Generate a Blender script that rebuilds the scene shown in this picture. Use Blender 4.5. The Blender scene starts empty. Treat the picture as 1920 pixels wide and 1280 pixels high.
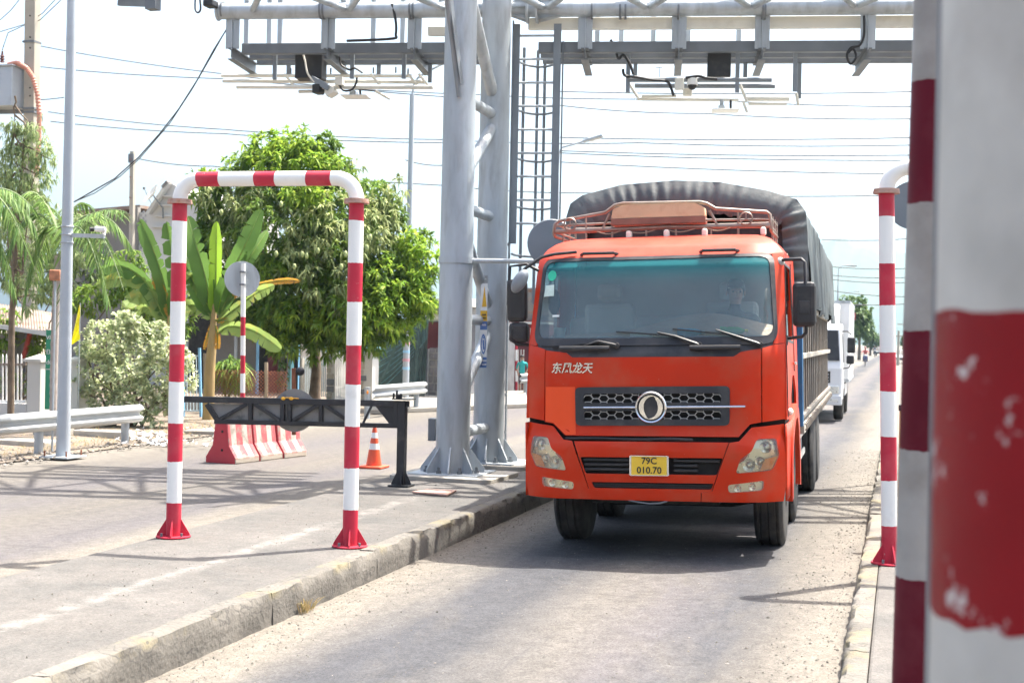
import bpy, bmesh, math, random
import numpy as np
from mathutils import Vector, Matrix
from mathutils.geometry import tessellate_polygon
SC = bpy.context.scene
COL = SC.collection
rad = math.radians
# ---------------------------------------------------------------- camera
FPX, CAMH, PCX, PCY, ROLL = 2480., 2.0, 960., 631., .0195
YAW = math.atan(728 / FPX)
cam = bpy.data.cameras.new('camera'); cam_o = bpy.data.objects.new('camera', cam); COL.objects.link(cam_o)
cam.sensor_width = 36.; cam.lens = FPX / 1920 * 36.; cam.clip_start = .05; cam.clip_end = 9000
cam.shift_y = -9 / 1920.
_h = Vector((math.cos(YAW), math.sin(YAW), 0)); _f = Vector((-math.sin(YAW), math.cos(YAW), 0)); _u = Vector((0, 0, 1))
_r = _h * math.cos(ROLL) + _u * math.sin(ROLL); _c = -_h * math.sin(ROLL) + _u * math.cos(ROLL)
cam_o.matrix_world = Matrix(((_r.x, _c.x, -_f.x, 0), (_r.y, _c.y, -_f.y, 0), (_r.z, _c.z, -_f.z, CAMH), (0, 0, 0, 1)))
cam.dof.use_dof = True; cam.dof.focus_distance = 12.6; cam.dof.aperture_fstop = 3.8
SC.camera = cam_o
# ---------------------------------------------------------------- sky, sun, exposure
SUN_EL, SUN_DIR = rad(66.), Vector((.27, .33, 0)).normalized()      # the sun stands right of and beyond the gantry
W = bpy.data.worlds.new('World'); SC.world = W; W.use_nodes = True
wn = W.node_tree.nodes; wl = W.node_tree.links
sky = wn.new('ShaderNodeTexSky'); sky.sky_type = 'NISHITA'; sky.sun_disc = False
sky.sun_elevation = SUN_EL; sky.sun_rotation = math.atan2(SUN_DIR.x, SUN_DIR.y)
sky.air_density = 1.0; sky.dust_density = 7.; sky.ozone_density = 1.0; sky.altitude = 10
bg = wn['Background']; bg.inputs['Strength'].default_value = .132
wl.new(sky.outputs[0], bg.inputs[0])
sun = bpy.data.lights.new('sun', 'SUN'); sun.energy = 4.5; sun.angle = rad(.8); sun.color = (1, .95, .87)
sun_o = bpy.data.objects.new('sun', sun); COL.objects.link(sun_o)
_sd = Vector((SUN_DIR.x * math.cos(SUN_EL), SUN_DIR.y * math.cos(SUN_EL), math.sin(SUN_EL)))
sun_o.rotation_euler = _sd.to_track_quat('Z', 'Y').to_euler(); sun_o.location = (0, 0, 60)
SC.view_settings.view_transform = 'Standard'; SC.view_settings.look = 'None'
SC.view_settings.exposure = 1.68; SC.view_settings.gamma = 1.
SC.cycles.max_bounces = 5; SC.cycles.transparent_max_bounces = 8; SC.cycles.use_denoising = True
SC.cycles.volume_bounces = 0; SC.cycles.use_adaptive_sampling = True; SC.cycles.adaptive_threshold = .025
# ---------------------------------------------------------------- helpers
def ray(px, py):
    dx = px - PCX; dy = PCY - py
    x = (dx * math.cos(ROLL) - dy * math.sin(ROLL)) / FPX; z = (dx * math.sin(ROLL) + dy * math.cos(ROLL)) / FPX
    c, s = math.cos(YAW), math.sin(YAW)
    return Vector((x * c - s, x * s + c, z))
def G(px, py, z=0.):
    d = ray(px, py); t = (z - CAMH) / d.z
    return Vector((d.x * t, d.y * t, z))
def at(px, py, y):
    d = ray(px, py); t = y / d.y
    return Vector((d.x * t, y, CAMH + d.z * t))
def V(*a): return Vector(a)
RNG = random.Random(7)
def orient(d, up=(0, 0, 1)):
    d = Vector(d).normalized(); up = Vector(up)
    if abs(d.dot(up)) > .995: up = Vector((0, 1, 0))
    s = d.cross(up).normalized(); u = s.cross(d)
    return d, s, u
def rpoly(pts, r, n=4):
    """round the corners of a 2-D polygon"""
    out = []; N = len(pts)
    for i in range(N):
        p0, p, p1 = Vector(pts[i - 1]), Vector(pts[i]), Vector(pts[(i + 1) % N])
        rr = r[i] if isinstance(r, (list, tuple)) else r
        a = (p0 - p); b = (p1 - p); k = min(rr, a.length * .48, b.length * .48)
        if k < 1e-4: out.append(tuple(p)); continue
        a = p + a.normalized() * k; b = p + b.normalized() * k
        for j in range(n + 1):
            t = j / n; out.append(tuple(a * (1 - t) ** 2 + p * 2 * t * (1 - t) + b * t * t))
    return out
class MB:
    """collects shapes; build() links them as one mesh object"""
    def __init__(s): s.v = []; s.f = []; s.m = []; s.k = 0
    def add(s, vs, fs, m=None):
        o = len(s.v); s.v += [tuple(v) for v in vs]
        for f in fs: s.f.append(tuple(i + o for i in f)); s.m.append(s.k if m is None else m)
        return s
    def box(s, x0, x1, y0, y1, z0, z1):
        return s.add([(x0, y0, z0), (x1, y0, z0), (x1, y1, z0), (x0, y1, z0), (x0, y0, z1), (x1, y0, z1), (x1, y1, z1), (x0, y1, z1)],
                     [(0, 3, 2, 1), (4, 5, 6, 7), (0, 1, 5, 4), (1, 2, 6, 5), (2, 3, 7, 6), (3, 0, 4, 7)])
    def cbox(s, c, sz, R=None):
        h = [q / 2 for q in sz]; vs = []
        for z in (-1, 1):
            for x, y in ((-1, -1), (1, -1), (1, 1), (-1, 1)):
                p = Vector((x * h[0], y * h[1], z * h[2])); p = (R @ p if R else p) + Vector(c); vs.append(p)
        return s.add(vs, [(0, 3, 2, 1), (4, 5, 6, 7), (0, 1, 5, 4), (1, 2, 6, 5), (2, 3, 7, 6), (3, 0, 4, 7)])
    def beam(s, p, q, w, h, up=(0, 0, 1)):
        p, q = Vector(p), Vector(q); d, sd, u = orient(q - p, up); vs = []
        for c in (p, q):
            for a, b in ((-1, -1), (1, -1), (1, 1), (-1, 1)): vs.append(c + sd * (a * w / 2) + u * (b * h / 2))
        return s.add(vs, [(0, 1, 2, 3), (7, 6, 5, 4), (0, 4, 5, 1), (1, 5, 6, 2), (2, 6, 7, 3), (3, 7, 4, 0)])
    def tube(s, pts, r, n=10, caps=True, mats=None):
        pts = [Vector(p) for p in pts]; N = len(pts); rs = r if isinstance(r, (list, tuple)) else [r] * N
        ref = None; vs = []; fs = []; ms = []
        for i, p in enumerate(pts):
            d = (pts[min(i + 1, N - 1)] - pts[max(i - 1, 0)]).normalized()
            if ref is None:
                ref = Vector((0, 0, 1)) if abs(d.z) < .9 else Vector((1, 0, 0))
            a = (ref - d * ref.dot(d)).normalized(); b = d.cross(a); ref = a
            for j in range(n):
                t = 2 * math.pi * j / n; vs.append(p + (a * math.cos(t) + b * math.sin(t)) * rs[i])
        for i in range(N - 1):
            for j in range(n):
                fs.append((i * n + j, i * n + (j + 1) % n, (i + 1) * n + (j + 1) % n, (i + 1) * n + j)); ms.append(mats[i] if mats else s.k)
        if caps:
            fs.append(tuple(range(n - 1, -1, -1))); ms.append(mats[0] if mats else s.k)
            fs.append(tuple(range((N - 1) * n, N * n))); ms.append(mats[-1] if mats else s.k)
        o = len(s.v); s.v += [tuple(v) for v in vs]
        for f, m in zip(fs, ms): s.f.append(tuple(i + o for i in f)); s.m.append(m)
        return s
    def cable(s, pts, r, n=6):
        P = [Vector(p) for p in pts]; out = []
        for a in range(len(P) - 1):
            p0, p1, p2, p3 = P[max(a - 1, 0)], P[a], P[a + 1], P[min(a + 2, len(P) - 1)]
            for k in range(6):
                u = k / 6; out.append(.5 * ((2 * p1) + (p2 - p0) * u + (2 * p0 - 5 * p1 + 4 * p2 - p3) * u * u + (3 * p1 - p0 - 3 * p2 + p3) * u ** 3))
        out.append(P[-1]); return s.tube(out, r, n)
    def lathe(s, prof, n=24, c=(0, 0, 0), ax=(0, 0, 1), close=False):
        """prof: (radius, height along ax)"""
        d, a, b = orient(ax, (0, 0, 1) if abs(ax[2]) < .9 else (0, 1, 0)); c = Vector(c); vs = []; fs = []; N = len(prof)
        for r, h in prof:
            for j in range(n):
                t = 2 * math.pi * j / n; vs.append(c + d * h + (a * math.cos(t) + b * math.sin(t)) * max(r, 1e-4))
        for i in range(N - 1 + (1 if close else 0)):
            for j in range(n):
                i2 = (i + 1) % N; fs.append((i * n + j, i * n + (j + 1) % n, i2 * n + (j + 1) % n, i2 * n + j))
        if not close: fs += [tuple(range(n - 1, -1, -1)), tuple(range((N - 1) * n, N * n))]
        return s.add(vs, fs)
    def sph(s, c, r, n=12, m=8, sc=(1, 1, 1), R=None):
        c = Vector(c); vs = []; fs = []
        for i in range(m + 1):
            t = math.pi * i / m
            for j in range(n):
                u = 2 * math.pi * j / n; p = Vector((math.sin(t) * math.cos(u) * sc[0], math.sin(t) * math.sin(u) * sc[1], math.cos(t) * sc[2])) * r
                vs.append((R @ p if R else p) + c)
        for i in range(m):
            for j in range(n): fs.append((i * n + j, (i + 1) * n + j, (i + 1) * n + (j + 1) % n, i * n + (j + 1) % n))
        return s.add(vs, fs)
    def prism(s, poly, fn0, fn1):
        """poly 2-D; fn0/fn1 map (u,v) to the two end faces"""
        N = len(poly); tr = tessellate_polygon([[Vector((p[0], p[1], 0)) for p in poly]])
        vs = [fn0(*p) for p in poly] + [fn1(*p) for p in poly]
        fs = [tuple(t) for t in tr] + [tuple(i + N for i in reversed(t)) for t in tr]
        fs += [(i, (i + 1) % N, (i + 1) % N + N, i + N) for i in range(N)]
        return s.add(vs, fs)
    def grid(s, nu, nv, fn, wrap=False):
        vs = [fn(i / (nu - 1) if nu > 1 else 0, j / (nv - 1)) for j in range(nv) for i in range(nu)]
        fs = [(j * nu + i, j * nu + i + 1, (j + 1) * nu + i + 1, (j + 1) * nu + i) for j in range(nv - 1) for i in range(nu - 1)]
        return s.add(vs, fs)
    def build(s, name, mat, parent=None, smooth=0, bevel=0, origin=None, fix=True, seg=2):
        me = bpy.data.meshes.new(name)
        vs = s.v
        if origin is None and parent is not None: origin = root_of(parent).get('_org')
        if origin is not None:
            ox, oy, oz = origin; vs = [(a - ox, b - oy, c - oz) for a, b, c in vs]
        me.from_pydata(vs, [], s.f)
        for mm in (mat if isinstance(mat, (list, tuple)) else [mat]): me.materials.append(mm)
        if any(s.m): me.polygons.foreach_set('material_index', s.m)
        if fix:
            bm = bmesh.new(); bm.from_mesh(me); bmesh.ops.recalc_face_normals(bm, faces=bm.faces); bm.to_mesh(me); bm.free()
        return link(name, me, parent, smooth, bevel, seg)
def root_of(o):
    while o.parent: o = o.parent
    return o
def link(name, me, parent=None, smooth=0, bevel=0, seg=2):
    if smooth:
        me.polygons.foreach_set('use_smooth', [True] * len(me.polygons)); me.set_sharp_from_angle(angle=rad(smooth))
    o = bpy.data.objects.new(name, me); COL.objects.link(o)
    if parent: o.parent = parent
    if bevel:
        b = o.modifiers.new('bevel', 'BEVEL'); b.width = bevel; b.segments = seg; b.limit_method = 'ANGLE'; b.angle_limit = rad(40)
    return o
def tag(o, label=None, cat=None, group=None, kind=None):
    if label: o['label'] = label
    if cat: o['category'] = cat
    if group: o['group'] = group
    if kind: o['kind'] = kind
    return o
def thing(name, loc, label, cat, group=None, world=True, rot=(0, 0, 0)):
    """an Empty at the thing's base; parts authored in world coordinates when world=True"""
    o = bpy.data.objects.new(name, None); COL.objects.link(o); o.location = loc; o.rotation_euler = rot; o.empty_display_size = .2
    if world: o['_org'] = tuple(loc)
    return tag(o, label, cat, group)
def copy_tree(o, parent=None, loc=None, rot=None, label=None):
    c = o.copy(); COL.objects.link(c)
    if parent: c.parent = parent
    if loc is not None: c.location = loc
    if rot is not None: c.rotation_euler = rot
    if label: c['label'] = label
    for ch in list(o.children): copy_tree(ch, c)
    return c
def share(name, me, parent, loc, rot=(0, 0, 0), sc=None):
    o = bpy.data.objects.new(name, me); COL.objects.link(o); o.parent = parent; o.location = loc; o.rotation_euler = rot
    if sc: o.scale = sc
    return o
def panel(name, outer, fn, mat, parent, holes=(), th=.012, step=.09, smooth=40, inward=None):
    """2-D outline (with holes) laid on a curved surface fn(u,v)->xyz, with thickness"""
    loops = [[Vector((p[0], p[1], 0)) for p in outer]] + [[Vector((p[0], p[1], 0)) for p in h] for h in holes]
    flat = [v for l in loops for v in l]; tr = tessellate_polygon(loops)
    bm = bmesh.new(); vs = [bm.verts.new(v) for v in flat]
    for t in tr:
        try: bm.faces.new([vs[i] for i in t])
        except ValueError: pass
    us = [p.x for p in flat]; ws = [p.y for p in flat]
    for k, (lo, hi) in enumerate(((min(us), max(us)), (min(ws), max(ws)))):
        n = int((hi - lo) / step)
        for i in range(1, n + 1):
            c = lo + (hi - lo) * i / (n + 1); co = (c, 0, 0) if k == 0 else (0, c, 0); no = (1, 0, 0) if k == 0 else (0, 1, 0)
            bmesh.ops.bisect_plane(bm, geom=bm.verts[:] + bm.edges[:] + bm.faces[:], dist=1e-5, plane_co=co, plane_no=no)
    for v in bm.verts: v.co = Vector(fn(v.co.x, v.co.y))
    bmesh.ops.recalc_face_normals(bm, faces=bm.faces)
    if th:
        if inward is not None:
            f0 = max(bm.faces, key=lambda f: f.calc_area())
            if f0.normal.dot(Vector(inward)) > 0: bmesh.ops.reverse_faces(bm, faces=bm.faces)
        bmesh.ops.solidify(bm, geom=bm.faces[:], thickness=th)
        bmesh.ops.recalc_face_normals(bm, faces=bm.faces)
    me = bpy.data.meshes.new(name); bm.to_mesh(me); bm.free(); me.materials.append(mat)
    return link(name, me, parent, smooth)
def text_mesh(name, txt, size, mat, parent, M, depth=.002, shear=0., sx=1., align='CENTER', bold=0.):
    cu = bpy.data.curves.new('lettering', 'FONT'); cu.body = txt; cu.size = size; cu.extrude = depth; cu.align_x = align; cu.align_y = 'CENTER'
    cu.shear = shear; cu.offset = bold; cu.resolution_u = 3
    tmp = bpy.data.objects.new('lettering', cu); COL.objects.link(tmp)
    dg = bpy.context.evaluated_depsgraph_get(); me = bpy.data.meshes.new_from_object(tmp.evaluated_get(dg))
    bpy.data.objects.remove(tmp); bpy.data.curves.remove(cu)
    me.transform(M @ Matrix.Diagonal((sx, 1, 1, 1))); me.materials.clear(); me.materials.append(mat)
    return link(name, me, parent)
# ---------------------------------------------------------------- materials
def _n(nt, t, **kw):
    n = nt.nodes.new(t)
    for k, v in kw.items(): setattr(n, k, v)
    return n
def c4(c): return (c[0], c[1], c[2], 1)
def mixc(nt, fac, a, b, mode='MIX'):
    n = _n(nt, 'ShaderNodeMix', data_type='RGBA', blend_type=mode)
    for i, val in ((0, fac), (6, a), (7, b)):
        if hasattr(val, 'is_linked') or hasattr(val, 'links'): nt.links.new(val, n.inputs[i])
        elif i == 0: n.inputs[0].default_value = val
        else: n.inputs[i].default_value = c4(val)
    return n.outputs[2]
def noise(nt, co, scale, detail=4, rough=.55, dist=0):
    n = _n(nt, 'ShaderNodeTexNoise'); n.inputs['Scale'].default_value = scale; n.inputs['Detail'].default_value = detail
    n.inputs['Roughness'].default_value = rough; n.inputs['Distortion'].default_value = dist; nt.links.new(co, n.inputs['Vector'])
    return n.outputs[0]
def ramp(nt, fac, lo, hi):
    n = _n(nt, 'ShaderNodeMapRange', clamp=True); n.inputs[1].default_value = lo; n.inputs[2].default_value = hi
    nt.links.new(fac, n.inputs[0]); return n.outputs[0]
def mathn(nt, op, a, b=None, c=None):
    n = _n(nt, 'ShaderNodeMath', operation=op)
    for i, v in enumerate((a, b, c)):
        if v is None: continue
        if hasattr(v, 'links'): nt.links.new(v, n.inputs[i])
        else: n.inputs[i].default_value = v
    return n.outputs[0]
def stretch(nt, co, sc):
    n = _n(nt, 'ShaderNodeVectorMath', operation='MULTIPLY'); nt.links.new(co, n.inputs[0]); n.inputs[1].default_value = sc; return n.outputs[0]
def mat(name, col, rough=.6, metal=0., var=.12, vs=2.5, bump=0., bs=60., dirt=None, coat=0., rpi=0., transl=0., spec=.5, sc=None, worn=None, dust=None):
    """col varied by noise; dirt=(colour, scale, lo, hi); worn=(colour, scale, lo, hi) for chips; rpi: variation from leaf to leaf"""
    m = bpy.data.materials.new(name); m.use_nodes = True; nt = m.node_tree; P = nt.nodes['Principled BSDF']
    geo = _n(nt, 'ShaderNodeNewGeometry'); co = geo.outputs['Position']
    if sc: co = stretch(nt, co, sc)
    lo = [max(0, c * (1 - var)) for c in col]; hi = [min(1, c * (1 + var)) for c in col]
    c = mixc(nt, ramp(nt, noise(nt, co, vs), .3, .7), lo, hi)
    if rpi:
        h = _n(nt, 'ShaderNodeHueSaturation'); nt.links.new(c, h.inputs['Color'])
        nt.links.new(mathn(nt, 'MULTIPLY_ADD', geo.outputs['Random Per Island'], rpi * 2, 1 - rpi), h.inputs['Value'])
        nt.links.new(mathn(nt, 'MULTIPLY_ADD', geo.outputs['Random Per Island'], -.05, .525), h.inputs['Hue']); c = h.outputs[0]
    if dirt: c = mixc(nt, ramp(nt, noise(nt, co, dirt[1], 6, .6), dirt[2], dirt[3]), c, dirt[0])
    r_in = rough
    if worn:
        wf = ramp(nt, noise(nt, co, worn[1], 8, .7), worn[2], worn[3]); c = mixc(nt, wf, c, worn[0])
    if dust:                                                  # tint on up-facing faces: settled dust, plus painted sky reflection on the cab
        sn = _n(nt, 'ShaderNodeSeparateXYZ'); nt.links.new(geo.outputs['Normal'], sn.inputs[0])
        c = mixc(nt, mathn(nt, 'MULTIPLY', ramp(nt, mathn(nt, 'MULTIPLY_ADD', noise(nt, co, 5, 6, .7), .3, sn.outputs[2]), dust[1], dust[2]), dust[3]), c, dust[0])
    nt.links.new(c, P.inputs['Base Color']); P.inputs['Metallic'].default_value = metal
    rn = mathn(nt, 'MULTIPLY_ADD', noise(nt, co, vs * 4, 3), .3, rough - .15); nt.links.new(rn, P.inputs['Roughness'])
    P.inputs['Specular IOR Level'].default_value = spec
    if coat: P.inputs['Coat Weight'].default_value = coat; P.inputs['Coat Roughness'].default_value = .12
    if bump:
        b = _n(nt, 'ShaderNodeBump'); b.inputs['Strength'].default_value = bump; b.inputs['Distance'].default_value = .02
        nt.links.new(noise(nt, co, bs, 5, .6), b.inputs['Height']); nt.links.new(b.outputs[0], P.inputs['Normal'])
    if transl:
        t = _n(nt, 'ShaderNodeBsdfTranslucent'); nt.links.new(c, t.inputs[0]); mx = _n(nt, 'ShaderNodeMixShader'); mx.inputs[0].default_value = transl
        nt.links.new(P.outputs[0], mx.inputs[1]); nt.links.new(t.outputs[0], mx.inputs[2]); nt.links.new(mx.outputs[0], nt.nodes['Material Output'].inputs[0])
    return m
def glass(name, tint, gloss=.12, rough=.02, ior=1.5, dust=0., dustc=(.6, .6, .55), dlo=.2, dhi=.8):
    m = bpy.data.materials.new(name); m.use_nodes = True; nt = m.node_tree; out = nt.nodes['Material Output']; nt.nodes.remove(nt.nodes['Principled BSDF'])
    tr = _n(nt, 'ShaderNodeBsdfTransparent'); tr.inputs[0].default_value = c4(tint); gl = _n(nt, 'ShaderNodeBsdfGlossy'); gl.inputs['Roughness'].default_value = rough
    fr = _n(nt, 'ShaderNodeFresnel'); fr.inputs[0].default_value = ior; mx = _n(nt, 'ShaderNodeMixShader')
    nt.links.new(mathn(nt, 'MULTIPLY_ADD', fr.outputs[0], .9, gloss), mx.inputs[0]); nt.links.new(tr.outputs[0], mx.inputs[1]); nt.links.new(gl.outputs[0], mx.inputs[2]); res = mx.outputs[0]
    if dust:  # diffuse film: dust on lamp lenses, painted sky veil on the windscreen
        geo = _n(nt, 'ShaderNodeNewGeometry'); df = _n(nt, 'ShaderNodeBsdfDiffuse'); df.inputs[0].default_value = c4(dustc); m2 = _n(nt, 'ShaderNodeMixShader')
        nt.links.new(mathn(nt, 'MULTIPLY', ramp(nt, noise(nt, geo.outputs['Position'], 2.2, 5), dlo, dhi), dust), m2.inputs[0])
        nt.links.new(res, m2.inputs[1]); nt.links.new(df.outputs[0], m2.inputs[2]); res = m2.outputs[0]
    nt.links.new(res, out.inputs[0]); return m
K = {}
K['white'] = mat('white_paint', (.82, .82, .79), .45, var=.04, dirt=((.5, .47, .4), 3, .6, .95), worn=((.45, .36, .3), 20, .71, .74))
K['red'] = mat('red_paint', (.48, .028, .055), .5, var=.12, dirt=((.48, .11, .12), 4, .5, 1.0), worn=((.55, .36, .34), 14, .66, .7), spec=.25)
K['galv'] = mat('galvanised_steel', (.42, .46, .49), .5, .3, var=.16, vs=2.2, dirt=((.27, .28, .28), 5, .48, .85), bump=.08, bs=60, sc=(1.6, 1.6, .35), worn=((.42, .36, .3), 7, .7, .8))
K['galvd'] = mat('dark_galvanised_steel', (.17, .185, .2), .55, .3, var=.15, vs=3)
K['steel'] = mat('grey_painted_steel', (.21, .235, .26), .5, .2, var=.08, vs=3)
K['black'] = mat('black_painted_steel', (.02, .021, .025), .45, var=.3, dirt=((.1, .09, .08), 6, .55, .9), worn=((.16, .1, .07), 10, .68, .74))
K['blackpl'] = mat('black_plastic', (.018, .018, .02), .5, var=.2, dirt=((.1, .09, .08), 5, .5, 1.0))
K['rust'] = mat('rust', (.25, .09, .045), .85, var=.35, vs=8, bump=.2)
K['rubber'] = mat('tyre_rubber', (.018, .018, .019), .8, var=.2, dirt=((.13, .115, .095), 4, .4, 1.05))
K['chrome'] = mat('chrome', (.75, .75, .76), .18, 1., var=.06, dirt=((.4, .38, .34), 9, .55, 1.1))
K['cream'] = mat('cream_paint', (.72, .7, .62), .5, var=.05, dirt=((.5, .46, .38), 4, .55, 1.))
K['cable'] = mat('black_cable', (.02, .02, .022), .6)
K['conc'] = mat('concrete', (.42, .39, .34), .9, var=.2, vs=1.6, bump=.3, bs=40, dirt=((.26, .24, .21), 3, .5, .8))
# ================================================================ the ground
ISZ = .14                                                   # top of the traffic islands
def zr(x):                                                  # the lane between the islands falls to the left
    return float(np.interp(x, [-6.4, -4.28, -.3], [0, -.1, 0]))
def speckle(nt, c, co, scale, lo, hi):
    n = _n(nt, 'ShaderNodeMapRange', clamp=True); nt.links.new(noise(nt, co, scale, 5, .75), n.inputs[0])
    for i, v in ((1, .36), (2, .64), (3, lo), (4, hi)): n.inputs[i].default_value = v
    return mixc(nt, 1., c, n.outputs[0], 'MULTIPLY')
def ground_mat(name, base, tracks, dustc, grain=1.):
    """asphalt: wheel tracks along Y (surface wear), dust drifts, aggregate grain"""
    m = bpy.data.materials.new(name); m.use_nodes = True; nt = m.node_tree; P = nt.nodes['Principled BSDF']
    co = _n(nt, 'ShaderNodeNewGeometry').outputs['Position']; sep = _n(nt, 'ShaderNodeSeparateXYZ'); nt.links.new(co, sep.inputs[0])
    long = stretch(nt, co, (1, .12, 1))
    wob = mathn(nt, 'MULTIPLY_ADD', noise(nt, long, 1.2, 5, .6), .9, -.45)
    x = mathn(nt, 'ADD', sep.outputs[0], wob)
    cr = _n(nt, 'ShaderNodeValToRGB'); lo, hi = tracks[0][0], tracks[-1][0]
    nt.links.new(ramp(nt, x, lo, hi), cr.inputs[0]); e = cr.color_ramp.elements
    for i, (p, c) in enumerate(tracks):
        q = (p - lo) / (hi - lo); el = e[i] if i in (0,) else (e.new(q) if i < len(tracks) - 1 else e[len(e) - 1])
        el.position = q; el.color = c4(c)
    c = cr.outputs[0]
    c = mixc(nt, ramp(nt, noise(nt, stretch(nt, co, (1, .35, 1)), .9, 7, .65, .4), .5, .78), c, dustc)
    c = mixc(nt, mathn(nt, 'MULTIPLY', ramp(nt, noise(nt, co, 2.3, 8, .7), .55, .75), .35), c, [q * .55 for q in base])
    c = speckle(nt, c, co, 9, .8, 1.15); c = speckle(nt, c, co, 55, .62, 1.3)
    g = noise(nt, co, 70 * grain, 4, .75)
    sp = _n(nt, 'ShaderNodeTexVoronoi'); sp.inputs['Scale'].default_value = 38; nt.links.new(co, sp.inputs['Vector'])
    c = mixc(nt, mathn(nt, 'MULTIPLY', ramp(nt, sp.outputs[0], .16, .08), .5), c, (0.158, 0.144, 0.130))
    # hairline cracks
    cv = _n(nt, 'ShaderNodeTexVoronoi', feature='DISTANCE_TO_EDGE'); cv.inputs['Scale'].default_value = .22
    wv = _n(nt, 'ShaderNodeVectorMath', operation='ADD'); nw = _n(nt, 'ShaderNodeTexNoise'); nw.inputs['Scale'].default_value = 1.4; nt.links.new(co, nw.inputs[0])
    nt.links.new(co, wv.inputs[0]); nt.links.new(stretch(nt, nw.outputs[1], (1.2, 1.2, 0)), wv.inputs[1]); nt.links.new(wv.outputs[0], cv.inputs['Vector'])
    c = mixc(nt, mathn(nt, 'MULTIPLY', ramp(nt, cv.outputs[0], .0022, .0006), .3), c, (.08, .075, .07))
    jl = mathn(nt, 'ABSOLUTE', mathn(nt, 'SUBTRACT', mathn(nt, 'FRACT', mathn(nt, 'MULTIPLY_ADD', mathn(nt, 'ADD', sep.outputs[1], mathn(nt, 'MULTIPLY', noise(nt, co, .8, 4), .25)), .1, -.55)), .5))
    c = mixc(nt, mathn(nt, 'MULTIPLY', ramp(nt, jl, .0016, .0006), mathn(nt, 'MULTIPLY', ramp(nt, noise(nt, co, 1.7, 4), .4, .6), .5)), c, (.05, .047, .045))   # transverse joints
    c = mixc(nt, mathn(nt, 'MULTIPLY', ramp(nt, noise(nt, stretch(nt, co, (3.5, .25, 1)), 1.1, 6, .65), .56, .74), .4), c, (.045, .045, .05))   # tyre streaks
    nt.links.new(c, P.inputs['Base Color']); P.inputs['Roughness'].default_value = .85; P.inputs['Specular IOR Level'].default_value = .25
    b = _n(nt, 'ShaderNodeBump'); b.inputs['Strength'].default_value = .35; b.inputs['Distance'].default_value = .01
    nt.links.new(g, b.inputs['Height']); nt.links.new(b.outputs[0], P.inputs['Normal'])
    return m
AS, DU, PK = (0.064, 0.065, 0.071), (0.168, 0.152, 0.128), (0.104, 0.096, 0.098)
MD = (.125, .113, .098)
K['road'] = ground_mat('dusty_asphalt', AS, [(-14.5, DU), (-12.2, DU), (-11.2, MD), (-9.8, PK), (-8.6, MD), (-7.6, PK), (-6.9, DU), (-4.3, DU), (-3.85, DU), (-3.4, AS),
              (-2.7, (0.061, 0.062, 0.067)), (-2.2, (0.122, 0.112, 0.101)), (-1.7, PK), (-1.2, AS), (-.85, (0.119, 0.108, 0.094)), (-.5, DU), (0, DU), (3, AS), (8, DU)], (0.126, 0.115, 0.101))
K['dirt'] = mat('dry_dirt', (0.166, 0.133, 0.101), .95, var=.25, vs=.7, bump=.5, bs=25, dirt=((0.130, 0.104, 0.076), 2.2, .5, .75))
K['field'] = mat('dry_field', (.22, .2, .12), .95, var=.3, vs=.15, dirt=((.3, .27, .2), .6, .45, .7))
mb = MB(); mb.box(-900, 900, -60, 3500, -.6, -.16); tag(mb.build('ground', K['field']), kind='structure')
mb = MB(); xs = [-13.2, -12.4, -9, -6.4, -5.2, -4.28, -3, -2, -1, -.3, 1.2, 5, 9.5]; ys = [-20, 0, 6, 12, 20, 30, 60, 120, 300, 700]
mb.grid(len(xs), len(ys), lambda u, v: (xs[round(u * (len(xs) - 1))], ys[round(v * (len(ys) - 1))], zr(xs[round(u * (len(xs) - 1))])))
tag(mb.build('road', K['road'], fix=False), kind='structure')
mb = MB(); mb.grid(30, 60, lambda u, v: (-70 + 57.5 * u, -20 + 720 * v * v, .02 + .05 * min(1, (1 - u) * 6) + .03 * math.sin(40 * u) * math.sin(31 * v) * (u < .97)))
tag(mb.build('dirt_verge', K['dirt'], smooth=60, fix=False), kind='structure')
mb = MB(); mb.grid(10, 40, lambda u, v: (9.3 + 60 * u, -20 + 720 * v * v, .02 + .03 * math.sin(20 * u) * math.sin(31 * v) * (u > .05)))
tag(mb.build('dirt_verge_across_road', K['dirt'], smooth=60, fix=False), kind='structure')
# ---- traffic islands with kerb stones
def island_mat():
    m = mat('island_concrete', (0.117, 0.108, 0.098), .9, var=.16, vs=.8, bump=.35, bs=45, dirt=((0.086, 0.083, 0.077), 1.7, .45, .7)); nt = m.node_tree; P = nt.nodes['Principled BSDF']
    co = _n(nt, 'ShaderNodeNewGeometry').outputs['Position']; sep = _n(nt, 'ShaderNodeSeparateXYZ'); nt.links.new(co, sep.inputs[0]); c = P.inputs['Base Color'].links[0].from_socket
    x = mathn(nt, 'ADD', sep.outputs[0], mathn(nt, 'MULTIPLY_ADD', noise(nt, co, 2.5, 5), .16, -.08))
    d = mathn(nt, 'ABSOLUTE', mathn(nt, 'ADD', x, 5.3))                                     # worn white line
    f = mathn(nt, 'MULTIPLY', ramp(nt, d, .13, .03), ramp(nt, noise(nt, co, 5.5, 7, .75), .42, .7))
    c = mixc(nt, f, c, (0.238, 0.223, 0.202))
    jt = mathn(nt, 'ABSOLUTE', mathn(nt, 'SUBTRACT', mathn(nt, 'FRACT', mathn(nt, 'MULTIPLY_ADD', sep.outputs[1], .2, .96)), .5))
    c = mixc(nt, mathn(nt, 'MULTIPLY', ramp(nt, jt, .006, .003), .6), c, (.12, .11, .1))
    c = speckle(nt, c, co, 50, .72, 1.2); c = speckle(nt, c, co, 7, .85, 1.1)
    nt.links.new(c, P.inputs['Base Color']); return m
K['island'] = island_mat()
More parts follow.
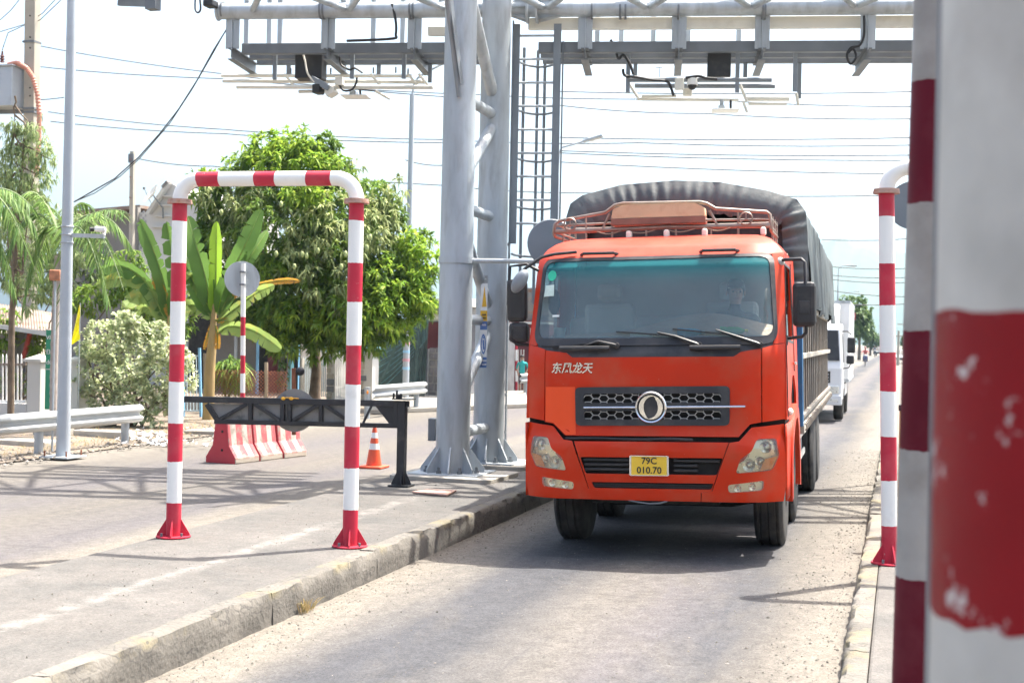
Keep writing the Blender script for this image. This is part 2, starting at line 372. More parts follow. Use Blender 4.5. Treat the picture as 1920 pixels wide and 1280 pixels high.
def kerb_mat():
    m = mat('cracked_kerb_concrete', (0.144, 0.133, 0.115), .92, var=.22, vs=2.2, bump=.6, bs=22, dirt=((0.094, 0.086, 0.076), 3.5, .5, .72)); nt = m.node_tree; P = nt.nodes['Principled BSDF']
    co = _n(nt, 'ShaderNodeNewGeometry').outputs['Position']; sep = _n(nt, 'ShaderNodeSeparateXYZ'); nt.links.new(co, sep.inputs[0]); c = P.inputs['Base Color'].links[0].from_socket
    f = mathn(nt, 'MULTIPLY', ramp(nt, sep.outputs[2], ISZ - .07, ISZ - .03), ramp(nt, noise(nt, co, 2.6, 6, .7), .5, .62))      # flaking yellow edge paint
    c = mixc(nt, mathn(nt, 'MULTIPLY', f, .5), c, (0.216, 0.180, 0.086))
    v = _n(nt, 'ShaderNodeTexVoronoi', feature='DISTANCE_TO_EDGE'); v.inputs['Scale'].default_value = 2.1
    wv = _n(nt, 'ShaderNodeVectorMath', operation='ADD'); nw = _n(nt, 'ShaderNodeTexNoise'); nw.inputs['Scale'].default_value = 5; nt.links.new(co, nw.inputs[0])
    nt.links.new(co, wv.inputs[0]); nt.links.new(stretch(nt, nw.outputs[1], (.5, .5, .5)), wv.inputs[1]); nt.links.new(wv.outputs[0], v.inputs['Vector'])
    c = mixc(nt, mathn(nt, 'MULTIPLY', ramp(nt, v.outputs[0], .018, .005), .75), c, (.07, .065, .06))
    nt.links.new(c, P.inputs['Base Color']); return m
K['kerb'] = kerb_mat()
def island(name, x0, x1, y0, y1, kerb_x, sgn, label_road):
    """slab with separate kerb stones along the lane side"""
    xi = kerb_x - sgn * .16
    mb = MB(); a, b = (x0, xi) if sgn > 0 else (xi, x1)
    mb.box(a, b, y0, y1, -.14, ISZ - .004)
    t = tag(mb.build(name, K['island'], bevel=.02), kind='structure')
    y = y0; rr = random.Random(3 if sgn > 0 else 5)
    while y < y1 - .2:
        L = min(rr.uniform(1.9, 2.6), y1 - y); near = y < 16
        n = (4, 24, 4) if near else (2, 8, 2); z0, z1 = -.14, ISZ + rr.uniform(-.008, .006); dx = rr.uniform(-.006, .006)
        xa, xb = sorted((xi + sgn * .003, kerb_x + dx)); bm = bmesh.new(); bmesh.ops.create_cube(bm, size=1)
        for k in range(3):
            for i in range(1, n[k]):
                q = [0, 0, 0]; q[k] = i / n[k] - .5; no = [0, 0, 0]; no[k] = 1
                bmesh.ops.bisect_plane(bm, geom=bm.verts[:] + bm.edges[:] + bm.faces[:], plane_co=q, plane_no=no)
        for v in bm.verts:
            fx, fy, fz = v.co.x + .5, v.co.y + .5, v.co.z + .5; side = fx if sgn > 0 else 1 - fx
            p = Vector((xa + (xb - xa) * fx, y + (L - .006) * fy, z0 + (z1 - z0) * fz)); e = (side > .9) * (fz > .9)
            chip = rr.random() ** 4 * .04 * e; p.x -= sgn * (chip + .012 * e); p.z -= chip * .9 + .006 * e
            if side > .9: p.x += sgn * rr.uniform(-.007, .007)
            if fz > .9: p.z += rr.uniform(-.004, .004)
            v.co = p
        me = bpy.data.meshes.new('kerb_stone'); bm.to_mesh(me); bm.free(); me.materials.append(K['kerb']); link('kerb_stone', me, t, 50)
        y += L
    return t
isl_l = island('traffic_island', -6.4, -4.28, -3, 25, -4.28, 1, '')
isl_r = island('traffic_island_with_barrier', -.3, 1.5, -3, 26, -.3, -1, '')
# ---- loose stones and grit along the kerbs (uncountable)
def grit(name, spots, label):
    rr = random.Random(11); vs = []; fs = []
    ico = [(0, 0, 1), (.9, 0, .2), (.2, .85, .25), (-.75, .5, .2), (-.7, -.55, .15), (.25, -.8, .2), (0, 0, -.3)]
    tri = [(0, 1, 2), (0, 2, 3), (0, 3, 4), (0, 4, 5), (0, 5, 1), (6, 2, 1), (6, 3, 2), (6, 4, 3), (6, 5, 4), (6, 1, 5)]
    for x, y, z, s in spots:
        o = len(vs); a = rr.uniform(0, 6.28); k = [rr.uniform(.6, 1.3) for _ in range(3)]
        for p in ico:
            q = (p[0] * k[0], p[1] * k[1], p[2] * k[2]); vs.append((x + s * (q[0] * math.cos(a) - q[1] * math.sin(a)), y + s * (q[0] * math.sin(a) + q[1] * math.cos(a)), z + s * q[2] * .8))
        fs += [tuple(i + o for i in t) for t in tri]
    me = bpy.data.meshes.new(name); me.from_pydata(vs, [], fs); me.materials.append(K['stone'])
    return tag(link(name, me), label, 'gravel', kind='stuff')
K['stone'] = mat('grit_stone', (0.17, 0.155, 0.135), .9, var=.3, vs=8, rpi=.35)
rr = random.Random(4); sp = []
for i in range(2600):
    y = rr.uniform(5.5, 22); d = abs(rr.gauss(0, .28)); x = -4.25 + d; sp.append((x, y, zr(x), rr.choice((.004, .005, .006, .008, .012)) * rr.uniform(.7, 1.2)))
for i in range(3000):
    y = rr.uniform(7, 26); d = abs(rr.gauss(0, .32)); x = -.33 - d; sp.append((x, y, zr(x), rr.choice((.004, .005, .006, .009, .014)) * rr.uniform(.7, 1.2)))
for i in range(900):
    y = rr.uniform(5.5, 14); x = rr.uniform(-3.9, -.4); sp.append((x, y, zr(x), rr.choice((.004, .005, .006, .009)) * rr.uniform(.7, 1.2)))
for i in range(700):
    y = rr.uniform(5, 18); x = rr.uniform(-6.3, -4.5); sp.append((x, y, ISZ, rr.choice((.004, .006, .009))))
for i in range(1400):
    y = rr.uniform(11, 27); x = -12.6 - abs(rr.gauss(0, 1)) + .5; sp.append((x, y, .03, rr.choice((.01, .015, .03, .05)) * rr.uniform(.6, 1.2)))
grit('gravel', sp, 'loose grey grit and stones scattered along the kerbs and verge')
# ================================================================ the orange lorry (local frame: x across, y rearwards, z up, origin under the front bumper)
def FS(x, z, corner=.2):
    y = float(np.interp(z, [.3, .6, 1.05, 1.2, 1.9, 2.0, 2.75, 2.85, 2.95, 3.02, 3.08], [.06, 0, 0, .05, .10, .14, .42, .50, .62, .78, 1.05]))
    return y + corner * max(0, (abs(x) - .8) / .42) ** 2.2
def FF(off=0.): return lambda x, z: (x, FS(x, z) - off, z)
def mir(p): return [(-x, z) for x, z in reversed(p)]
def paint(name, col):
    return mat(name, col, .42, 0., var=.07, vs=1.3, coat=.15, spec=.1, dust=((.5, .18, .15), .3, 1.0, .27), dirt=((.38, .1, .05), 2.6, .45, 1.0), worn=((.5, .33, .27), 42, .69, .72))  # pinkish dust tint also paints in the sky reflected by the brow
K['cab'] = paint('orange_red_paint', (.54, .03, .005)); K['cabpatch'] = mat('bright_orange_paint', (.78, .075, .012), .4, var=.03, coat=.1, spec=.25)
K['trim'] = mat('black_trim', (.022, .022, .025), .45, var=.2, dirt=((.12, .11, .1), 4, .45, 1.0))
K['dark'] = mat('dark_underside', (.012, .012, .013), .8, dirt=((.07, .06, .05), 4, .4, 1.0))
K['lens'] = glass('lamp_lens', (.96, .93, .76), .04, .05, dust=.22, dustc=(.75, .72, .6)); K['amber'] = mat('amber_lens', (.75, .27, .03), .25, var=.1)
K['refl'] = mat('lamp_reflector', (.8, .8, .74), .3, .6, var=.04, vs=4)
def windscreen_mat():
    m = glass('windscreen_glass', (.8, .85, .85), .02, .015, 1.5, dust=.36, dustc=(.26, .38, .43), dlo=-.7, dhi=1.1); nt = m.node_tree  # bluish film paints the reflected sky veil into the glass colour
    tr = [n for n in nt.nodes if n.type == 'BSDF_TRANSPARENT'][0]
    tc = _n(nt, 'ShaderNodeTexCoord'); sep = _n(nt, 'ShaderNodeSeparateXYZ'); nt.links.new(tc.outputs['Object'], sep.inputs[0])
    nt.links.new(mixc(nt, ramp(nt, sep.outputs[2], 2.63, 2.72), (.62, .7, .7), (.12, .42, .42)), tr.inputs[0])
    df = [n for n in nt.nodes if n.type == 'BSDF_DIFFUSE'][0]; top = ramp(nt, sep.outputs[2], 2.55, 2.76); nt.links.new(mixc(nt, top, (.26, .38, .43), (.03, .33, .36)), df.inputs[0])  # teal top band: glass tint with some reflection painted in
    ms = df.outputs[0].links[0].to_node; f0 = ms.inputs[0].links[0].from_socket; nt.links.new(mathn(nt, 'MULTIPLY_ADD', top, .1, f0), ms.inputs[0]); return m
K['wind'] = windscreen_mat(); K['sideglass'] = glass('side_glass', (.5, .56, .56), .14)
K['yplate'] = mat('yellow_plate', (.8, .52, .04), .4, var=.05); K['ink'] = mat('black_ink', (.015, .015, .018), .5)
K['wood'] = mat('weathered_wood', (.33, .26, .18), .85, var=.25, vs=4, sc=(1, 1, .2)); K['bluep'] = mat('blue_paint', (.03, .14, .3), .5, var=.2, dirt=((.2, .2, .2), 5, .55, 1))
K['cabin'] = mat('grey_cabin_lining', (.42, .41, .38), .85)
TR = thing('cargo_truck', (-2.17, 12.05, -.045), 'orange red cargo truck with dark canvas cover driving towards the camera', 'truck', world=False, rot=(0, -.028, rad(1.2)))
def part(mb, name, m, p=None, smooth=0, bevel=0): return mb.build(name, m, p or TR, smooth, bevel)
# ---- front panels
gopen = rpoly([(-.665, 1.272), (.685, 1.285), (.685, 1.572), (-.665, 1.56)], .05)
hood = [(-1.012, 1.272), (-.922, 1.26), (-.80, 1.152), (.812, 1.155), (.915, 1.268), (1.012, 1.285), (1.012, 1.955), (.835, 1.925), (.766, 1.882), (-.742, 1.882), (-.80, 1.925), (-1.012, 1.95)]
hp = panel('hood', hood, FF(), K['cab'], TR, [gopen], .02, inward=(0, 1, 0))
panel('repainted_patch', [(-1.004, 1.605), (-.712, 1.605), (-.70, 1.16), (-.797, 1.158), (-.92, 1.268), (-1.004, 1.279)], FF(.004), K['cabpatch'], hp, th=.003, inward=(0, 1, 0))['label'] = 'bright orange repainted patch beside the grille'
for s in (-1, 1):
    c = [(1.022, 1.286), (1.225, 1.31), (1.215, 1.6), (1.212, 2.0), (1.13, 1.99), (1.022, 1.958)]
    panel('corner_panel', c if s > 0 else mir(c), FF(), K['cab'], TR, th=.015, inward=(0, 1, 0))
    ap = [(1.118, 1.995), (1.212, 2.005), (1.205, 2.4), (1.19, 2.86), (1.09, 2.85), (1.115, 2.55), (1.135, 2.15)]
    panel('windscreen_pillar', ap if s > 0 else mir(ap), FF(.002), K['cab'], TR, th=.012, inward=(0, 1, 0))
glass_o = rpoly([(-1.125, 2.06), (1.125, 2.065), (1.065, 2.82), (-1.085, 2.812)], [.12, .12, .09, .09], 6)
surround = rpoly([(-1.165, 1.99), (1.16, 1.995), (1.108, 2.85), (-1.12, 2.845)], [.14, .14, .1, .1], 6)
panel('windscreen_surround', surround, FF(.006), K['trim'], TR, [glass_o], .012, inward=(0, 1, 0))
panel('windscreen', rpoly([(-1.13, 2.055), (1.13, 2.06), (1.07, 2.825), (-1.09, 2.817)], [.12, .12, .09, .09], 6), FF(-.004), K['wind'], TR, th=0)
cw = panel('cowl', [(-1.10, 1.945), (-.80, 1.928), (-.745, 1.872), (.77, 1.872), (.835, 1.928), (1.10, 1.95), (1.13, 2.075), (-1.13, 2.07)], FF(-.012), K['trim'], TR, th=.012, inward=(0, 1, 0))
for a, b in ((-.86, -.38), (.37, .83)):
    m = MB(); m.tube([(x, FS(x, 1.965) - .045, 1.965) for x in np.linspace(a, b, 6)], .024, 8); part(m, 'cowl_handle', K['blackpl'], None, 40)
zt = lambda x: float(np.interp(abs(x), [0, .6, .95, 1.08, 1.15, 1.19], [3.085, 3.08, 3.06, 3.0, 2.92, 2.86]))
def brow_f(u, v):                                            # v: 0 at the windscreen, 1 on the roof
    lo = 2.84; top = zt(u); z = lo + (top - lo) * min(1, v); y = FS(u, z)
    return (u, y, z) if v <= 1 else (u, y + (2.25 - y) * (v - 1), top + .012 * math.sin((v - 1) * math.pi))
panel('roof', [(-1.19, 0), (1.19, 0), (1.19, 2), (-1.19, 2)], brow_f, K['cab'], TR, th=.015, step=.07, smooth=60, inward=(0, 1, -1))
for x0, x1 in ((-.74, -.38), (.42, .78)):
    m = MB(); z = 2.875; y = lambda x: FS(x, z)
    m.tube([(x0, y(x0) + .01, z), (x0 + .03, y(x0) - .045, z + .01), (x1 - .03, y(x1) - .045, z + .01), (x1, y(x1) + .01, z)], .016, 8); part(m, 'brow_handle', K['blackpl'], None, 40)
for x in (-.36, .02, .40, .97):
    m = MB(); m.cbox((x, FS(x, 3.06) + .1, 3.10), (.055, .09, .085)); part(m, 'roof_marker_lamp', K['cream'], None, 0, .02)
# ---- grille
hx = [rpoly([(-.63, 1.455), (.655, 1.465), (.655, 1.55), (-.63, 1.54)], .03), rpoly([(-.62, 1.3), (.655, 1.312), (.655, 1.392), (-.62, 1.382)], .03)]
gr = panel('grille_frame', rpoly([(-.70, 1.243), (.73, 1.255), (.735, 1.615), (-.71, 1.602)], .05), FF(.014), K['trim'], TR, hx, .035, inward=(0, 1, 0))
for zc in (1.5, 1.345):
    m = MB(); A, Hh = .05, .062
    for i in range(-9, 10):
        for j in (-1, 0, 1):
            cx = .012 + i * A * 1.5; cz = zc + .008 * cx + (j + (.5 if i % 2 else 0)) * Hh
            if abs(cx - .012) > .66: continue
            P6 = [(cx - A, cz), (cx - A / 2, cz + Hh / 2), (cx + A / 2, cz + Hh / 2), (cx + A, cz)]
            for p, q in zip(P6, P6[1:]):
                if max(abs(p[1] - zc), abs(q[1] - zc)) < .075: m.beam((p[0], FS(p[0], p[1]) + .012, p[1]), (q[0], FS(q[0], q[1]) + .012, q[1]), .02, .007)
    part(m, 'grille_mesh', K['cabin'], gr)['kind'] = 'stuff'
m = MB(); m.box(-.72, .74, .16, .2, 1.2, 1.63); part(m, 'grille_back', K['dark'], gr)
m = MB(); m.tube([(x, FS(x, 1.43) - .035, 1.42 + .012 * x) for x in np.linspace(-.62, .875, 12)], .0115, 8); part(m, 'chrome_bar', K['chrome'], None, 40)
em = MB(); y0 = FS(0, 1.42) - .05; cx, cz = .017, 1.42
ring = []; prof = [(.147, .0), (.147, -.018), (.14, -.026), (.128, -.022), (.122, -.01), (.122, 0)]
em.lathe([(r, -h) for r, h in prof], 40, (cx, y0, cz), (0, -1, 0), close=True); eb = part(em, 'emblem_ring', K['chrome'], None, 40)
m = MB(); m.lathe([(.123, .0), (.123, .004)], 32, (cx, y0 + .004, cz), (0, -1, 0)); part(m, 'emblem_disc', K['trim'], eb)
for s in (0, math.pi):
    bl = []
    for i in range(13):
        a = rad(68 + 190 * i / 12); bl.append((.112 * math.cos(a), .112 * math.sin(a)))
    for i in range(13):
        a = rad(258 - 190 * i / 12); r = .112 - .046 * math.sin(math.pi * (i / 12) ** .75); bl.append((r * math.cos(a), r * math.sin(a)))
    bl = [(x * math.cos(s) - z * math.sin(s), x * math.sin(s) + z * math.cos(s)) for x, z in bl]
    m = MB(); m.prism(bl, lambda u, v: (cx + u, y0 - .004, cz + v), lambda u, v: (cx + u, y0 - .016, cz + v)); part(m, 'emblem_bird', K['chrome'], eb, 0, .003)
Mx = Matrix(((1, 0, 0, -.745), (0, 0, -1, FS(-.745, 1.775) - .004), (0, 1, 0, 1.775), (0, 0, 0, 1)))
text_mesh('chrome_lettering', '东风龙天', .108, K['chrome'], TR, Mx, .005, .2, .92, bold=.0022)
# ---- bumper
hl_r = rpoly([(.975, 1.135), (1.14, 1.138), (1.168, .985), (1.105, .852), (.785, .825), (.828, .952), (.93, 1.025)], .03)
fog_r = rpoly([(.712, .72), (1.04, .762), (1.025, .672), (.72, .648)], .03)
wing = [(.732, 1.102), (.818, 1.115), (.928, 1.238), (1.205, 1.265), (1.222, .95), (1.22, .7), (1.2, .565), (.474, .562), (.478, .645), (.575, .66)]
for s in (-1, 1):
    q = (lambda p: p) if s > 0 else mir
    bw = panel('bumper_corner', q(wing), FF(), K['cab'], TR, [q(hl_r), q(fog_r)], .025, inward=(0, 1, 0))
    hb = panel('headlight_housing', q(rpoly([(x + .012 * (1 if x > 1 else -1), z + .012 * (1 if z > 1 else -1)) for x, z in [(.975, 1.135), (1.14, 1.138), (1.168, .985), (1.105, .852), (.785, .825), (.828, .952), (.93, 1.025)]], .03)), FF(-.05), K['refl'], TR, th=.004, inward=(0, 1, 0))
    panel('headlight_lens', q(hl_r), FF(.002), K['lens'], hb, th=0)
    for bx, bz, br in ((1.05, 1.06, .055), (.90, .90, .06), (1.0, .93, .045)):
        m = MB(); m.lathe([(br, 0), (br * .97, .025), (br * .5, .012), (.012, .004), (.012, .03), (.001, .034)], 20, (s * bx, FS(bx, bz) + .05, bz), (0, -1, 0)); part(m, 'bulb_reflector', K['chrome'], hb, 50)
    am = [(1.045, .955), (1.155, .98), (1.1, .862), (1.0, .85)]
    panel('indicator', q(am), FF(-.006), K['amber'], hb, th=.006, inward=(0, 1, 0))
    fb = panel('fog_light', q(fog_r), FF(.0), K['lens'], TR, th=0)
    panel('fog_housing', q(rpoly([(.705, .728), (1.05, .77), (1.035, .664), (.712, .64)], .03)), FF(-.045), K['refl'], fb, th=.004, inward=(0, 1, 0))
    for bx in (.8, .93):
        m = MB(); m.lathe([(.034, 0), (.033, .03), (.01, .012), (.001, .02)], 16, (s * bx, FS(bx, .7) + .045, .69 + (bx - .8) * .12), (0, -1, 0)); part(m, 'bulb_reflector', K['chrome'], fb, 50)
    # bumper return along the side
    m = MB(); m.grid(8, 6, lambda u, v: (s * (1.222 + .012 * u), FS(1.22, 1) + .86 * u, .565 + (1.26 - .565) * v - (.0)));
    o = part(m, 'bumper_side', K['cab'], None, 40); sm = o.modifiers.new('solid', 'SOLIDIFY'); sm.thickness = .015; sm.offset = 0
intake = rpoly([(-.655, .955), (.673, .962), (.616, .806), (-.603, .8)], .02); slot = rpoly([(-.548, .724), (.588, .73), (.562, .674), (-.52, .668)], .015)
bc = panel('bumper_centre', [(-.712, 1.1), (.724, 1.104), (.567, .66), (.47, .645), (.466, .562), (-.49, .56), (-.495, .642), (-.567, .656)], FF(-.002), K['cab'], TR, [intake, slot], .025, inward=(0, 1, 0))
m = MB(); m.box(-.7, .7, .12, .16, .6, 1.09); part(m, 'bumper_back', K['dark'], bc)
for z in (.84, .885, .93):
    m = MB(); m.box(-.62, -.2, .035, .07, z - .012, z + .012); part(m, 'intake_slat', K['blackpl'], bc, 0, .004)
    m = MB(); m.box(.22, .44 if z < .9 else .64, .035, .07, z - .012, z + .012); part(m, 'intake_slat', K['blackpl'], bc, 0, .004)
for z in (.685, .705):
    m = MB(); m.box(-.53, .57, .03, .05, z - .006, z + .006); part(m, 'slot_bar', K['blackpl'], bc)
m = MB(); m.tube([(x, .03 - .02 * math.sin(3 * x), 1.125 + .004 * math.sin(9 * x)) for x in np.linspace(-.8, .4, 14)], .014, 8); part(m, 'rubber_strip', K['blackpl'], bc, 40)
m = MB(); m.box(-1.212, 1.212, .3, .6, 1.05, 1.4); m.box(-.9, .9, .14, .4, 1.05, 1.3); part(m, 'gap_filler', K['dark'])
pl = MB(); pl.prism(rpoly([(-.172, .796), (.174, .798), (.174, .974), (-.17, .974)], .012), lambda u, v: (u, -.03, v), lambda u, v: (u, -.022, v)); pl = part(pl, 'licence_plate', K['yplate'])
m = MB()
for a, b in (((-.173, .796), (.175, .798)), ((.175, .798), (.175, .975)), ((.175, .975), (-.171, .975)), ((-.171, .975), (-.173, .796))): m.beam((a[0], -.028, a[1]), (b[0], -.028, b[1]), .018, .008)
part(m, 'plate_rim', K['chrome'], pl)
for tx, sz, z, sx in (('79C', .085, .928, 1.0), ('010.70', .085, .842, 1.0)):
    text_mesh('plate_lettering', tx, sz, K['ink'], pl, Matrix(((1, 0, 0, .002), (0, 0, -1, -.0325), (0, 1, 0, z), (0, 0, 0, 1))), .0008, 0, sx, bold=.0015)
m = MB(); m.tube([(-.2, .02, .56), (-.1, -.005, .545), (.0, -.01, .535), (.1, -.005, .542), (.16, .02, .56)], .008, 6); part(m, 'tow_wire', K['galvd'], None, 40)
# ---- wipers
for px, dx, zt0 in ((-.32, -.62, 2.0), (.45, -.78, 2.12), (1.0, -.8, 2.14)):
    m = MB(); z = 1.99; e = px + dx; zm = 2.07 if zt0 > 2 else 2.03
    m.lathe([(.03, 0), (.028, .04), (.001, .045)], 12, (px, FS(px, z) + .0, z), (0, -1, 0))
    pts = [(px, FS(px, z) - .035, z), (px + dx * .28, FS(px + dx * .28, zm) - .045, zm), (px + dx * .5, FS(px + dx * .5, zt0) - .03, zt0 - .01)]
    m.tube(pts, [.02, .014, .008], 6); w = part(m, 'wiper_arm', K['blackpl'], None, 40)
    m = MB(); m.beam((px + dx * .18, FS(px + dx * .18, zm) - .022, zm + .0), (e, FS(e, zt0) - .018, zt0 + (.0 if zt0 > 2 else -.03)), .018, .014); part(m, 'wiper_blade', K['blackpl'], w)
# ---- sides of the cab
def side(s, off=0.): return lambda y, z: (s * (float(np.interp(z, [1.0, 1.3, 2.0, 2.86, 3.0], [1.225, 1.232, 1.222, 1.19, 1.17])) + off), y, z)
for s in (-1, 1):
    fr = lambda z: FS(1.21, z) + .004
    outl = [(fr(1.3), 1.3), (fr(1.6), 1.6), (fr(2.0), 2.0), (fr(2.4), 2.4), (fr(2.86), 2.86), (1.2, 2.865), (2.25, 2.865), (2.25, 1.25), (1.9, 1.25), (1.86, 1.5), (1.6, 1.68), (1.3, 1.68), (1.02, 1.5), (.98, 1.28)]
    wnd = rpoly([(fr(2.08) + .1, 2.05), (1.5, 2.02), (1.5, 2.74), (fr(2.7) + .09, 2.74)], .06)
    sd = panel('cab_side', outl, side(s), K['cab'], TR, [wnd], .02, .12, inward=(-s, 0, 0))
    panel('side_window', wnd if s < 0 else rpoly([(fr(2.08) + .1, 2.05), (1.5, 2.02), (1.5, 2.42), (fr(2.4) + .1, 2.45)], .04), side(s, -.02), K['sideglass'], sd, th=0)
    panel('window_trim', rpoly([(fr(2.08) + .075, 2.025), (1.53, 1.995), (1.53, 2.765), (fr(2.7) + .065, 2.765)], .06), side(s, .004), K['trim'], sd, [wnd], .01, .15, inward=(-s, 0, 0))
    for sm_ in ([(fr(1.5) + .1, 1.32), (fr(1.9) + .07, 1.95), (fr(2.8) + .03, 2.8)], [(1.58, z) for z in (1.72, 2.2, 2.8)]):
        m = MB(); m.tube([side(s, .004)(y, z) for y, z in sm_], .005, 5); part(m, 'door_seam', K['trim'], sd)
    m = MB(); m.beam(side(s, .02)(1.35, 1.8), side(s, .02)(1.52, 1.8), .03, .03); part(m, 'door_handle', K['chrome'], sd, 0, .008)
    # wheel arch and steps
    ar = [(1.42 + .64 * math.cos(a), .62 + .64 * math.sin(a)) for a in np.linspace(rad(-8), rad(188), 22)]; ar2 = [(1.42 + .78 * math.cos(a), .62 + .78 * math.sin(a)) for a in np.linspace(rad(188), rad(-8), 22)]
    panel('wheel_arch', ar + ar2, side(s, .03), K['cab'], TR, th=.05, step=.15, inward=(-s, 0, 0))
    m = MB(); m.sph((s * 1.245, .52, 1.36), .05, 12, 8, (.6, 1.2, .7)); part(m, 'side_marker_lamp', K['cream'], None, 60)
m = MB(); m.box(-1.17, 1.17, 2.22, 2.25, 1.2, 2.9); part(m, 'cab_back', K['blackpl'])
m = MB(); m.box(-1.16, 1.16, .45, 2.2, 1.2, 1.24); part(m, 'cab_floor', K['dark'])
K['quilt'] = mat('quilted_brown_leatherette', (.42, .29, .2), .6, var=.15)
m = MB(); m.box(-1.14, 1.14, 2.12, 2.2, 1.9, 2.95); part(m, 'cabin_lining', K['cabin'])
m = MB(); m.box(-1.14, .2, 1.7, 2.1, 1.3, 2.3); part(m, 'sleeper_bunk', K['cabin'], None, 0, .08)
# ---- dashboard with quilted cover
def dash(u, v):
    x = -1.1 + 2.2 * u; hump = .13 * math.exp(-((x - .45) / .62) ** 2); y = .26 + .5 * v
    q = .006 * (abs(math.sin((x + y) * 26)) + abs(math.sin((x - y) * 26)))
    return (x, y + .1 * max(0, (abs(x) - .8) / .42) ** 2, 2.02 + v * (.09 + hump * 1.5) - q)
m = MB(); m.grid(140, 34, dash); m.grid(30, 2, lambda u, v: (dash(u, 1)[0], dash(u, 1)[1], dash(u, 1)[2] - .7 * v)); part(m, 'dashboard', K['quilt'], None, 50)
m = MB(); m.lathe([(.21, -.012), (.222, 0), (.21, .012), (.198, 0)], 30, (.66, .86, 2.12), (0, -.75, .65), close=True); m.tube([(.66, .86, 2.12), (.66, .78, 1.95)], .03); m.beam((.47, .86, 2.12), (.85, .86, 2.12), .03, .02); part(m, 'steering_wheel', K['blackpl'], None, 50)
for x in (-.6, .64):
    m = MB(); m.box(x - .26, x + .26, 1.2, 1.34, 1.65, 2.42); m.box(x - .26, x + .26, .95, 1.3, 1.5, 1.7); m.box(x - .13, x + .13, 1.22, 1.33, 2.44, 2.62); part(m, 'seat', K['cabin'], None, 0, .05)
m = MB(); m.sph((-1.0, FS(1.0, 2.45) - .0 + .12, 2.42), .1, 14, 10, (.62, .3, 1.3)); m.tube([(-1.0, FS(1, 2.6) + .1, 2.8), (-1.0, FS(1, 2.5) + .12, 2.52)], .008, 6); part(m, 'oval_mirror', K['blackpl'], None, 60)
def stick(name, pts, col, off=-.001):
    return panel(name, pts, FF(off), mat(name, col, .6, var=.1, vs=30), TR, th=.0015, inward=(0, 1, 0))
stick('round_sticker', [(-1.01 + .045 * math.cos(a), 2.675 + .052 * math.sin(a)) for a in np.linspace(0, 6.2, 20)], (.03, .5, .3))
stick('paper_sticker', [(-1.085, 2.47), (-.975, 2.475), (-.98, 2.585), (-1.075, 2.58)], (.55, .68, .62)); stick('small_sticker', [(-.97, 2.27), (-.9, 2.27), (-.9, 2.288), (-.97, 2.288)], (.7, .72, .7))
# ---- mirrors
def rbox(m, c, sz): m.cbox(c, sz)
for s in (-1, 1):
    y = .52; x0 = 1.385 * s
    if s > 0:
        m = MB(); m.cbox((1.385, y, 2.36), (.215, .13, .42)); mr = part(m, 'door_mirror', K['blackpl'], None, 0, .045)
        m = MB(); m.cbox((1.385, y - .062, 2.33), (.1, .02, .13)); part(m, 'mirror_socket', K['trim'], mr, 0, .009)
        m = MB(); m.tube([(1.15, .62, 2.77), (1.2, .57, 2.785), (1.36, .53, 2.785), (1.395, .48, 2.75), (1.4, .47, 2.4)], .017, 8); part(m, 'mirror_arm', K['blackpl'], mr, 50); m = MB(); m.tube([(1.4, .5, 2.16), (1.4, .5, 2.1), (1.36, .52, 2.06), (1.22, .54, 2.045)], .017, 8); part(m, 'mirror_arm', K['blackpl'], mr, 50)
        m = MB(); m.sph((1.155, .62, 2.76), .06, 12, 8, (.8, 1, .9)); part(m, 'mirror_mount', K['cabin'], mr, 60)
        m = MB(); m.cbox((1.215, .55, 2.03), (.03, .05, .1)); part(m, 'mirror_bracket', K['blackpl'], mr, 0, .01)
    else:
        m = MB(); m.cbox((-1.385, y, 2.44), (.2, .13, .42)); mr = part(m, 'door_mirror', K['blackpl'], None, 0, .045)
        m = MB(); m.cbox((-1.37, y, 2.125), (.19, .13, .2)); part(m, 'wide_angle_mirror', K['blackpl'], mr, 0, .04)
        m = MB(); m.tube([(-.78, FS(.8, 2.88) - .02, 2.905), (-1.0, FS(1, 2.86) - .04, 2.89), (-1.12, .46, 2.86), (-1.27, .4, 2.75), (-1.33, .38, 2.68)], .016, 8); part(m, 'mirror_arm', K['blackpl'], mr, 50); m = MB(); m.tube([(-1.15, .6, 2.72), (-1.3, .55, 2.8), (-1.46, .53, 2.78), (-1.475, .5, 2.4)], .016, 8); part(m, 'mirror_arm', K['blackpl'], mr, 50); m = MB(); m.tube([(-1.42, .47, 2.2), (-1.44, .45, 2.06), (-1.38, .48, 2.01), (-1.2, .55, 2.0)], .016, 8); part(m, 'mirror_arm', K['blackpl'], mr, 50)
        m = MB(); m.sph((-1.3, .3, 2.62), .15, 14, 10, (.45, .5, .85), Matrix.Rotation(.55, 3, 'Y')); part(m, 'kerb_mirror', K['steel'], mr, 60)
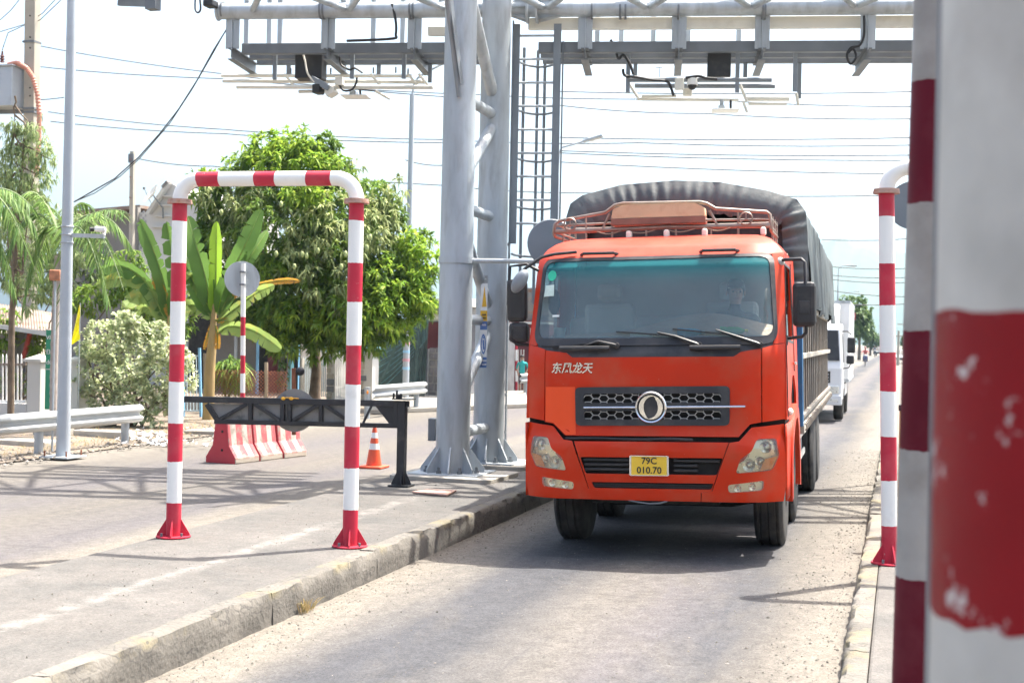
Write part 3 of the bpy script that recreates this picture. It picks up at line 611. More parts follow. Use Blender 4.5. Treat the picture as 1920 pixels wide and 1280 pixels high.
# ---- roof rack, sign box
K['rack'] = mat('tarnished_rack_steel', (.3, .25, .21), .45, .5, var=.2, vs=7, dirt=((.3, .14, .09), 5, .5, .8))
K['tanbox'] = mat('tan_sign_box', (.58, .44, .27), .6, var=.12, dirt=((.35, .2, .12), 5, .5, .9)); K['brown'] = mat('brown_wood', (.2, .1, .07), .6, var=.2, vs=6)
yb = 1.15
rk = MB(); rk.tube([(-1.16, 2.0, 3.12), (-1.16, yb + .05, 3.12), (-1.16, yb, 3.14), (-1.15, yb, 3.24), (-1.1, yb, 3.275), (-.62, yb, 3.345), (-.52, yb, 3.415), (-.44, yb, 3.43), (.34, yb, 3.418), (.41, yb, 3.40), (.5, yb, 3.345), (1.0, yb, 3.295), (1.03, yb, 3.27), (1.04, yb, 3.13), (1.04, yb + .05, 3.11), (1.04, 2.0, 3.11)], .017, 8); rk = part(rk, 'roof_rack', K['rack'], None, 50)
m = MB()
for z0, z1, r in ((3.235, 3.22, .012), (3.17, 3.16, .024)): m.tube([(-1.14, yb, z0 - .01), (0, yb, z0 + .01), (1.03, yb, z1)], r, 8)
for x in (-1.14, 1.03):
    for z in (3.16, 3.24): m.tube([(x, yb, z), (x, 2.1, z)], .012, 8)
    for yy in (1.5, 1.8, 2.1): m.tube([(x, yy, 3.0), (x, yy, 3.28)], .012, 8)
m.tube([(-1.14, 2.1, 3.27), (1.03, 2.1, 3.27)], .014, 8)
part(m, 'rack_rail', K['rack'], rk, 50)
for x in (-.82, -.55, -.2, .1, .45, .72): 
    m = MB(); m.tube([(x, yb, 3.05), (x, yb, 3.17 if abs(x) < .5 else 3.31)], .011, 6); part(m, 'rack_post', K['rack'], rk, 50)
for x in (-.6, .47):
    m = MB(); k = 1 if x < 0 else -1; m.tube([(x - .05 * k, yb - .01, 3.17), (x + .03 * k, yb - .01, 3.33)], .013, 6); part(m, 'rack_post', K['rack'], rk, 50)
for x in (-.98, .8):
    m = MB(); m.lathe([(.062, -.01), (.07, 0), (.062, .01), (.054, 0)], 22, (x, yb - .03, 3.235), (0, -1, 0), close=True)
    for a in (0, 2.09, 4.19): m.beam((x, yb - .03, 3.235), (x + .06 * math.sin(a), yb - .03, 3.235 + .06 * math.cos(a)), .012, .01)
    part(m, 'rack_ornament', K['rack'], rk, 50)
m = MB(); m.prism(rpoly([(-.545, 3.275), (.395, 3.275), (.39, 3.36), (.30, 3.405), (-.42, 3.41), (-.53, 3.37)], .02), lambda u, v: (u, yb - .06, v), lambda u, v: (u, yb + .12, v)); sb = part(m, 'sign_box', K['tanbox'], None, 0, .01)
m = MB(); m.box(-.55, .4, yb - .065, yb + .13, 3.205, 3.272); part(m, 'sign_box_base', K['brown'], sb, 0, .006)
for a, b in ((-.7, -.45), (-.4, -.1), (0, .3), (.4, .65)):
    m = MB(); m.tube([(a + (b - a) * i / 8, yb - .05, 3.15 - .03 * math.sin(math.pi * i / 8)) for i in range(9)], .006, 5); part(m, 'rope_loop', K['wood'], rk)
# ---- chassis
m = MB(); m.box(-.45, -.35, .5, 11.3, .75, 1.0); m.box(.35, .45, .5, 11.3, .75, 1.0); m.box(-.6, .6, .3, 2.2, .5, 1.2); m.box(-.9, .9, .2, .6, .58, .7); part(m, 'chassis', K['dark'])
for y in (1.42, 3.27): m = MB(); m.tube([(-1, y, .5), (-.6, y, .42), (.6, y, .42), (1, y, .5)], .07, 8); part(m, 'axle', K['dark'])
for s in (-1, 1):
    m = MB(); m.box(s * .5 if s > 0 else -1.12, 1.12 if s > 0 else -.5, 3.95, 5.2, .55, 1.02); part(m, 'fuel_tank', K['galvd'], None, 0, .06)
    m = MB(); m.box(s * 1.13 - .012, s * 1.13 + .012, 4.2, 5.5, .58, .66); m.box(s * 1.13 - .012, s * 1.13 + .012, 4.2, 5.5, .84, .92); part(m, 'side_guard', K['cream'], None, 0, .006)
    m = MB(); m.box(s * 1.0 - .17, s * 1.0 + .17, 2.28, 2.3, .3, 1.15); part(m, 'mud_flap', K['rubber'])
def wheel(x, y, s, dual=False):
    m = MB(); R = .505; wt = .145
    m.lathe([(.30, -wt), (.42, -wt), (.475, -wt * .93), (R, -wt * .72), (R, -.09), (R - .014, -.085), (R - .014, -.07), (R, -.065), (R, -.01), (R - .014, -.006), (R - .014, .006), (R, .01), (R, .065), (R - .014, .07), (R - .014, .085), (R, .09), (R, wt * .72), (.475, wt * .93), (.42, wt), (.30, wt)], 44, (x, y, R - .02), (s, 0, 0)); w = part(m, 'wheel', K['rubber'], None, 40)
    m = MB(); d = -.06 if dual else .0
    m.lathe([(.305, wt * .9), (.29, wt), (.27, wt * .8), (.255, .03 + d), (.19, .045 + d), (.15, .06 + d), (.13, .11 + d), (.10, .16 + d), (.06, .17 + d), (.001, .17 + d)], 30, (x, y, R - .02), (s, 0, 0)); r = part(m, 'rim', K['galvd'], w, 40)
    m = MB()
    for k in range(10):
        a = 2 * math.pi * k / 10; m.lathe([(.019, .04 + d), (.019, .09 + d), (.013, .115 + d), (.001, .12 + d)], 8, (x, y + .168 * math.cos(a), R - .02 + .168 * math.sin(a)), (s, 0, 0))
    part(m, 'wheel_nuts', K['chrome'], w, 40)
for y in (1.42, 3.27):
    for s in (-1, 1): wheel(s * 1.0, y, s)
for y in (6.5, 7.85):
    for s in (-1, 1): wheel(s * 1.08, y, s, True); wheel(s * .75, y, s, True)
# ---- cargo body: slatted sides, canvas cover
YB0, YB1 = 2.55, 12.6
m = MB(); m.box(-1.22, 1.22, YB0, YB1, 1.02, 1.12); part(m, 'cargo_floor', K['galvd'])
m = MB(); m.box(-1.2, 1.2, YB0 + .03, YB0 + .07, 1.12, 3.3); part(m, 'bulkhead', K['blackpl'])
K['hay'] = mat('dark_load', (.04, .036, .03), .9, var=.4, vs=6)
m = MB(); m.box(-1.17, 1.17, YB0 + .1, YB1 - .05, 1.13, 2.7); part(m, 'load', K['hay'], None, 0, .05)
K['railp'] = mat('dusty_rail_paint', (.42, .39, .33), .7, var=.15, dirt=((.25, .2, .16), 5, .45, .8)); K['slat'] = mat('grey_slat_metal', (.22, .195, .165), .6, .1, var=.2, vs=3, dirt=((.2, .13, .09), 5, .5, .8))
for s in (-1, 1):
    m = MB(); m.box(s * 1.235 - .03, s * 1.235 + .03, YB0, YB0 + .12, 1.1, 2.55); part(m, 'corner_post', K['bluep'], None, 0, .008)
    for z, h in ((1.07, .12), (1.2, .05), (1.86, .06), (2.42, .07)):
        m = MB(); m.box(s * 1.245 - .025, s * 1.245 + .025, YB0 + .13, YB1, z - h / 2, z + h / 2); part(m, 'side_rail', K['railp'] if z != 1.2 else K['slat'], None, 0, .006)
    mm = MB(); mm.box(-.014, .03, -.055, .055, 1.14, 2.46); me0 = None
    for i in range(17):
        y = YB0 + .38 + i * .58
        if me0 is None:
            o = mm.build('side_slat', K['slat'], TR); me0 = o.data; o.location = (s * 1.205, y, 0)
        else: share('side_slat', me0, TR, (s * 1.205, y, 0))
    hk = MB(); hk.tube([(0, 0, .04), (.03 * s, 0, .025), (.04 * s, 0, -.015), (.02 * s, 0, -.045)], .011, 6); me0 = None
    for i in range(36):
        y = YB0 + .2 + i * .27
        if me0 is None: o = hk.build('rope_hook', K['slat'], TR); me0 = o.data; o.location = (s * 1.26, y, 1.09)
        else: share('rope_hook', me0, TR, (s * 1.26, y, 1.09))
for z, ph in ():
    m = MB(); m.tube([(1.28, YB0 + .3 + .25 * i, z + .02 * math.sin(i * .9 + ph)) for i in range(34)], .008, 5); part(m, 'lashing_rope', K['wood'])
K['tarp'] = mat('dark_green_grey_canvas', (.075, .092, .097), .6, var=.14, vs=1.2, bump=.25, bs=18, dirt=((.17, .18, .17), 2.2, .5, .95), spec=.45, dust=((.3, .29, .25), .5, 1.1, .6))
def arch(t):                                                 # t 0..1 from the right lower edge over the top to the left
    P = [(1.345, 2.42), (1.34, 2.8), (1.33, 3.2), (1.315, 3.42), (1.22, 3.56), (.9, 3.665), (.4, 3.775), (-.1, 3.815), (-.7, 3.79), (-1.15, 3.69), (-1.29, 3.6), (-1.34, 3.45), (-1.35, 3.2), (-1.355, 2.8), (-1.36, 2.42)]
    d = [0]
    for a, b in zip(P, P[1:]): d.append(d[-1] + math.hypot(a[0] - b[0], a[1] - b[1]))
    q = t * d[-1]; return float(np.interp(q, d, [p[0] for p in P])), float(np.interp(q, d, [p[1] for p in P]))
def wob(a, b, k): return math.sin(a * 7.1 * k + 1.3 * b) * .5 + math.sin(a * 13.7 * k - 2.1 * b) * .3 + math.sin(a * 3.3 * k + 5 * b) * .4
def tarp(u, v):
    x, z = arch(u); y = YB0 - .02 + (YB1 - YB0) * v
    sag = .035 * math.sin(v * 10 * math.pi) ** 2 if z > 3.3 else 0; side_ = z < 3.5
    nx = x / 1.35; w = .018 * wob(v * 10, z, 2.2) * (1 if side_ else .35) + (.03 * math.sin(v * 96 + 2 * math.sin(z * 3)) * max(0, (3.3 - z)) if side_ else 0)
    zl = z - sag
    if z < 2.5: zl += .05 * math.sin(v * 31) + .03 * math.sin(v * 83)
    return (x + nx * w - .02 * nx * math.sin(v * 10 * math.pi) ** 2, y, zl - .5 * v ** 3 * 0)
m = MB(); m.grid(90, 150, tarp)
def flap(u, v):                                              # the cover gathered over the front bow
    x, z = arch(u); cx, cz = 0, 2.75; ang = math.atan2(z - cz, x); L = 105 * u
    pl = (math.sin(L * 1.0 + 2.2 * math.sin(L * .33)) * .6 + .4 * math.sin(L * 2.3 + 1)) ; pl *= .55 + .45 * math.sin(L * .21 + 1.1) * math.cos(L * .083); inn = .36 * v
    fx = x - (x - cx) * inn * (.55 if abs(x) > 1.2 else .42); fz = z - (z - cz) * inn * (.95 if z > 3.5 else .35)
    return (fx, YB0 - .02 - .09 * math.sin(v * math.pi * .75) + (.045 if z > 3.5 else .075) * pl * (.2 + v), fz - .03 * pl * v)
m.grid(300, 12, flap); part(m, 'canvas_cover', K['tarp'], None, 55)
m = MB(); m.grid(60, 2, lambda u, v: ((arch(u)[0]) * (1 - v), YB1 - .02, arch(u)[1] * (1 - v) + 2.6 * v)); part(m, 'canvas_end', K['tarp'])
# ---- things in the cab
def TL(x, y, z): return Vector(TR.location) + TR.rotation_euler.to_matrix() @ Vector((x, y, z))
K['gbottle'] = mat('green_plastic', (.06, .5, .08), .25, transl=.3); K['bbottle'] = mat('blue_plastic', (.12, .5, .75), .25, transl=.3); K['ycap'] = mat('yellow_cap', (.75, .6, .05), .4); K['paper'] = mat('white_paper', (.75, .78, .75), .7); K['clearp'] = mat('clear_plastic', (.6, .68, .66), .3, transl=.4)
def bottle(name, x, y, z, ang, col, capc, label, L=.26, r=.036):
    p = TL(x, y, z); t = thing(name, p, label, 'bottle'); R = Matrix.Rotation(ang, 3, 'Z'); d = R @ Vector((1, 0, 0))
    m = MB(); m.lathe([(.001, 0), (r, .004), (r, L * .2), (r * .88, L * .25), (r, L * .3), (r, L * .62), (r * .75, L * .75), (r * .38, L * .86), (r * .38, L * .9)], 16, p, d); m.build('bottle_body', K[col], t, 40)
    m = MB(); m.lathe([(r * .45, L * .88), (r * .45, L), (.001, L)], 12, p, d); m.build('bottle_cap', K[capc], t, 40)
bottle('drink_bottle', .62, .34, 2.125, .05, 'gbottle', 'ycap', 'green bottle with yellow cap lying on the truck dashboard')
bottle('drink_bottle', .22, .33, 2.115, .25, 'bbottle', 'clearp', 'clear and blue bottle lying on the truck dashboard')
p = TL(-.12, .32, 2.08); m = MB(); m.cbox(p, (.2, .1, .05)); tag(m.build('paper_packet', K['paper'], None, 0, .008), 'white paper packet on the dashboard behind the windscreen', 'packet')
p = TL(-.42, .31, 2.06); m = MB(); m.cbox(p, (.24, .08, .035)); tag(m.build('tissue_box', K['clearp'], None, 0, .01), 'pale green flat box on the dashboard near the wipers', 'box')
p = TL(-.97, .56, 2.05); m = MB(); m.lathe([(.05, 0), (.06, .12), (.055, .12), (.045, .006)], 18, p); tag(m.build('plastic_cup', K['clearp'], None, 40), 'pale plastic cup in the left corner of the windscreen', 'cup')
# ================================================================ the toll gantry
BZ = 6.79; BS = .1778
def BP(x, d=0., z=BZ):                                      # a point on the beam line, d behind it
    n = Vector((-BS, 1, 0)).normalized(); p = Vector((x, 17.79 + (x + 9.9) * BS, z)) + n * d; return p
def bp(px, py, d=0.):                                       # where a sight line meets the plane d behind the beam
    n = Vector((-BS, 1, 0)).normalized(); r = ray(px, py); o = BP(-9.9, d, 0)
    t = (n.x * o.x + n.y * o.y) / (n.x * r.x + n.y * r.y); return Vector((r.x * t, r.y * t, CAMH + r.z * t))
c1, c2 = G(848, 893, ISZ), G(915, 872, ISZ)
GT = thing('toll_gantry', (c1.x, c1.y, ISZ), 'grey galvanised steel toll gantry spanning the road above the orange truck', 'gantry')
def gp(mb, name, m='galv', p=None, smooth=0, bevel=0): return mb.build(name, K[m] if isinstance(m, str) else m, p or GT, smooth, bevel)
beam_e = Vector((1, BS, 0)).normalized(); beam_n = Vector((-BS, 1, 0)).normalized()
R0, R1 = .225, .205
cols = []
for c in (c1, c2):
    m = MB(); m.tube([(c.x, c.y, ISZ), (c.x, c.y, 3), (c.x, c.y, 8.4)], [R0, R0 * .98, R1], 32); o = gp(m, 'column', 'galv', None, 50); cols.append(o)
    m = MB(); m.cbox((c.x, c.y, ISZ + .045), (.95, .85, .05)); bpl = gp(m, 'base_plate', 'galv', o, 0, .01)
    for k in range(8):
        a = k * math.pi / 4 + .2; d = Vector((math.cos(a), math.sin(a), 0)); s = Vector((-d.y, d.x, 0)); b = Vector((c.x, c.y, ISZ + .07)); m = MB()
        m.prism([(R0 - .02, 0), (R0 + .2, 0), (R0 + .2, .05), (R0 - .01, .34)], lambda u, v: b + d * u + Vector((0, 0, v)) + s * .009, lambda u, v: b + d * u + Vector((0, 0, v)) - s * .009); gp(m, 'gusset', 'galv', o)
        a += math.pi / 8; m = MB(); m.tube([(c.x + .36 * math.cos(a), c.y + .36 * math.sin(a), ISZ + .06), (c.x + .36 * math.cos(a), c.y + .36 * math.sin(a), ISZ + .15)], .02, 6); m.tube([(c.x + .36 * math.cos(a), c.y + .36 * math.sin(a), ISZ + .07), (c.x + .36 * math.cos(a), c.y + .36 * math.sin(a), ISZ + .105)], .036, 6); gp(m, 'anchor_bolt', 'galvd', o)
m = MB(); m.prism(rpoly([(c1.x - .68, c1.y - .62), (c1.x + .72, c1.y - .66), (c1.x + .78, c1.y + .55), (c1.x - .62, c1.y + .6)], .12), lambda u, v: (u, v, ISZ - .01), lambda u, v: (u, v, ISZ + .05)); o = gp(m, 'plinth', 'conc', cols[0], 0, .015)
m = MB(); m.prism(rpoly([(c2.x - .6, c2.y - .55), (c2.x + .68, c2.y - .55), (c2.x + .68, c2.y + .6), (c2.x - .6, c2.y + .6)], .1), lambda u, v: (u, v, ISZ - .01), lambda u, v: (u, v, ISZ + .052)); gp(m, 'plinth', 'conc', cols[1], 0, .015)
# braces between the two columns
def cpt(c, z, f=0): return Vector((c.x, c.y, z))
zb = [at(895, 805, 17.6).z, at(897, 600, 17.6).z, at(908, 400, 17.6).z, at(915, 203, 17.6).z]
for z in zb: m = MB(); m.tube([cpt(c1, z), cpt(c2, z)], .075, 14); gp(m, 'cross_brace', 'galv', None, 50)
for z0, z1 in ((zb[0] + .1, zb[1] - .1),): m = MB(); m.tube([cpt(c1, z0 + .2), cpt(c2, z1)], .08, 14); gp(m, 'diagonal_brace', 'galv', None, 50)
m = MB(); m.tube([cpt(c1, zb[2] - .1), cpt(c2, zb[1] + .1)], .08, 14); gp(m, 'diagonal_brace', 'galv', None, 50)
m = MB(); m.tube([cpt(c1, zb[2] + .25), cpt(c2, zb[3] - .1)], .08, 14); gp(m, 'diagonal_brace', 'galv', None, 50)
m = MB(); m.tube([cpt(c1, 6.9), cpt(c2, zb[3] + .15)], .085, 14); gp(m, 'diagonal_brace', 'galv', None, 50)
# the truss: four chords with web members
chr_ = {}
for nm, d, z, x0, x1 in (('rear_low', 0, BZ, -9.9, 11), ('front_low', -1.72, BZ + .02, -10.9, 11), ('rear_up', 0, BZ + 1.5, -9.6, 11), ('front_up', -1.72, BZ + 1.5, -9.6, 11)):
    m = MB(); m.tube([BP(x0, d, z), BP(x1, d, z)], .118 if 'low' in nm else .1, 20); o = gp(m, 'chord', 'galv', None, 50); chr_[nm] = o
    m = MB(); e = BP(x0, d, z); m.tube([e - beam_e * .03, e], .14, 20); gp(m, 'end_cap', 'galv', o, 40)
    if nm == 'rear_low':
        for px in (418, 602, 608, 770, 776, 1110, 1163, 1173, 1272, 1430, 1434):
            q = bp(px, 20, d); m = MB(); m.tube([q - beam_e * .014, q + beam_e * .014], .131, 20); gp(m, 'clamp_band', 'galvd', o, 40)
        q = BP(c2.x + .42, 0); m = MB()
        for k in (-.07, .07): m.tube([q + beam_e * (k - .018), q + beam_e * (k + .018)], .21, 24)
        gp(m, 'flange', 'galv', o, 40)
        for k in range(6):
            a = k * math.pi / 3; dv = beam_n * math.cos(a) + Vector((0, 0, 1)) * math.sin(a); m = MB(); m.prism([(.1, .09), (.2, .09), (.12, .42), (.1, .42)], lambda u, v: q + dv * u + beam_e * v + dv.cross(beam_e) * .008, lambda u, v: q + dv * u + beam_e * v - dv.cross(beam_e) * .008); gp(m, 'flange_rib', 'galv', o)
            m = MB(); m.prism([(.1, -.09), (.2, -.09), (.12, -.3), (.1, -.3)], lambda u, v: q + dv * u + beam_e * v + dv.cross(beam_e) * .008, lambda u, v: q + dv * u + beam_e * v - dv.cross(beam_e) * .008); gp(m, 'flange_rib', 'galv', o)
xs = list(np.arange(-9.4, 11, 1.45))
for i in range(len(xs) - 1):
    a, b = xs[i], xs[i + 1]; mid = (a + b) / 2
    for d in (0, -1.72):
        for p, q in ((BP(a, d, BZ), BP(mid, d, BZ + 1.5)), (BP(mid, d, BZ + 1.5), BP(b, d, BZ))): m = MB(); m.tube([p, q], .048, 10); gp(m, 'web_member', 'galv', None, 50)
    for z in (BZ, BZ + 1.5):
        m = MB(); m.tube([BP(a, 0, z), BP(mid if z == BZ else b, -1.72, z)], .048, 10); gp(m, 'web_member', 'galv', None, 50)
        if z == BZ: m = MB(); m.tube([BP(mid, -1.72, z), BP(b, 0, z)], .048, 10); gp(m, 'web_member', 'galv', None, 50)
# catwalk brackets and rails behind the lower chord
for px, lean in ((437, 0), (616, 0), (778, 0), (1098, 0), (1274, 0), (1430, 0), (1628, 0)):
    top = bp(px, 30, .02); zl = bp(px, 92, .02).z; p = Vector((top.x, top.y, BZ - .1)); q = Vector((top.x, top.y, zl))
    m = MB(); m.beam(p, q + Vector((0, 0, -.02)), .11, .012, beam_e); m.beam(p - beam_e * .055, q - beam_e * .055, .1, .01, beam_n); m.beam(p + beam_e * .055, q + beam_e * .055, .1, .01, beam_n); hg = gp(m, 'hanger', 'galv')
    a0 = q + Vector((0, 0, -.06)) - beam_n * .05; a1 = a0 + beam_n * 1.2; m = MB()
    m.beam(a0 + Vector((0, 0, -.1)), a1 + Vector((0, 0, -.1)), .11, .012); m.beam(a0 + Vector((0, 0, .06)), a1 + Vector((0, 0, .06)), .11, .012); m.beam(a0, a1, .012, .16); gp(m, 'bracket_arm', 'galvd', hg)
zc = bp(616, 92, .02).z + .02
for d, w in ((.2, .1), (.58, .1), (.96, .1)):
    for xa, xb in ((BP(0).x - 9.6, c2.x - .3), (c2.x + .5, 10.5)):
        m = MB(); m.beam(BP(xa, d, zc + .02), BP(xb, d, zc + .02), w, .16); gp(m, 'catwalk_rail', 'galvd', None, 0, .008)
m = MB(); m.beam(BP(c2.x + .35, .16, zc + .36), BP(10, .16, zc + .36), .1, .17); gp(m, 'cable_tray', 'cream', None, 0, .008)
m = MB(); m.beam(BP(-7.7 + .9, .2, zc + .27), BP(c2.x - .25, .2, zc + .27), .1, .13); gp(m, 'cable_tray', 'cream', None, 0, .008)
for xa, xb in ((-9.3, -6.2), (-4.4, -1.4), (-1.1, 3)):
    m = MB(); m.beam(BP(xa, 1.02, zc + .75), BP(xb, 1.02, zc + .75), .05, .06); gp(m, 'rusty_handrail', 'rust')
for px in (462, 505, 525, 700, 755, 1120, 1165, 1225, 1385, 1290):
    q = bp(px, 60, .98); m = MB(); m.beam((q.x, q.y, zc), (q.x, q.y, zc + 1.2), .07, .05, beam_n); gp(m, 'rail_post', 'galv')
# a bracket at the free end of the front chord
q = BP(-10.55, -1.72, BZ); m = MB(); m.beam(q + Vector((-.35, .25, -.16)), q + Vector((.4, -.1, -.3)), .05, .2); m.beam(q + Vector((.4, -.1, -.02)), q + Vector((.4, -.1, -.44)), .16, .14); gp(m, 'end_bracket', 'galvd')
m = MB(); m.tube([at(861, 182, c1.y - .24), at(846, 60, c1.y - .45), at(830, -60, c1.y - .85)], .035, 8); m.beam(at(866, 158, c1.y - .25), at(838, -60, c1.y - .7), .012, .09); gp(m, 'knee_brace', 'steel', None, 40)
# ---- caged ladder
zl0, zl1 = at(1000, 455, 18.5).z, zc + .1
la, lb = bp(965, 300, .12), bp(1041, 300, .12); LA, LB = (Vector((p.x, p.y, 0)) for p in (la, lb)); lad = None
for i, (p, w) in enumerate(((LA, .09), (LB, .11))):
    m = MB(); m.beam(p + Vector((0, 0, zl0)), p + Vector((0, 0, zl1 + .25)), w, .05, beam_n); o = gp(m, 'ladder_rail', 'steel', lad)
    lad = lad or o
m = MB(); m.beam(LA + beam_e * -.06 + Vector((0, .02, ISZ + .1)), LA + beam_e * -.06 + Vector((0, .02, zl1 + .3)), .02, .12, beam_n); gp(m, 'ladder_flange', 'steel', lad)
z = zl0 + .3
me0 = None
while z < zl1 + .1:
    if me0 is None:
        m = MB(); m.tube([LA, LB], .018, 8); o = m.build('rung', K['galv'], lad, 40, origin=GT['_org']); me0 = o.data; o.location = (0, 0, z)
    else: share('rung', me0, lad, (0, 0, z))
    z += .345
mid = (LA + LB) / 2; hw = (LB - LA).length / 2
def cage(a): return mid + beam_e * (hw * 1.05 * math.cos(a)) + beam_n * (.62 * math.sin(a))
for k in range(8):
    z = zl1 - .25 - k * .72
    if z < 2.6: break
    m = MB(); m.tube([cage(a) + Vector((0, 0, z)) for a in np.linspace(0, math.pi, 13)], .018, 6); gp(m, 'cage_hoop', 'steel', lad, 40)
for a in (.75, 1.35, 1.7, 2.4): m = MB(); m.beam(cage(a) + Vector((0, 0, 2.5)), cage(a) + Vector((0, 0, zl1)), .045, .012, beam_n); gp(m, 'cage_strap', 'steel', lad)
m = MB(); m.beam(cage(0) + beam_e * .07 + Vector((0, 0, 2.4)), cage(0) + beam_e * .07 + Vector((0, 0, zl1)), .02, .02); gp(m, 'ladder_cable', 'galvd', lad)
for k in range(6): 
    m = MB(); p = LA + beam_e * -.06; m.cbox((p.x, p.y - .08, .6 + k * .55), (.05, .03, .04)); gp(m, 'ladder_bolt', 'galvd', lad)
m = MB(); p = at(820, 805, c1.y + .1); m.cbox(p + Vector((-.06, 0, 0)), (.1, .14, .3)); gp(m, 'terminal_box', 'galvd', None, 0, .01)
# ---- stickers on the brace: warning strip
t = thing('warning_strip_sign', bp(905, 690, -.95), 'narrow warning strip sign with yellow triangle and blue panels on the gantry', 'sign')
K['sgrey'] = mat('sign_grey', (.3, .31, .31), .6); K['swhite'] = mat('sign_white', (.75, .76, .76), .5, var=.04); K['syellow'] = mat('sign_yellow', (.75, .42, .03), .5); K['sblue'] = mat('sign_blue', (.08, .17, .42), .5)
d = -.95
def strip(y0, y1, mname, nm, off=0., inset=0.):
    def edge(y): k = (y - 516) / 174; return (902 - 3.0 * k + inset, 914.5 - 2.5 * k - inset)
    a, b = edge(y0); c_, e_ = edge(y1); vs = [bp(a, y0, d - off), bp(b, y0, d - off), bp(e_, y1, d - off), bp(c_, y1, d - off)]; m = MB()
    m.add(vs + [v + beam_n * .006 for v in vs], [(0, 1, 2, 3), (7, 6, 5, 4), (0, 4, 5, 1), (1, 5, 6, 2), (2, 6, 7, 3), (3, 7, 4, 0)]); return m.build(nm, K[mname], t)
strip(516, 531, 'sgrey', 'panel'); strip(531.3, 582, 'swhite', 'panel'); strip(582.3, 602, 'syellow', 'panel'); strip(602.3, 618, 'sblue', 'panel'); strip(618.3, 669, 'swhite', 'panel'); strip(669.3, 689, 'sblue', 'panel')
m = MB(); vs = [bp(908.3, 536, d - .004), bp(912.6, 575, d - .004), bp(903.6, 575, d - .004)]; m.add(vs, [(0, 1, 2)]); m.build('triangle', K['syellow'], t)
for w_, y0, y1, mm in ((1.6, 626, 664, 'sblue'), (3.3, 630, 660, 'swhite')):
    m = MB(); vs = []
    for k in range(20):
        a = k * math.pi / 10; vs.append(bp(906.3 + (6.2 - w_) * math.cos(a), (y0 + y1) / 2 + (y1 - y0) / 2 * math.sin(a), d - (.004 if mm == 'sblue' else .006)))
    m.add(vs, [tuple(range(20))]); m.build('pictogram', K[mm], t)
m = MB(); m.beam(bp(906, 637, d - .008), bp(907, 655, d - .008), .02, .004); m.sph(bp(906.5, 633, d - .008), .012, 8, 6); m.build('pictogram', K['sblue'], t)
for y, mm in ((590, 'ink'), (596, 'ink'), (609, 'swhite'), (676, 'swhite'), (683, 'swhite'), (523, 'swhite')):
    m = MB(); x = 903.5
    rr = random.Random(y)
    while x < 911:
        w_ = rr.uniform(.7, 1.6); m.beam(bp(x, y, d - .004), bp(x + w_, y, d - .004), .003, .024); x += w_ + .6
    m.build('print_line', K[mm], t)
# ---- camera and antenna rigs hung under the catwalk
K['rig'] = K['cream']
def rig_bar(t, x0, y0, x1, y1, d, r, nm='rig_bar', m='cream'): mb = MB(); mb.tube([bp(x0, y0, d), bp(x1, y1, d)], r, 10); return mb.build(nm, K[m], t, 40)
def hang(t, px, y1, d, w=.06, m='steel'): a = bp(px, y1, d); mb = MB(); mb.beam(a, (a.x, a.y, zc), w, .04, beam_n); return mb.build('rig_hanger', K[m], t)
p0 = bp(620, 185, .7)
t = thing('camera_rig', p0, 'camera and antenna rig with cream bars under the gantry above the left lane', 'camera rig')
for px, y, d in ((515, 150, .3), (541, 140, .95), (757, 148, .3), (710, 140, .95), (806, 155, .95), (660, 148, .3)): hang(t, px, y, d)
for a in ((415, 142, 772, 143, .95, .027), (418, 152, 797, 154, .65, .03), (444, 163, 812, 164, .35, .032), (560, 172, 628, 171, .5, .026)): rig_bar(t, *a)
for px in (533, 695, 765, 785): rig_bar(t, px, 139, px + 22, 166, .5, .02, 'cross_bar')
m = MB(); q = bp(583, 128, .5); m.cbox(q, (.42, .3, .36), Matrix.Rotation(.17, 3, 'Z')); m.build('black_housing', K['blackpl'], t, 0, .01)
m = MB(); q = bp(604, 158, .35); m.cbox(q, (.34, .2, .09), Matrix.Rotation(.5, 3, 'Y')); m.build('camera_shield', K['steel'], t, 0, .01)
m = MB(); q = bp(597, 168, .35); m.cbox(q, (.13, .2, .14)); m.build('camera_body', K['blackpl'], t, 0, .02)
m = MB(); q = bp(622, 174, .35); m.cbox(q, (.15, .2, .1), Matrix.Rotation(-.5, 3, 'Y')); m.build('camera_body', K['cream'], t, 0, .02)
m = MB(); q = bp(637, 153, .3); m.cbox(q, (.12, .1, .13)); m.build('junction_box', K['cream'], t, 0, .01)
m = MB(); q = bp(667, 182, .5); m.cbox(q, (.4, .36, .016), Matrix.Rotation(.17, 3, 'Z')); ant = m.build('flat_antenna', K['white'], t, 0, .008)
m = MB(); a = bp(663, 176, .5); m.cbox(a, (.1, .1, .06)); m.tube([a, (a.x, a.y, a.z + .12)], .03, 8); m.build('antenna_mount', K['galv'], ant, 0, .005)
m = MB(); m.tube([bp(675, 168, .45), bp(676, 180, .45)], .018, 8); m.build('antenna_cable', K['cable'], t)
m = MB(); m.tube([bp(704, 171, .5), bp(731, 186, .5)], .02, 8); m.build('antenna_stub', K['cream'], t)
for pts in ([(637, 108), (640, 122), (655, 131), (665, 128), (680, 137)], [(636, 160), (645, 170), (660, 168), (668, 155), (669, 146)], [(568, 100), (572, 115), (577, 138), (590, 155)]):
    m = MB(); m.cable([bp(x, y, .28) for x, y in pts], .016); m.build('rig_cable', K['cable'] if pts[0][0] != 568 else K['cream'], t, 40)
for px, py in ((545, 139), (620, 139), (700, 138), (742, 137), (765, 140)):
    m = MB(); q = bp(px, py, .6); m.tube([q, q + Vector((0, 0, .09))], .014, 6); m.build('bolt', K['galvd'], t)
p0 = bp(1330, 205, .7)
t = thing('camera_rig', p0, 'camera and antenna rig with dome camera under the gantry above the orange truck', 'camera rig')
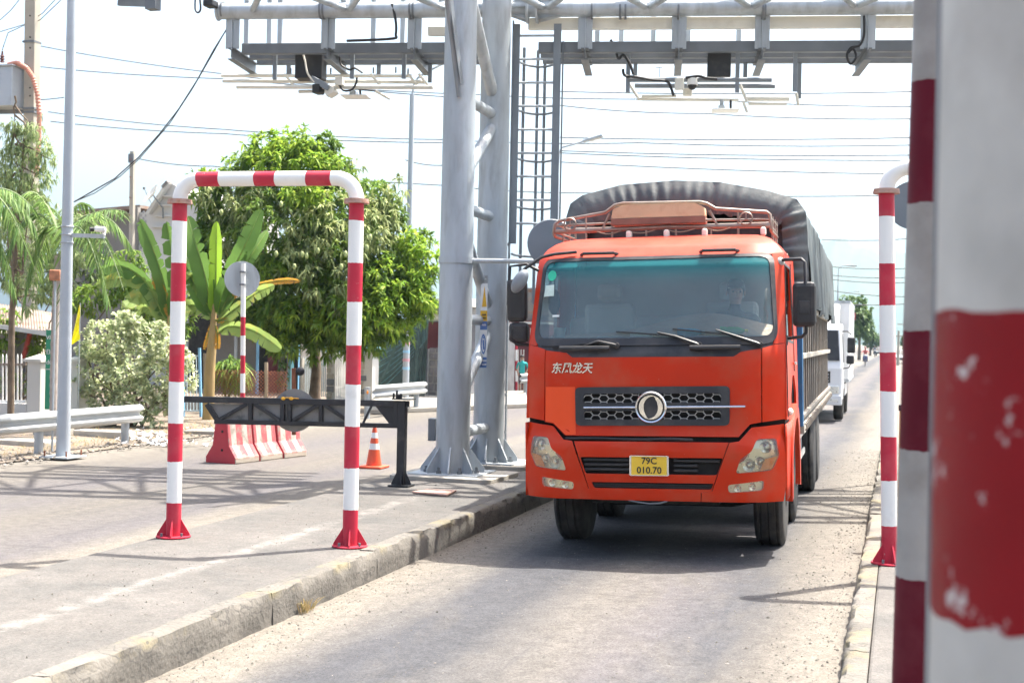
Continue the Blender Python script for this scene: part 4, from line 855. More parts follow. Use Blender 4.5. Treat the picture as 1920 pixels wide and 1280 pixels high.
for px, y, d in ((1177, 174, .3), (1382, 174, .3), (1490, 172, .3), (1191, 150, .95), (1397, 150, .95), (1498, 185, .95)): hang(t, px, y, d)
for x0, y0, x1, y1, d, r, mm in ((1178, 150, 1447, 150, .3, .035, 'steel'), (1190, 161, 1453, 162, .7, .035, 'steel'), (1195, 186, 1385, 188, .8, .026, 'cream'), (1398, 186, 1480, 186, .8, .032, 'cream'), (1203, 181, 1268, 180, .75, .022, 'cream'), (1403, 195, 1475, 195, .7, .022, 'cream')): rig_bar(t, x0, y0, x1, y1, d, r, 'rig_bar', mm)
for a in ((1180, 158, 1196, 183), (1388, 160, 1400, 190), (1493, 175, 1497, 198)): rig_bar(t, *a, .6, .022, 'cross_bar')
m = MB(); q = bp(1348, 124, .5); m.cbox(q, (.34, .28, .36), Matrix.Rotation(.17, 3, 'Z')); m.build('black_housing', K['blackpl'], t, 0, .01)
m = MB(); q = bp(1274, 158, .28); m.cbox(q, (.13, .08, .17)); m.build('junction_box', K['cream'], t, 0, .01)
m = MB(); q = bp(1298, 160, .3); m.lathe([(.001, .12), (.075, .1), (.08, .03), (.078, 0)], 18, q); dm = m.build('dome_camera', K['white'], t, 40)
m = MB(); m.sph(q + Vector((0, 0, -.005)), .066, 16, 10); m.build('dome_lens', K['blackpl'], dm, 60)
m = MB(); q = bp(1289, 180, .5); m.tube([q, q + Vector((0, 0, .1))], .07, 12); m.build('siren', K['cream'], t, 40)
m = MB(); q = bp(1360, 208, .6); m.cbox(q, (.4, .34, .016), Matrix.Rotation(.17, 3, 'Z')); ant = m.build('flat_antenna', K['white'], t, 0, .008)
m = MB(); a = bp(1353, 202, .6); m.cbox(a, (.09, .09, .06)); m.tube([a, (a.x, a.y, a.z + .12)], .03, 8); m.build('antenna_mount', K['galv'], ant, 0, .005)
m = MB(); m.tube([bp(1370, 188, .55), bp(1370, 204, .55)], .018, 8); m.build('antenna_cable', K['cable'], t)
m = MB(); m.tube([bp(1393, 190, .6), bp(1401, 211, .6)], .02, 8); m.build('antenna_stub', K['cream'], t)
for pts in ([(1145, 75), (1153, 90), (1160, 110), (1168, 103), (1180, 118), (1188, 140)], [(1168, 130), (1172, 142), (1195, 145), (1222, 150), (1250, 153), (1258, 165), (1263, 180)], [(1285, 146), (1310, 143), (1325, 147), (1345, 149)]):
    m = MB(); m.cable([bp(x, y, .24) for x, y in pts], .02); m.build('rig_cable', K['cable'], t, 40)
m = MB(); m.tube([bp(1236, 148, .4), bp(1236, 127, .4)], .006, 5); m.tube([bp(1229, 127, .4), bp(1242, 127, .4)], .006, 5); m.build('small_aerial', K['galvd'], t)
for nm, pts in (('hanging_cable', [(1620, 30), (1620, 65), (1612, 85), (1595, 90), (1588, 105), (1595, 120), (1605, 108), (1600, 92), (1590, 100)]),):
    t2 = thing('cable_coil', bp(1600, 120, -.1), 'black cable coil dangling from the gantry beyond the camera rig', 'cable'); m = MB(); m.cable([bp(x, y, -.1) for x, y in pts], .018); m.build('cable_loop', K['cable'], t2, 40)
m = MB(); m.cable([bp(x, y, -.1) for x, y in ((735, 8), (742, 40), (742, 65), (735, 73), (650, 77))], .02); tag(m.build('black_cable', K['cable'], None, 40), 'black cable bending down along the gantry left of the columns', 'cable')
t2 = thing('siren_speaker', bp(392, 14, -.2), 'small dark camera with cable loop at the left end of the gantry beam', 'camera'); m = MB(); m.cbox(bp(395, 8, -.2), (.16, .2, .1)); m.build('camera_body', K['blackpl'], t2, 0, .02); m = MB(); m.cable([bp(x, y, -.2) for x, y in ((366, 0), (366, 18), (371, 24), (376, 18), (375, 0))], .014); m.build('cable_loop', K['cable'], t2, 40)
# ---- round road sign seen from behind, on a bar clamped to the front column
y = c1.y
t = thing('round_road_sign', (c1.x, c1.y, 3.0), 'round grey sign back on a bar clamped to the gantry column behind the truck', 'sign')
q = at(858, 488, y); m = MB(); m.tube([(c1.x, c1.y, q.z - .045), (c1.x, c1.y, q.z + .045)], R0 + .012, 32); m.build('clamp', K['galv'], t, 40)
a = at(885, 489, y); b = at(1038, 490, y - .1); m = MB(); m.tube([a, b], .032, 10); m.build('bar', K['galv'], t, 40)
a = at(1034, 456, y - .15); m = MB(); m.lathe([(.3, -.01), (.31, 0), (.3, .01)], 36, a, (.3, -1, 0)); m.build('disc', K['steel'], t, 40)
# ================================================================ height portals, posts, barriers, signs, lamps
WR = None
def stripe_tube(m, path, r, breaks, n=24):
    """tube along a polyline (Vectors); breaks: [(length along path, material index)]"""
    L = [0]
    for a, b in zip(path, path[1:]): L.append(L[-1] + (b - a).length)
    def pt(s):
        for i in range(len(path) - 1):
            if s <= L[i + 1] + 1e-9: k = (s - L[i]) / max(1e-9, L[i + 1] - L[i]); return path[i].lerp(path[i + 1], k)
        return path[-1]
    st = sorted(set([round(x, 5) for x in L] + [round(min(b[0], L[-1]), 5) for b in breaks]))
    ms = []
    for a, b in zip(st, st[1:]):
        mid = (a + b) / 2; k = 0
        for s, mi in breaks:
            if s <= mid: k = mi
        ms.append(k)
    o = len(m.v); m.tube([pt(s) for s in st], r, n, True, ms); jr = random.Random(len(st) * 7 + n)
    for i in range(1, len(st) - 1):                          # hand-painted, slightly wavy stripe borders
        if ms[i - 1] == ms[i]: continue
        d = (pt(st[i] + 1e-3) - pt(st[i] - 1e-3)).normalized(); ph = jr.uniform(0, 6)
        for j in range(n):
            q = d * (r * (.035 * math.sin(6.283 * j / n + ph) + jr.uniform(-.03, .03))); k = o + i * n + j; m.v[k] = tuple(Vector(m.v[k]) + q)
def foot(t, p, up, m='red'):
    mb = MB(); mb.lathe([(.155, 0), (.155, .014)], 20, p); f = mb.build('foot_plate', K[m], up, 0, .003)
    for k in range(4):
        a = .35 + k * math.pi / 2; d = Vector((math.cos(a), math.sin(a), 0)); s = Vector((-d.y, d.x, 0)); mb = MB()
        mb.prism([(.06, .014), (.145, .014), (.145, .03), (.06, .17)], lambda u, v: p + d * u + Vector((0, 0, v)) + s * .006, lambda u, v: p + d * u + Vector((0, 0, v)) - s * .006); mb.build('foot_gusset', K[m], up)
        a += math.pi / 4; mb = MB(); b = p + Vector((math.cos(a) * .125, math.sin(a) * .125, .01)); mb.tube([b, b + Vector((0, 0, .035))], .012, 6); mb.build('foot_bolt', K['galvd'], up)
def portal(label, pA, pB, ztop, zs_a, zs_b, bar, r=.066, tilt=0.):
    tv = Vector((tilt, 0, 0))
    t = thing('height_portal', pA, label, 'portal', 'red and white pipe portals')
    zf = ztop - .23
    for p, zs in ((pA, zs_a), (pB, zs_b)):
        if zs is None: zs = zs_a
        zz = sorted(zs); br = []; k = 1
        m = MB(); stripe_tube(m, [Vector((p.x, p.y, p.z)), Vector((p.x, p.y, zf)) + tv], r, [(0, 1)] + [(z - p.z, (i + 1) % 2 * 0 + (0 if i % 2 == 0 else 1)) for i, z in enumerate(zz)])
        up = m.build('upright', [K['white'], K['red']], t, 50); foot(t, p, up)
        m = MB(); m.lathe([(r + .045, 0), (r + .045, .02), (r + .012, .02), (r + .04, .022), (r + .04, .04)], 24, (p.x + tilt, p.y, zf - .012)); m.build('flange', K['rustpaint'], up, 40)
    d = (pB - pA); d.z = 0; L = d.length; d.normalize(); R = .19
    path = []
    for a in np.linspace(0, math.pi / 2, 9): path.append(tv + Vector((pA.x, pA.y, zf + .02)) + d * (R - R * math.cos(a)) + Vector((0, 0, R * math.sin(a))))
    for a in np.linspace(math.pi / 2, 0, 9): path.append(tv + Vector((pB.x, pB.y, zf + .02)) - d * (R - R * math.cos(a)) + Vector((0, 0, R * math.sin(a))))
    off = math.pi / 2 * R - R
    m = MB(); stripe_tube(m, path, r, [(0, 0)] + [(s + off, k) for s, k in bar], 24); m.build('crossbar', [K['white'], K['red']], t, 60)
    return t
K['rustpaint'] = mat('rusty_flange', (.5, .33, .27), .7, var=.3, vs=12, dirt=((.3, .12, .06), 12, .45, .7))
pA, pB = G(325, 1006, ISZ), G(656, 1024, ISZ)
ya = [942, 865, 793, 715, 645, 565, 493, 415]
za = [at(333, y, pA.y).z for y in ya]; zb_ = [at(662, y, pB.y).z for y in (955, 877, 799, 720, 647, 566, 493, 414)]
zt_ = at(500, 331, (pA.y + pB.y) / 2).z; Lp = (pB - pA).length; sx = lambda px: (px - 338) / (668 - 338) * Lp
portal('red and white striped pipe portal standing on the left traffic island', pA, pB, zt_, za, zb_, [(sx(372), 1), (sx(415), 0), (sx(481), 1), (sx(520), 0), (sx(577), 1), (sx(623), 0)])
pC = G(1668, 1056, ISZ); pD = pC + Vector((1.5, .02, 0)); zc_ = [at(1664, y, pC.y).z for y in (985, 900, 818, 733, 660, 572, 494, 406)]
portal('striped pipe portal on the right island, mostly hidden behind the near post', pC, pD, at(1664, 310, pC.y).z, zc_, zc_, [(.5, 1), (.7, 0), (.95, 1), (1.15, 0)], tilt=-.085)
K['greyshade'] = mat('shaded_grey_paint', (.3, .29, .275), .7, var=.18, vs=6, dirt=((.2, .18, .16), 5, .48, .85)); K['maroonp'] = mat('shaded_red_paint', (.1, .006, .016), .55, var=.2, spec=.15, dirt=((.16, .04, .05), 6, .5, 1))  # slim post's red and grey, darkened so the paint carries its shade
# near posts at the right edge of the picture
K['redd'] = mat('worn_shaded_red_paint', (.21, .008, .012), .5, spec=.15, var=.15, vs=4, worn=((.5, .44, .42), 11, .6, .625)); K['greyp'] = mat('dirty_pale_paint', (.48, .465, .43), .7, var=.16, vs=6, dirt=((.33, .3, .27), 5, .5, .85))  # big post's red is darkened to put its shade into the paint
def near_post(label, px, tt, r, tops, red0, n=40, lean=0., redm='redd'):
    """px: left edge at mid height; tops: y of stripe borders from the top down"""
    def pt(x, y): d = ray(x, y); k = tt / (d.dot(_f)); return Vector((d.x * k, d.y * k, CAMH + d.z * k))
    c = pt(px + r / tt * FPX, 640); c.x -= lean * .45; m = MB(); zz = sorted([pt(px + r / tt * FPX, y).z for y in tops]); z0, z1 = ISZ, 4.2
    k = red0; br = [(0, k)]
    for z in zz: k = 1 - k; br.append((z - z0, k))
    t = thing('striped_post', (c.x, c.y, z0), label, 'post')
    stripe_tube(m, [Vector((c.x, c.y, z0)), Vector((c.x + lean, c.y, z1))], r, br, n); m.build('shaft', [K['greyp'] if redm == 'redd' else K['greyshade'], K[redm]], t, 50)
    m = MB(); m.lathe([(r + .12, 0), (r + .12, .02)], 24, (c.x, c.y, z0)); m.build('foot_plate', K['galvd'], t, 0, .003)
    return t, c
near_post('large out of focus red and grey post nearest the camera at right edge', 1768, 1.62, .2, [1160, 580, -300], 0)
near_post('slim shade-darkened red and grey striped post just left of the big near post', 1694, 3.95, .068, [1080, 842, 620, 382, 156], 1, redm='maroonp', lean=.05)
dd = ray(1748, 640); k = 2.6 / dd.dot(_f); c = Vector((dd.x * k, dd.y * k, ISZ))
t = thing('steel_channel_post', c, 'thin grey steel channel standing between the two near striped posts', 'post'); m = MB(); m.box(c.x - .002, c.x + .02, c.y, c.y + .05, ISZ, 4); m.box(c.x + .022, c.x + .03, c.y + .01, c.y + .05, ISZ, 4); m.build('channel', K['galvd'], t, 0, .002)
m = MB(); m.box(c.x - .05, c.x + .08, c.y - .04, c.y + .09, ISZ - .002, ISZ + .012); m.build('foot_plate', K['galvd'], t)
# ---- black swing gate
gpst = G(752, 911, ISZ); tg = gpst.dot(_f)
def gt(px, py, off=0.): d = ray(px, py); k = (tg + off) / d.dot(_f); return Vector((d.x * k, d.y * k, CAMH + d.z * k))
t = thing('swing_gate', gpst, 'black steel truss swing gate with post on the left island', 'gate'); gx = _h
def bar(a, b, w, h, nm, m='black', off=0., p=None): mb = MB(); mb.beam(gt(*a, off), gt(*b, off), w, h); return mb.build(nm, K[m], p or t, 0, .004)
q = gt(757, 752); m = MB(); m.beam((gpst.x, gpst.y, ISZ + .02), (gpst.x, gpst.y, gt(757, 752).z), .1, .1, (0, 1, 0)); post = m.build('gate_post', K['black'], t, 0, .006)
m = MB(); m.cbox((gpst.x, gpst.y, ISZ + .01), (.26, .24, .02)); m.build('foot_plate', K['black'], post)
for k in range(4):
    a = .3 + k * math.pi / 2; d = Vector((math.cos(a), math.sin(a), 0)); s = Vector((-d.y, d.x, 0)); b = Vector((gpst.x, gpst.y, ISZ + .02)); m = MB(); m.prism([(.04, 0), (.12, 0), (.12, .02), (.05, .17)], lambda u, v: b + d * u + Vector((0, 0, v)) + s * .005, lambda u, v: b + d * u + Vector((0, 0, v)) - s * .005); m.build('foot_gusset', K['black'], post)
m = MB(); m.cbox(gt(757, 748), (.24, .2, .012)); m.build('post_cap', K['black'], post)
for px, h in ((738, .07), (744, .1), (752, .06), (748, .05)): m = MB(); b = gt(px, 747); m.tube([b, b + Vector((0, 0, h))], .014, 6); m.build('cap_bolt', K['black'], post)
bar((346, 748), (768, 757), .05, .075, 'top_rail'); bar((402, 790), (745, 798), .05, .055, 'bottom_rail'); bar((388, 757), (408, 788), .05, .06, 'end_strut')
for px in (470, 530, 543, 602, 658): bar((px, 755), (px, 791), .05, .045, 'strut')
for a, b in (((410, 787), (463, 757)), ((477, 757), (525, 788)), ((549, 788), (597, 758)), ((607, 758), (655, 790))): bar(a, b, .04, .045, 'diagonal')
m = MB(); m.prism([(0, 0), (1, 0), (1, 1), (0, 1)], lambda u, v: gt(700 + 62 * u, 800 - 44 * v - (1 - u) * 0, 0) if not (u == 0 and v == 0) else gt(732, 797), lambda u, v: (gt(700 + 62 * u, 800 - 44 * v) if not (u == 0 and v == 0) else gt(732, 797)) + Vector((.003, .02, 0))); m.build('post_web', K['black'], t)
bar((743, 756), (743, 798), .05, .06, 'strut'); bar((697, 760), (680, 795), .02, .03, 'strut')
K['grime'] = mat('grimy_grey_panel', (.26, .255, .24), .6, var=.15, vs=5, dirt=((.05, .05, .05), 7, .55, .75))
m = MB(); vs = [gt(392, 756, .04), gt(658, 758, .04), gt(658, 792, .04), gt(412, 786, .04)]; m.add(vs + [v + _f * .005 for v in vs], [(0, 1, 2, 3), (7, 6, 5, 4), (0, 4, 5, 1), (1, 5, 6, 2), (2, 6, 7, 3), (3, 7, 4, 0)]); m.build('back_panel', K['grime'], t)
K['ribbon'] = mat('yellow_ribbon', (.75, .38, .02), .6)
m = MB(); m.tube([gt(528, 748, -.04), gt(537, 745, -.05), gt(546, 746, -.05), gt(560, 747, -.04)], .006, 6)
for px in (531, 546): m.sph(gt(px, 747, -.05), .03, 8, 6, (1, .5, .7))
m.build('ribbon', K['ribbon'], t)
m = MB(); m.lathe([(.265, -.006), (.265, .006)], 40, gt(552, 769, .08), _f); m.build('round_plate', K['grime'], t, 30)
bar((551, 690), (551, 815), .05, .03, 'plate_bar', 'rust', .1); m = MB(); m.sph(gt(563, 696, .1), .055, 12, 8); m.build('gate_lamp', K['black'], t, 50)
# ---- concrete barriers
def barrier_mat():
    m = mat('red_white_barrier_paint', (.5, .5, .5), .8, bump=.35, bs=40); nt = m.node_tree; P = nt.nodes['Principled BSDF']; tc = _n(nt, 'ShaderNodeTexCoord'); sep = _n(nt, 'ShaderNodeSeparateXYZ'); nt.links.new(tc.outputs['Object'], sep.inputs[0])
    y = mathn(nt, 'ADD', sep.outputs[1], mathn(nt, 'MULTIPLY', sep.outputs[2], .0)); fr = mathn(nt, 'FRACT', mathn(nt, 'MULTIPLY_ADD', y, 1 / .27, .3)); s = mathn(nt, 'GREATER_THAN', fr, .55)
    nz = noise(nt, _n(nt, 'ShaderNodeNewGeometry').outputs['Position'], 9, 7, .7)
    c = mixc(nt, s, (.42, .09, .1), (.46, .42, .37)); c = mixc(nt, ramp(nt, nz, .48, .64), c, (.27, .24, .2)); c = mixc(nt, ramp(nt, sep.outputs[2], .12, .05), c, (.38, .33, .27))
    end = mathn(nt, 'LESS_THAN', sep.outputs[1], .002); c = mixc(nt, end, c, (.5, .05, .06))
    nt.links.new(c, P.inputs['Base Color']); return m
K['barrier'] = barrier_mat()
prof = [(-.29, 0), (.29, 0), (.285, .09), (.16, .27), (.11, .66), (-.11, .66), (-.16, .27), (-.285, .09)]
b0, b1 = G(413, 868), G(540, 853); dv = (b1 - b0); dv.z = 0; dv.normalize(); ang = math.atan2(-dv.x, dv.y); Lb = .6
m = MB(); m.prism(prof, lambda u, v: (u, 0, v), lambda u, v: (u, Lb - .02, v)); bo = m.build('concrete_barrier', K['barrier'], None, 0, .015)
for i, lab in enumerate(('nearest of three red and white concrete barriers, with solid red end face', 'middle one of the three red and white concrete barriers', 'farthest of three red and white concrete barriers, beside the traffic cone')):
    o = bo if i == 0 else bo.copy()
    if i: COL.objects.link(o)
    o.location = b0 + dv * (Lb * i) + Vector((.01 * i, 0, 0)); o.rotation_euler = (0, 0, ang + (.0, .03, -.02)[i]); tag(o, lab, 'barrier', 'concrete barriers on the left road')
for z in (.2, .48): m = MB(); m.lathe([(.02, 0), (.02, .01)], 10, (.03, -.008, z), (0, 1, 0)); m.build('end_hole', K['dark'], bo)
# ---- traffic cone
cp = G(701, 877); t = thing('traffic_cone', cp, 'orange traffic cone with white bands beyond the black gate', 'cone')
K['cone'] = mat('orange_cone', (.75, .1, .04), .5, var=.08, dirt=((.3, .1, .06), 5, .55, 1)); hh = .62
m = MB(); m.cbox(cp + Vector((0, 0, .02)), (.36, .36, .04)); m.build('cone_base', K['cone'], t, 0, .015)
rc = lambda z: .125 - .1 * (z / hh); zs = [.03, .28, .37, .45, .53, hh]
for i in range(5):
    m = MB(); m.lathe([(rc(zs[i]) , zs[i]), (rc(zs[i + 1]), zs[i + 1])], 24, cp); m.build('cone_body' if i % 2 == 0 else 'white_band', K['cone'] if i % 2 == 0 else K['white'], t, 30)
# ---- sign post with round plate, seen from behind
yy = 21.0; p = at(457, 700, yy); base = Vector((p.x, yy, .0)); t = thing('round_sign_post', base, 'round grey sign plate on a slim red and white post behind the gate', 'sign')
m = MB(); zt2 = at(452, 494, yy).z; zz = [at(455, y, yy).z for y in (736, 700, 666, 629, 594)]; zz = sorted(zz)
stripe_tube(m, [base, Vector((base.x - .05, yy, zt2))], .042, [(0, 0), (.35, 1)] + [(z, i % 2) for i, z in enumerate(zz)], 14); m.build('post', [K['white'], K['red']], t, 50)
q = at(454, 523, yy + .06); m = MB(); m.lathe([(.315, -.006), (.315, .006)], 40, q, (.62, -.72, 0)); m.build('sign_plate', K['galv'], t, 30)
for z in (q.z - .1, q.z + .12): m = MB(); m.cbox((base.x - .04, yy, z), (.1, .11, .03)); m.build('clamp', K['galvd'], t)
# ---- W-beam guardrails
def guardrail(label, pts, zc2, posts, h=.31):
    t = thing('guardrail', pts[0], label, 'guardrail'); pr = [(0, .155), (.035, .14), (.075, .1), (.075, .065), (.005, .02), (.005, -.02), (.075, -.065), (.075, -.1), (.035, -.14), (0, -.155)]
    m = MB(); vs = []; n = len(pr)
    for i, p in enumerate(pts):
        d = (pts[min(i + 1, len(pts) - 1)] - pts[max(0, i - 1)]); d.z = 0; d.normalize(); s = Vector((d.y, -d.x, 0))
        if s.dot(Vector((p.x, p.y, 0))) > 0: s = -s
        for a, b in pr: vs.append(Vector((p.x, p.y, p.z + zc2 + b)) + s * a)
    fs = [(i * n + j, i * n + j + 1, (i + 1) * n + j + 1, (i + 1) * n + j) for i in range(len(pts) - 1) for j in range(n - 1)]
    m.add(vs, fs); o = m.build('rail_beam', K['galvl'], t, 50); sm = o.modifiers.new('solid', 'SOLIDIFY'); sm.thickness = .006
    for p in posts:
        m = MB(); m.tube([p, p + Vector((0, 0, zc2 + .12))], .07, 16); po = m.build('guard_post', K['galv'], t, 50)
        m = MB(); q = p + Vector((0, 0, zc2)); dq = Vector((-p.x, -p.y, 0)).normalized(); m.sph(q + dq * .1, .045, 10, 8, (.6, .6, 1)); m.build('amber_reflector', K['amber'], po, 50)
    return t
K['galvl'] = mat('pale_galvanised_rail', (.45, .47, .47), .45, .25, var=.07, dirt=((.45, .44, .4), 3, .5, .9))
q1, q2 = G(72, 853), G(234, 833); dq = (q2 - q1).normalized(); off = Vector((.12, 0, 0))
zc2 = at(234, 775, q2.y).z
guardrail('silver guardrail with amber reflectors beside the grey lamp pole on the left', [q1 - dq * 7 + off, q1 + off, q2 + off, q2 + dq * .22 + off, q2 + dq * .28 + off * .8], zc2, [q1, q2, q1 - dq * 3])
q1, q2 = G(688, 784), G(985, 742); dq = (q2 - q1).normalized(); qe = q1.lerp(q2, .26)
guardrail('short pale guardrail in front of the green shade net', [q1 + off, qe + off], .62, [q1, qe - dq * .3])
guardrail('pale guardrail end between the gantry column and the orange truck', [q2 - dq * 1.2 + off, q2 + dq * 4 + off], .62, [q2, q2 + dq * 3])
# ---- lamp pole with surveillance camera at the left
def plate_base(t, p, s=.42):
    m = MB(); m.cbox(p + Vector((0, 0, .012)), (s, s, .025)); f = m.build('base_plate', K['galv'], t, 0, .004)
    for a in (-1, 1):
        for b in (-1, 1): m = MB(); q = p + Vector((a * s * .38, b * s * .38, .02)); m.tube([q, q + Vector((0, 0, .09))], .014, 6); m.build('anchor_bolt', K['rust'], f)
K['pole'] = mat('grey_pole_paint', (.42, .46, .5), .45, .2, var=.06, vs=1, dirt=((.33, .35, .37), 3, .5, .9))
p = G(118, 857, .03); t = thing('lamp_pole', p, 'tall grey steel lamp pole beside the guardrail with a small camera arm', 'pole'); plate_base(t, p, .5)
m = MB(); m.tube([p, p + Vector((0, 0, 3.2)), p + Vector((0, 0, 9))], [.105, .085, .06], 20); m.build('shaft', K['pole'], t, 50)
m = MB(); m.tube([p + Vector((0, 0, 9)), p + Vector((.2, .0, 9.6)), p + Vector((.9, .1, 10)), p + Vector((1.8, .2, 10.1))], .035, 8); m.build('lamp_arm', K['pole'], t, 50); m = MB(); m.cbox(p + Vector((2.1, .2, 10.1)), (.7, .25, .1)); m.build('lamp_head', K['galvd'], t, 0, .03)
t2 = thing('surveillance_camera', at(187, 436, p.y), 'small white surveillance camera on a bracket arm on the left lamp pole', 'camera')
m = MB(); m.beam(at(130, 441, p.y), at(196, 443, p.y), .045, .06); m.build('arm', K['galv'], t2)
for y in (425, 440, 455): m = MB(); zq = at(127, y, p.y).z; m.lathe([(.095, -.012), (.1, 0), (.095, .012)], 18, (p.x, p.y, zq)); m.build('pole_band', K['galv'], t2, 40)
m = MB(); q = at(188, 430, p.y); m.cbox(q, (.16, .2, .075), Matrix.Rotation(.5, 3, 'Z')); b = m.build('camera_body', K['white'], t2, 0, .02)
m = MB(); m.tube([q + Vector((-.06, -.08, -.005)), q + Vector((-.1, -.12, -.01))], .034, 12); m.build('camera_lens', K['blackpl'], b, 40)
m = MB(); m.tube([q + Vector((.05, .03, -.03)), at(194, 441, p.y)], .03, 8); m.build('camera_mount', K['white'], b, 40)
m = MB(); q = at(104, 516, p.y + .6); m.cbox(q, (.17, .15, .17), Matrix.Rotation(.4, 3, 'Z')); t3 = thing('rusty_speaker', q, 'rusty orange box speaker fixed behind the left lamp pole', 'speaker'); m.build('speaker_box', K['rustbox'] if 'rustbox' in K else mat('rusty_orange', (.4, .17, .09), .8, var=.35, vs=14), t3, 0, .02)
m = MB(); m.tube([q + Vector((0, 0, -.1)), Vector((q.x, q.y, .05))], .018, 8); m.build('speaker_stake', K['galv'], t3)
# ---- concrete utility pole with transformer
K['cpole'] = mat('concrete_pole', (.4, .37, .31), .9, var=.1, vs=2, bump=.2, bs=30); yy = 29.
p = at(56, 600, yy); p.z = .03; t = thing('utility_pole', p, 'tall concrete utility pole with drilled holes at the top left', 'pole')
m = MB(); a = at(57, 560, yy); b = at(62, -60, yy); m.beam(Vector((a.x, a.y, .03)), Vector((b.x, b.y, b.z + 1)), .31, .27, (0, 1, 0)); m.build('pole_shaft', K['cpole'], t, 0, .02)
for y in (30, 70, 90, 130, 165, 180, 230, 260): m = MB(); q = at(56.5, y, yy - .14); m.lathe([(.022, 0), (.022, .01)], 8, q, (0, -1, 0)); m.build('pole_hole', K['dark'], t)
m = MB()
for y in (80, 205, 212): q = at(60, y, yy); m.cbox(q, (.35, .31, .05))
m.build('pole_band', K['galvd'], t)
t = thing('transformer', at(5, 205, yy), 'pale grey transformer tank cut off by the left edge', 'transformer'); a, b = at(-60, 205, yy - .2), at(37, 128, yy - .2)
m = MB(); m.box(a.x, b.x, yy - .5, yy + .1, a.z, b.z); tb = m.build('tank', K['pole'], t, 0, .015)
m = MB(); m.box(a.x - .03, b.x + .04, yy - .55, yy + .13, b.z, b.z + .035); m.build('tank_lid', K['galv'], t, 0, .006)
m = MB(); c = at(4, 118, yy - .2); m.lathe([(.035, 0), (.07, .03), (.035, .06), (.07, .1), (.035, .13), (.065, .17), (.03, .2), (.02, .3)], 14, c); m.build('bushing', mat('brown_porcelain', (.12, .04, .03), .3), t, 40)
m = MB(); m.beam((a.x, yy - .2, a.z - .08), (at(70, 200, yy).x, yy, a.z - .08), .1, .1); m.build('platform', K['galvd'], t)
K['conduit'] = mat('faded_orange_conduit', (.55, .25, .18), .6, var=.12); pts = [at(x, y, yy - .35) for x, y in ((15, 122), (32, 118), (50, 128), (62, 145), (70, 175), (74, 215), (73, 260), (70, 300), (68, 335))]
fine = []
for i in range(len(pts) - 1):
    for k in range(12): fine.append(pts[i].lerp(pts[i + 1], k / 12))
m = MB(); m.tube(fine, [.068 if i % 2 else .054 for i in range(len(fine))], 12); tag(m.build('corrugated_conduit', K['conduit'], None, 30), 'orange corrugated conduit curving down the concrete utility pole', 'conduit')
# ---- small concrete pole by the white house
p = at(249, 470, 40.); p.z = .05; b = at(249, 284, 40.); t = thing('small_utility_pole', p, 'thin square concrete pole in front of the white gabled house', 'pole'); m = MB(); m.beam(p, b, .15, .15, (0, 1, 0)); m.build('pole_shaft', K['cpole'], t, 0, .01)
for z in (.3, .9, 1.6, 2.2): m = MB(); m.tube([b + Vector((0, -.1, -z)), b + Vector((0, -.16, -z))], .02, 6); m.build('pole_bolt', K['rust'], t)
m = MB(); m.cbox(b + Vector((0, -.09, -.25)), (.2, .06, .3)); m.build('cable_clamp', K['galvd'], t)
# ---- street lamps beyond
def street_lamp(label, pb, h, pts, rb=.09, rt=.05, bands=()):
    t = thing('street_lamp', pb, label, 'street lamp', 'street lamps beyond the gantry'); m = MB(); top = pts[0]
    m.tube([pb, top], [rb, rt], 16); m.build('shaft', K['pole'], t, 50); m = MB(); m.tube(pts, .035, 8); m.build('lamp_arm', K['pole'], t, 50)
    e = pts[-1]; d = (pts[-1] - pts[-2]).normalized(); m = MB(); m.beam(e - d * .1, e + d * .65, .22, .1); m.build('lamp_head', K['galv'], t, 0, .03); m = MB(); m.beam(e + d * .15 + Vector((0, 0, -.06)), e + d * .55 + Vector((0, 0, -.06)), .16, .04); m.build('lamp_glass', K['cream'], t)
    for z, c in bands: m = MB(); m.lathe([(rb + .004, z), (rb + .004, z + .08)], 16, pb); m.build('poster_band', c, t, 40)
    return t
pb = G(760, 752); Y0 = pb.y; bl = mat('pale_blue_band', (.3, .55, .75), .5); pk = mat('pink_band', (.6, .3, .35), .5)
street_lamp('grey street lamp with curved arm and small posters left of the gantry column', pb, 8, [at(x, y, Y0) for x, y in ((773, 178), (776, 160), (783, 147), (797, 137), (830, 120), (850, 112))], .1, .075, ((.95, bl), (1.2, pk), (1.45, bl), (1.7, pk)))
Y0 = 46; a = at(1043, 600, Y0); a.z = 0
street_lamp('street lamp with single arm seen behind the gantry ladder', a, 8, [at(x, y, Y0) for x, y in ((1046, 330), (1048, 288), (1053, 277), (1075, 271), (1098, 264))])
for i, (px, y0, h) in enumerate(((1571, 498, 95), (1583, 546, 160))):
    a = at(px, 600, h); a.z = 0; street_lamp(('tall street lamp arm just above the canvas cover of the truck', 'distant street lamp above the roadside trees')[i], a, 8, [at(px, y0 + 40, h), at(px + 1, y0 + 6, h), at(px + 8, y0, h), at(px + 18, y0, h)])
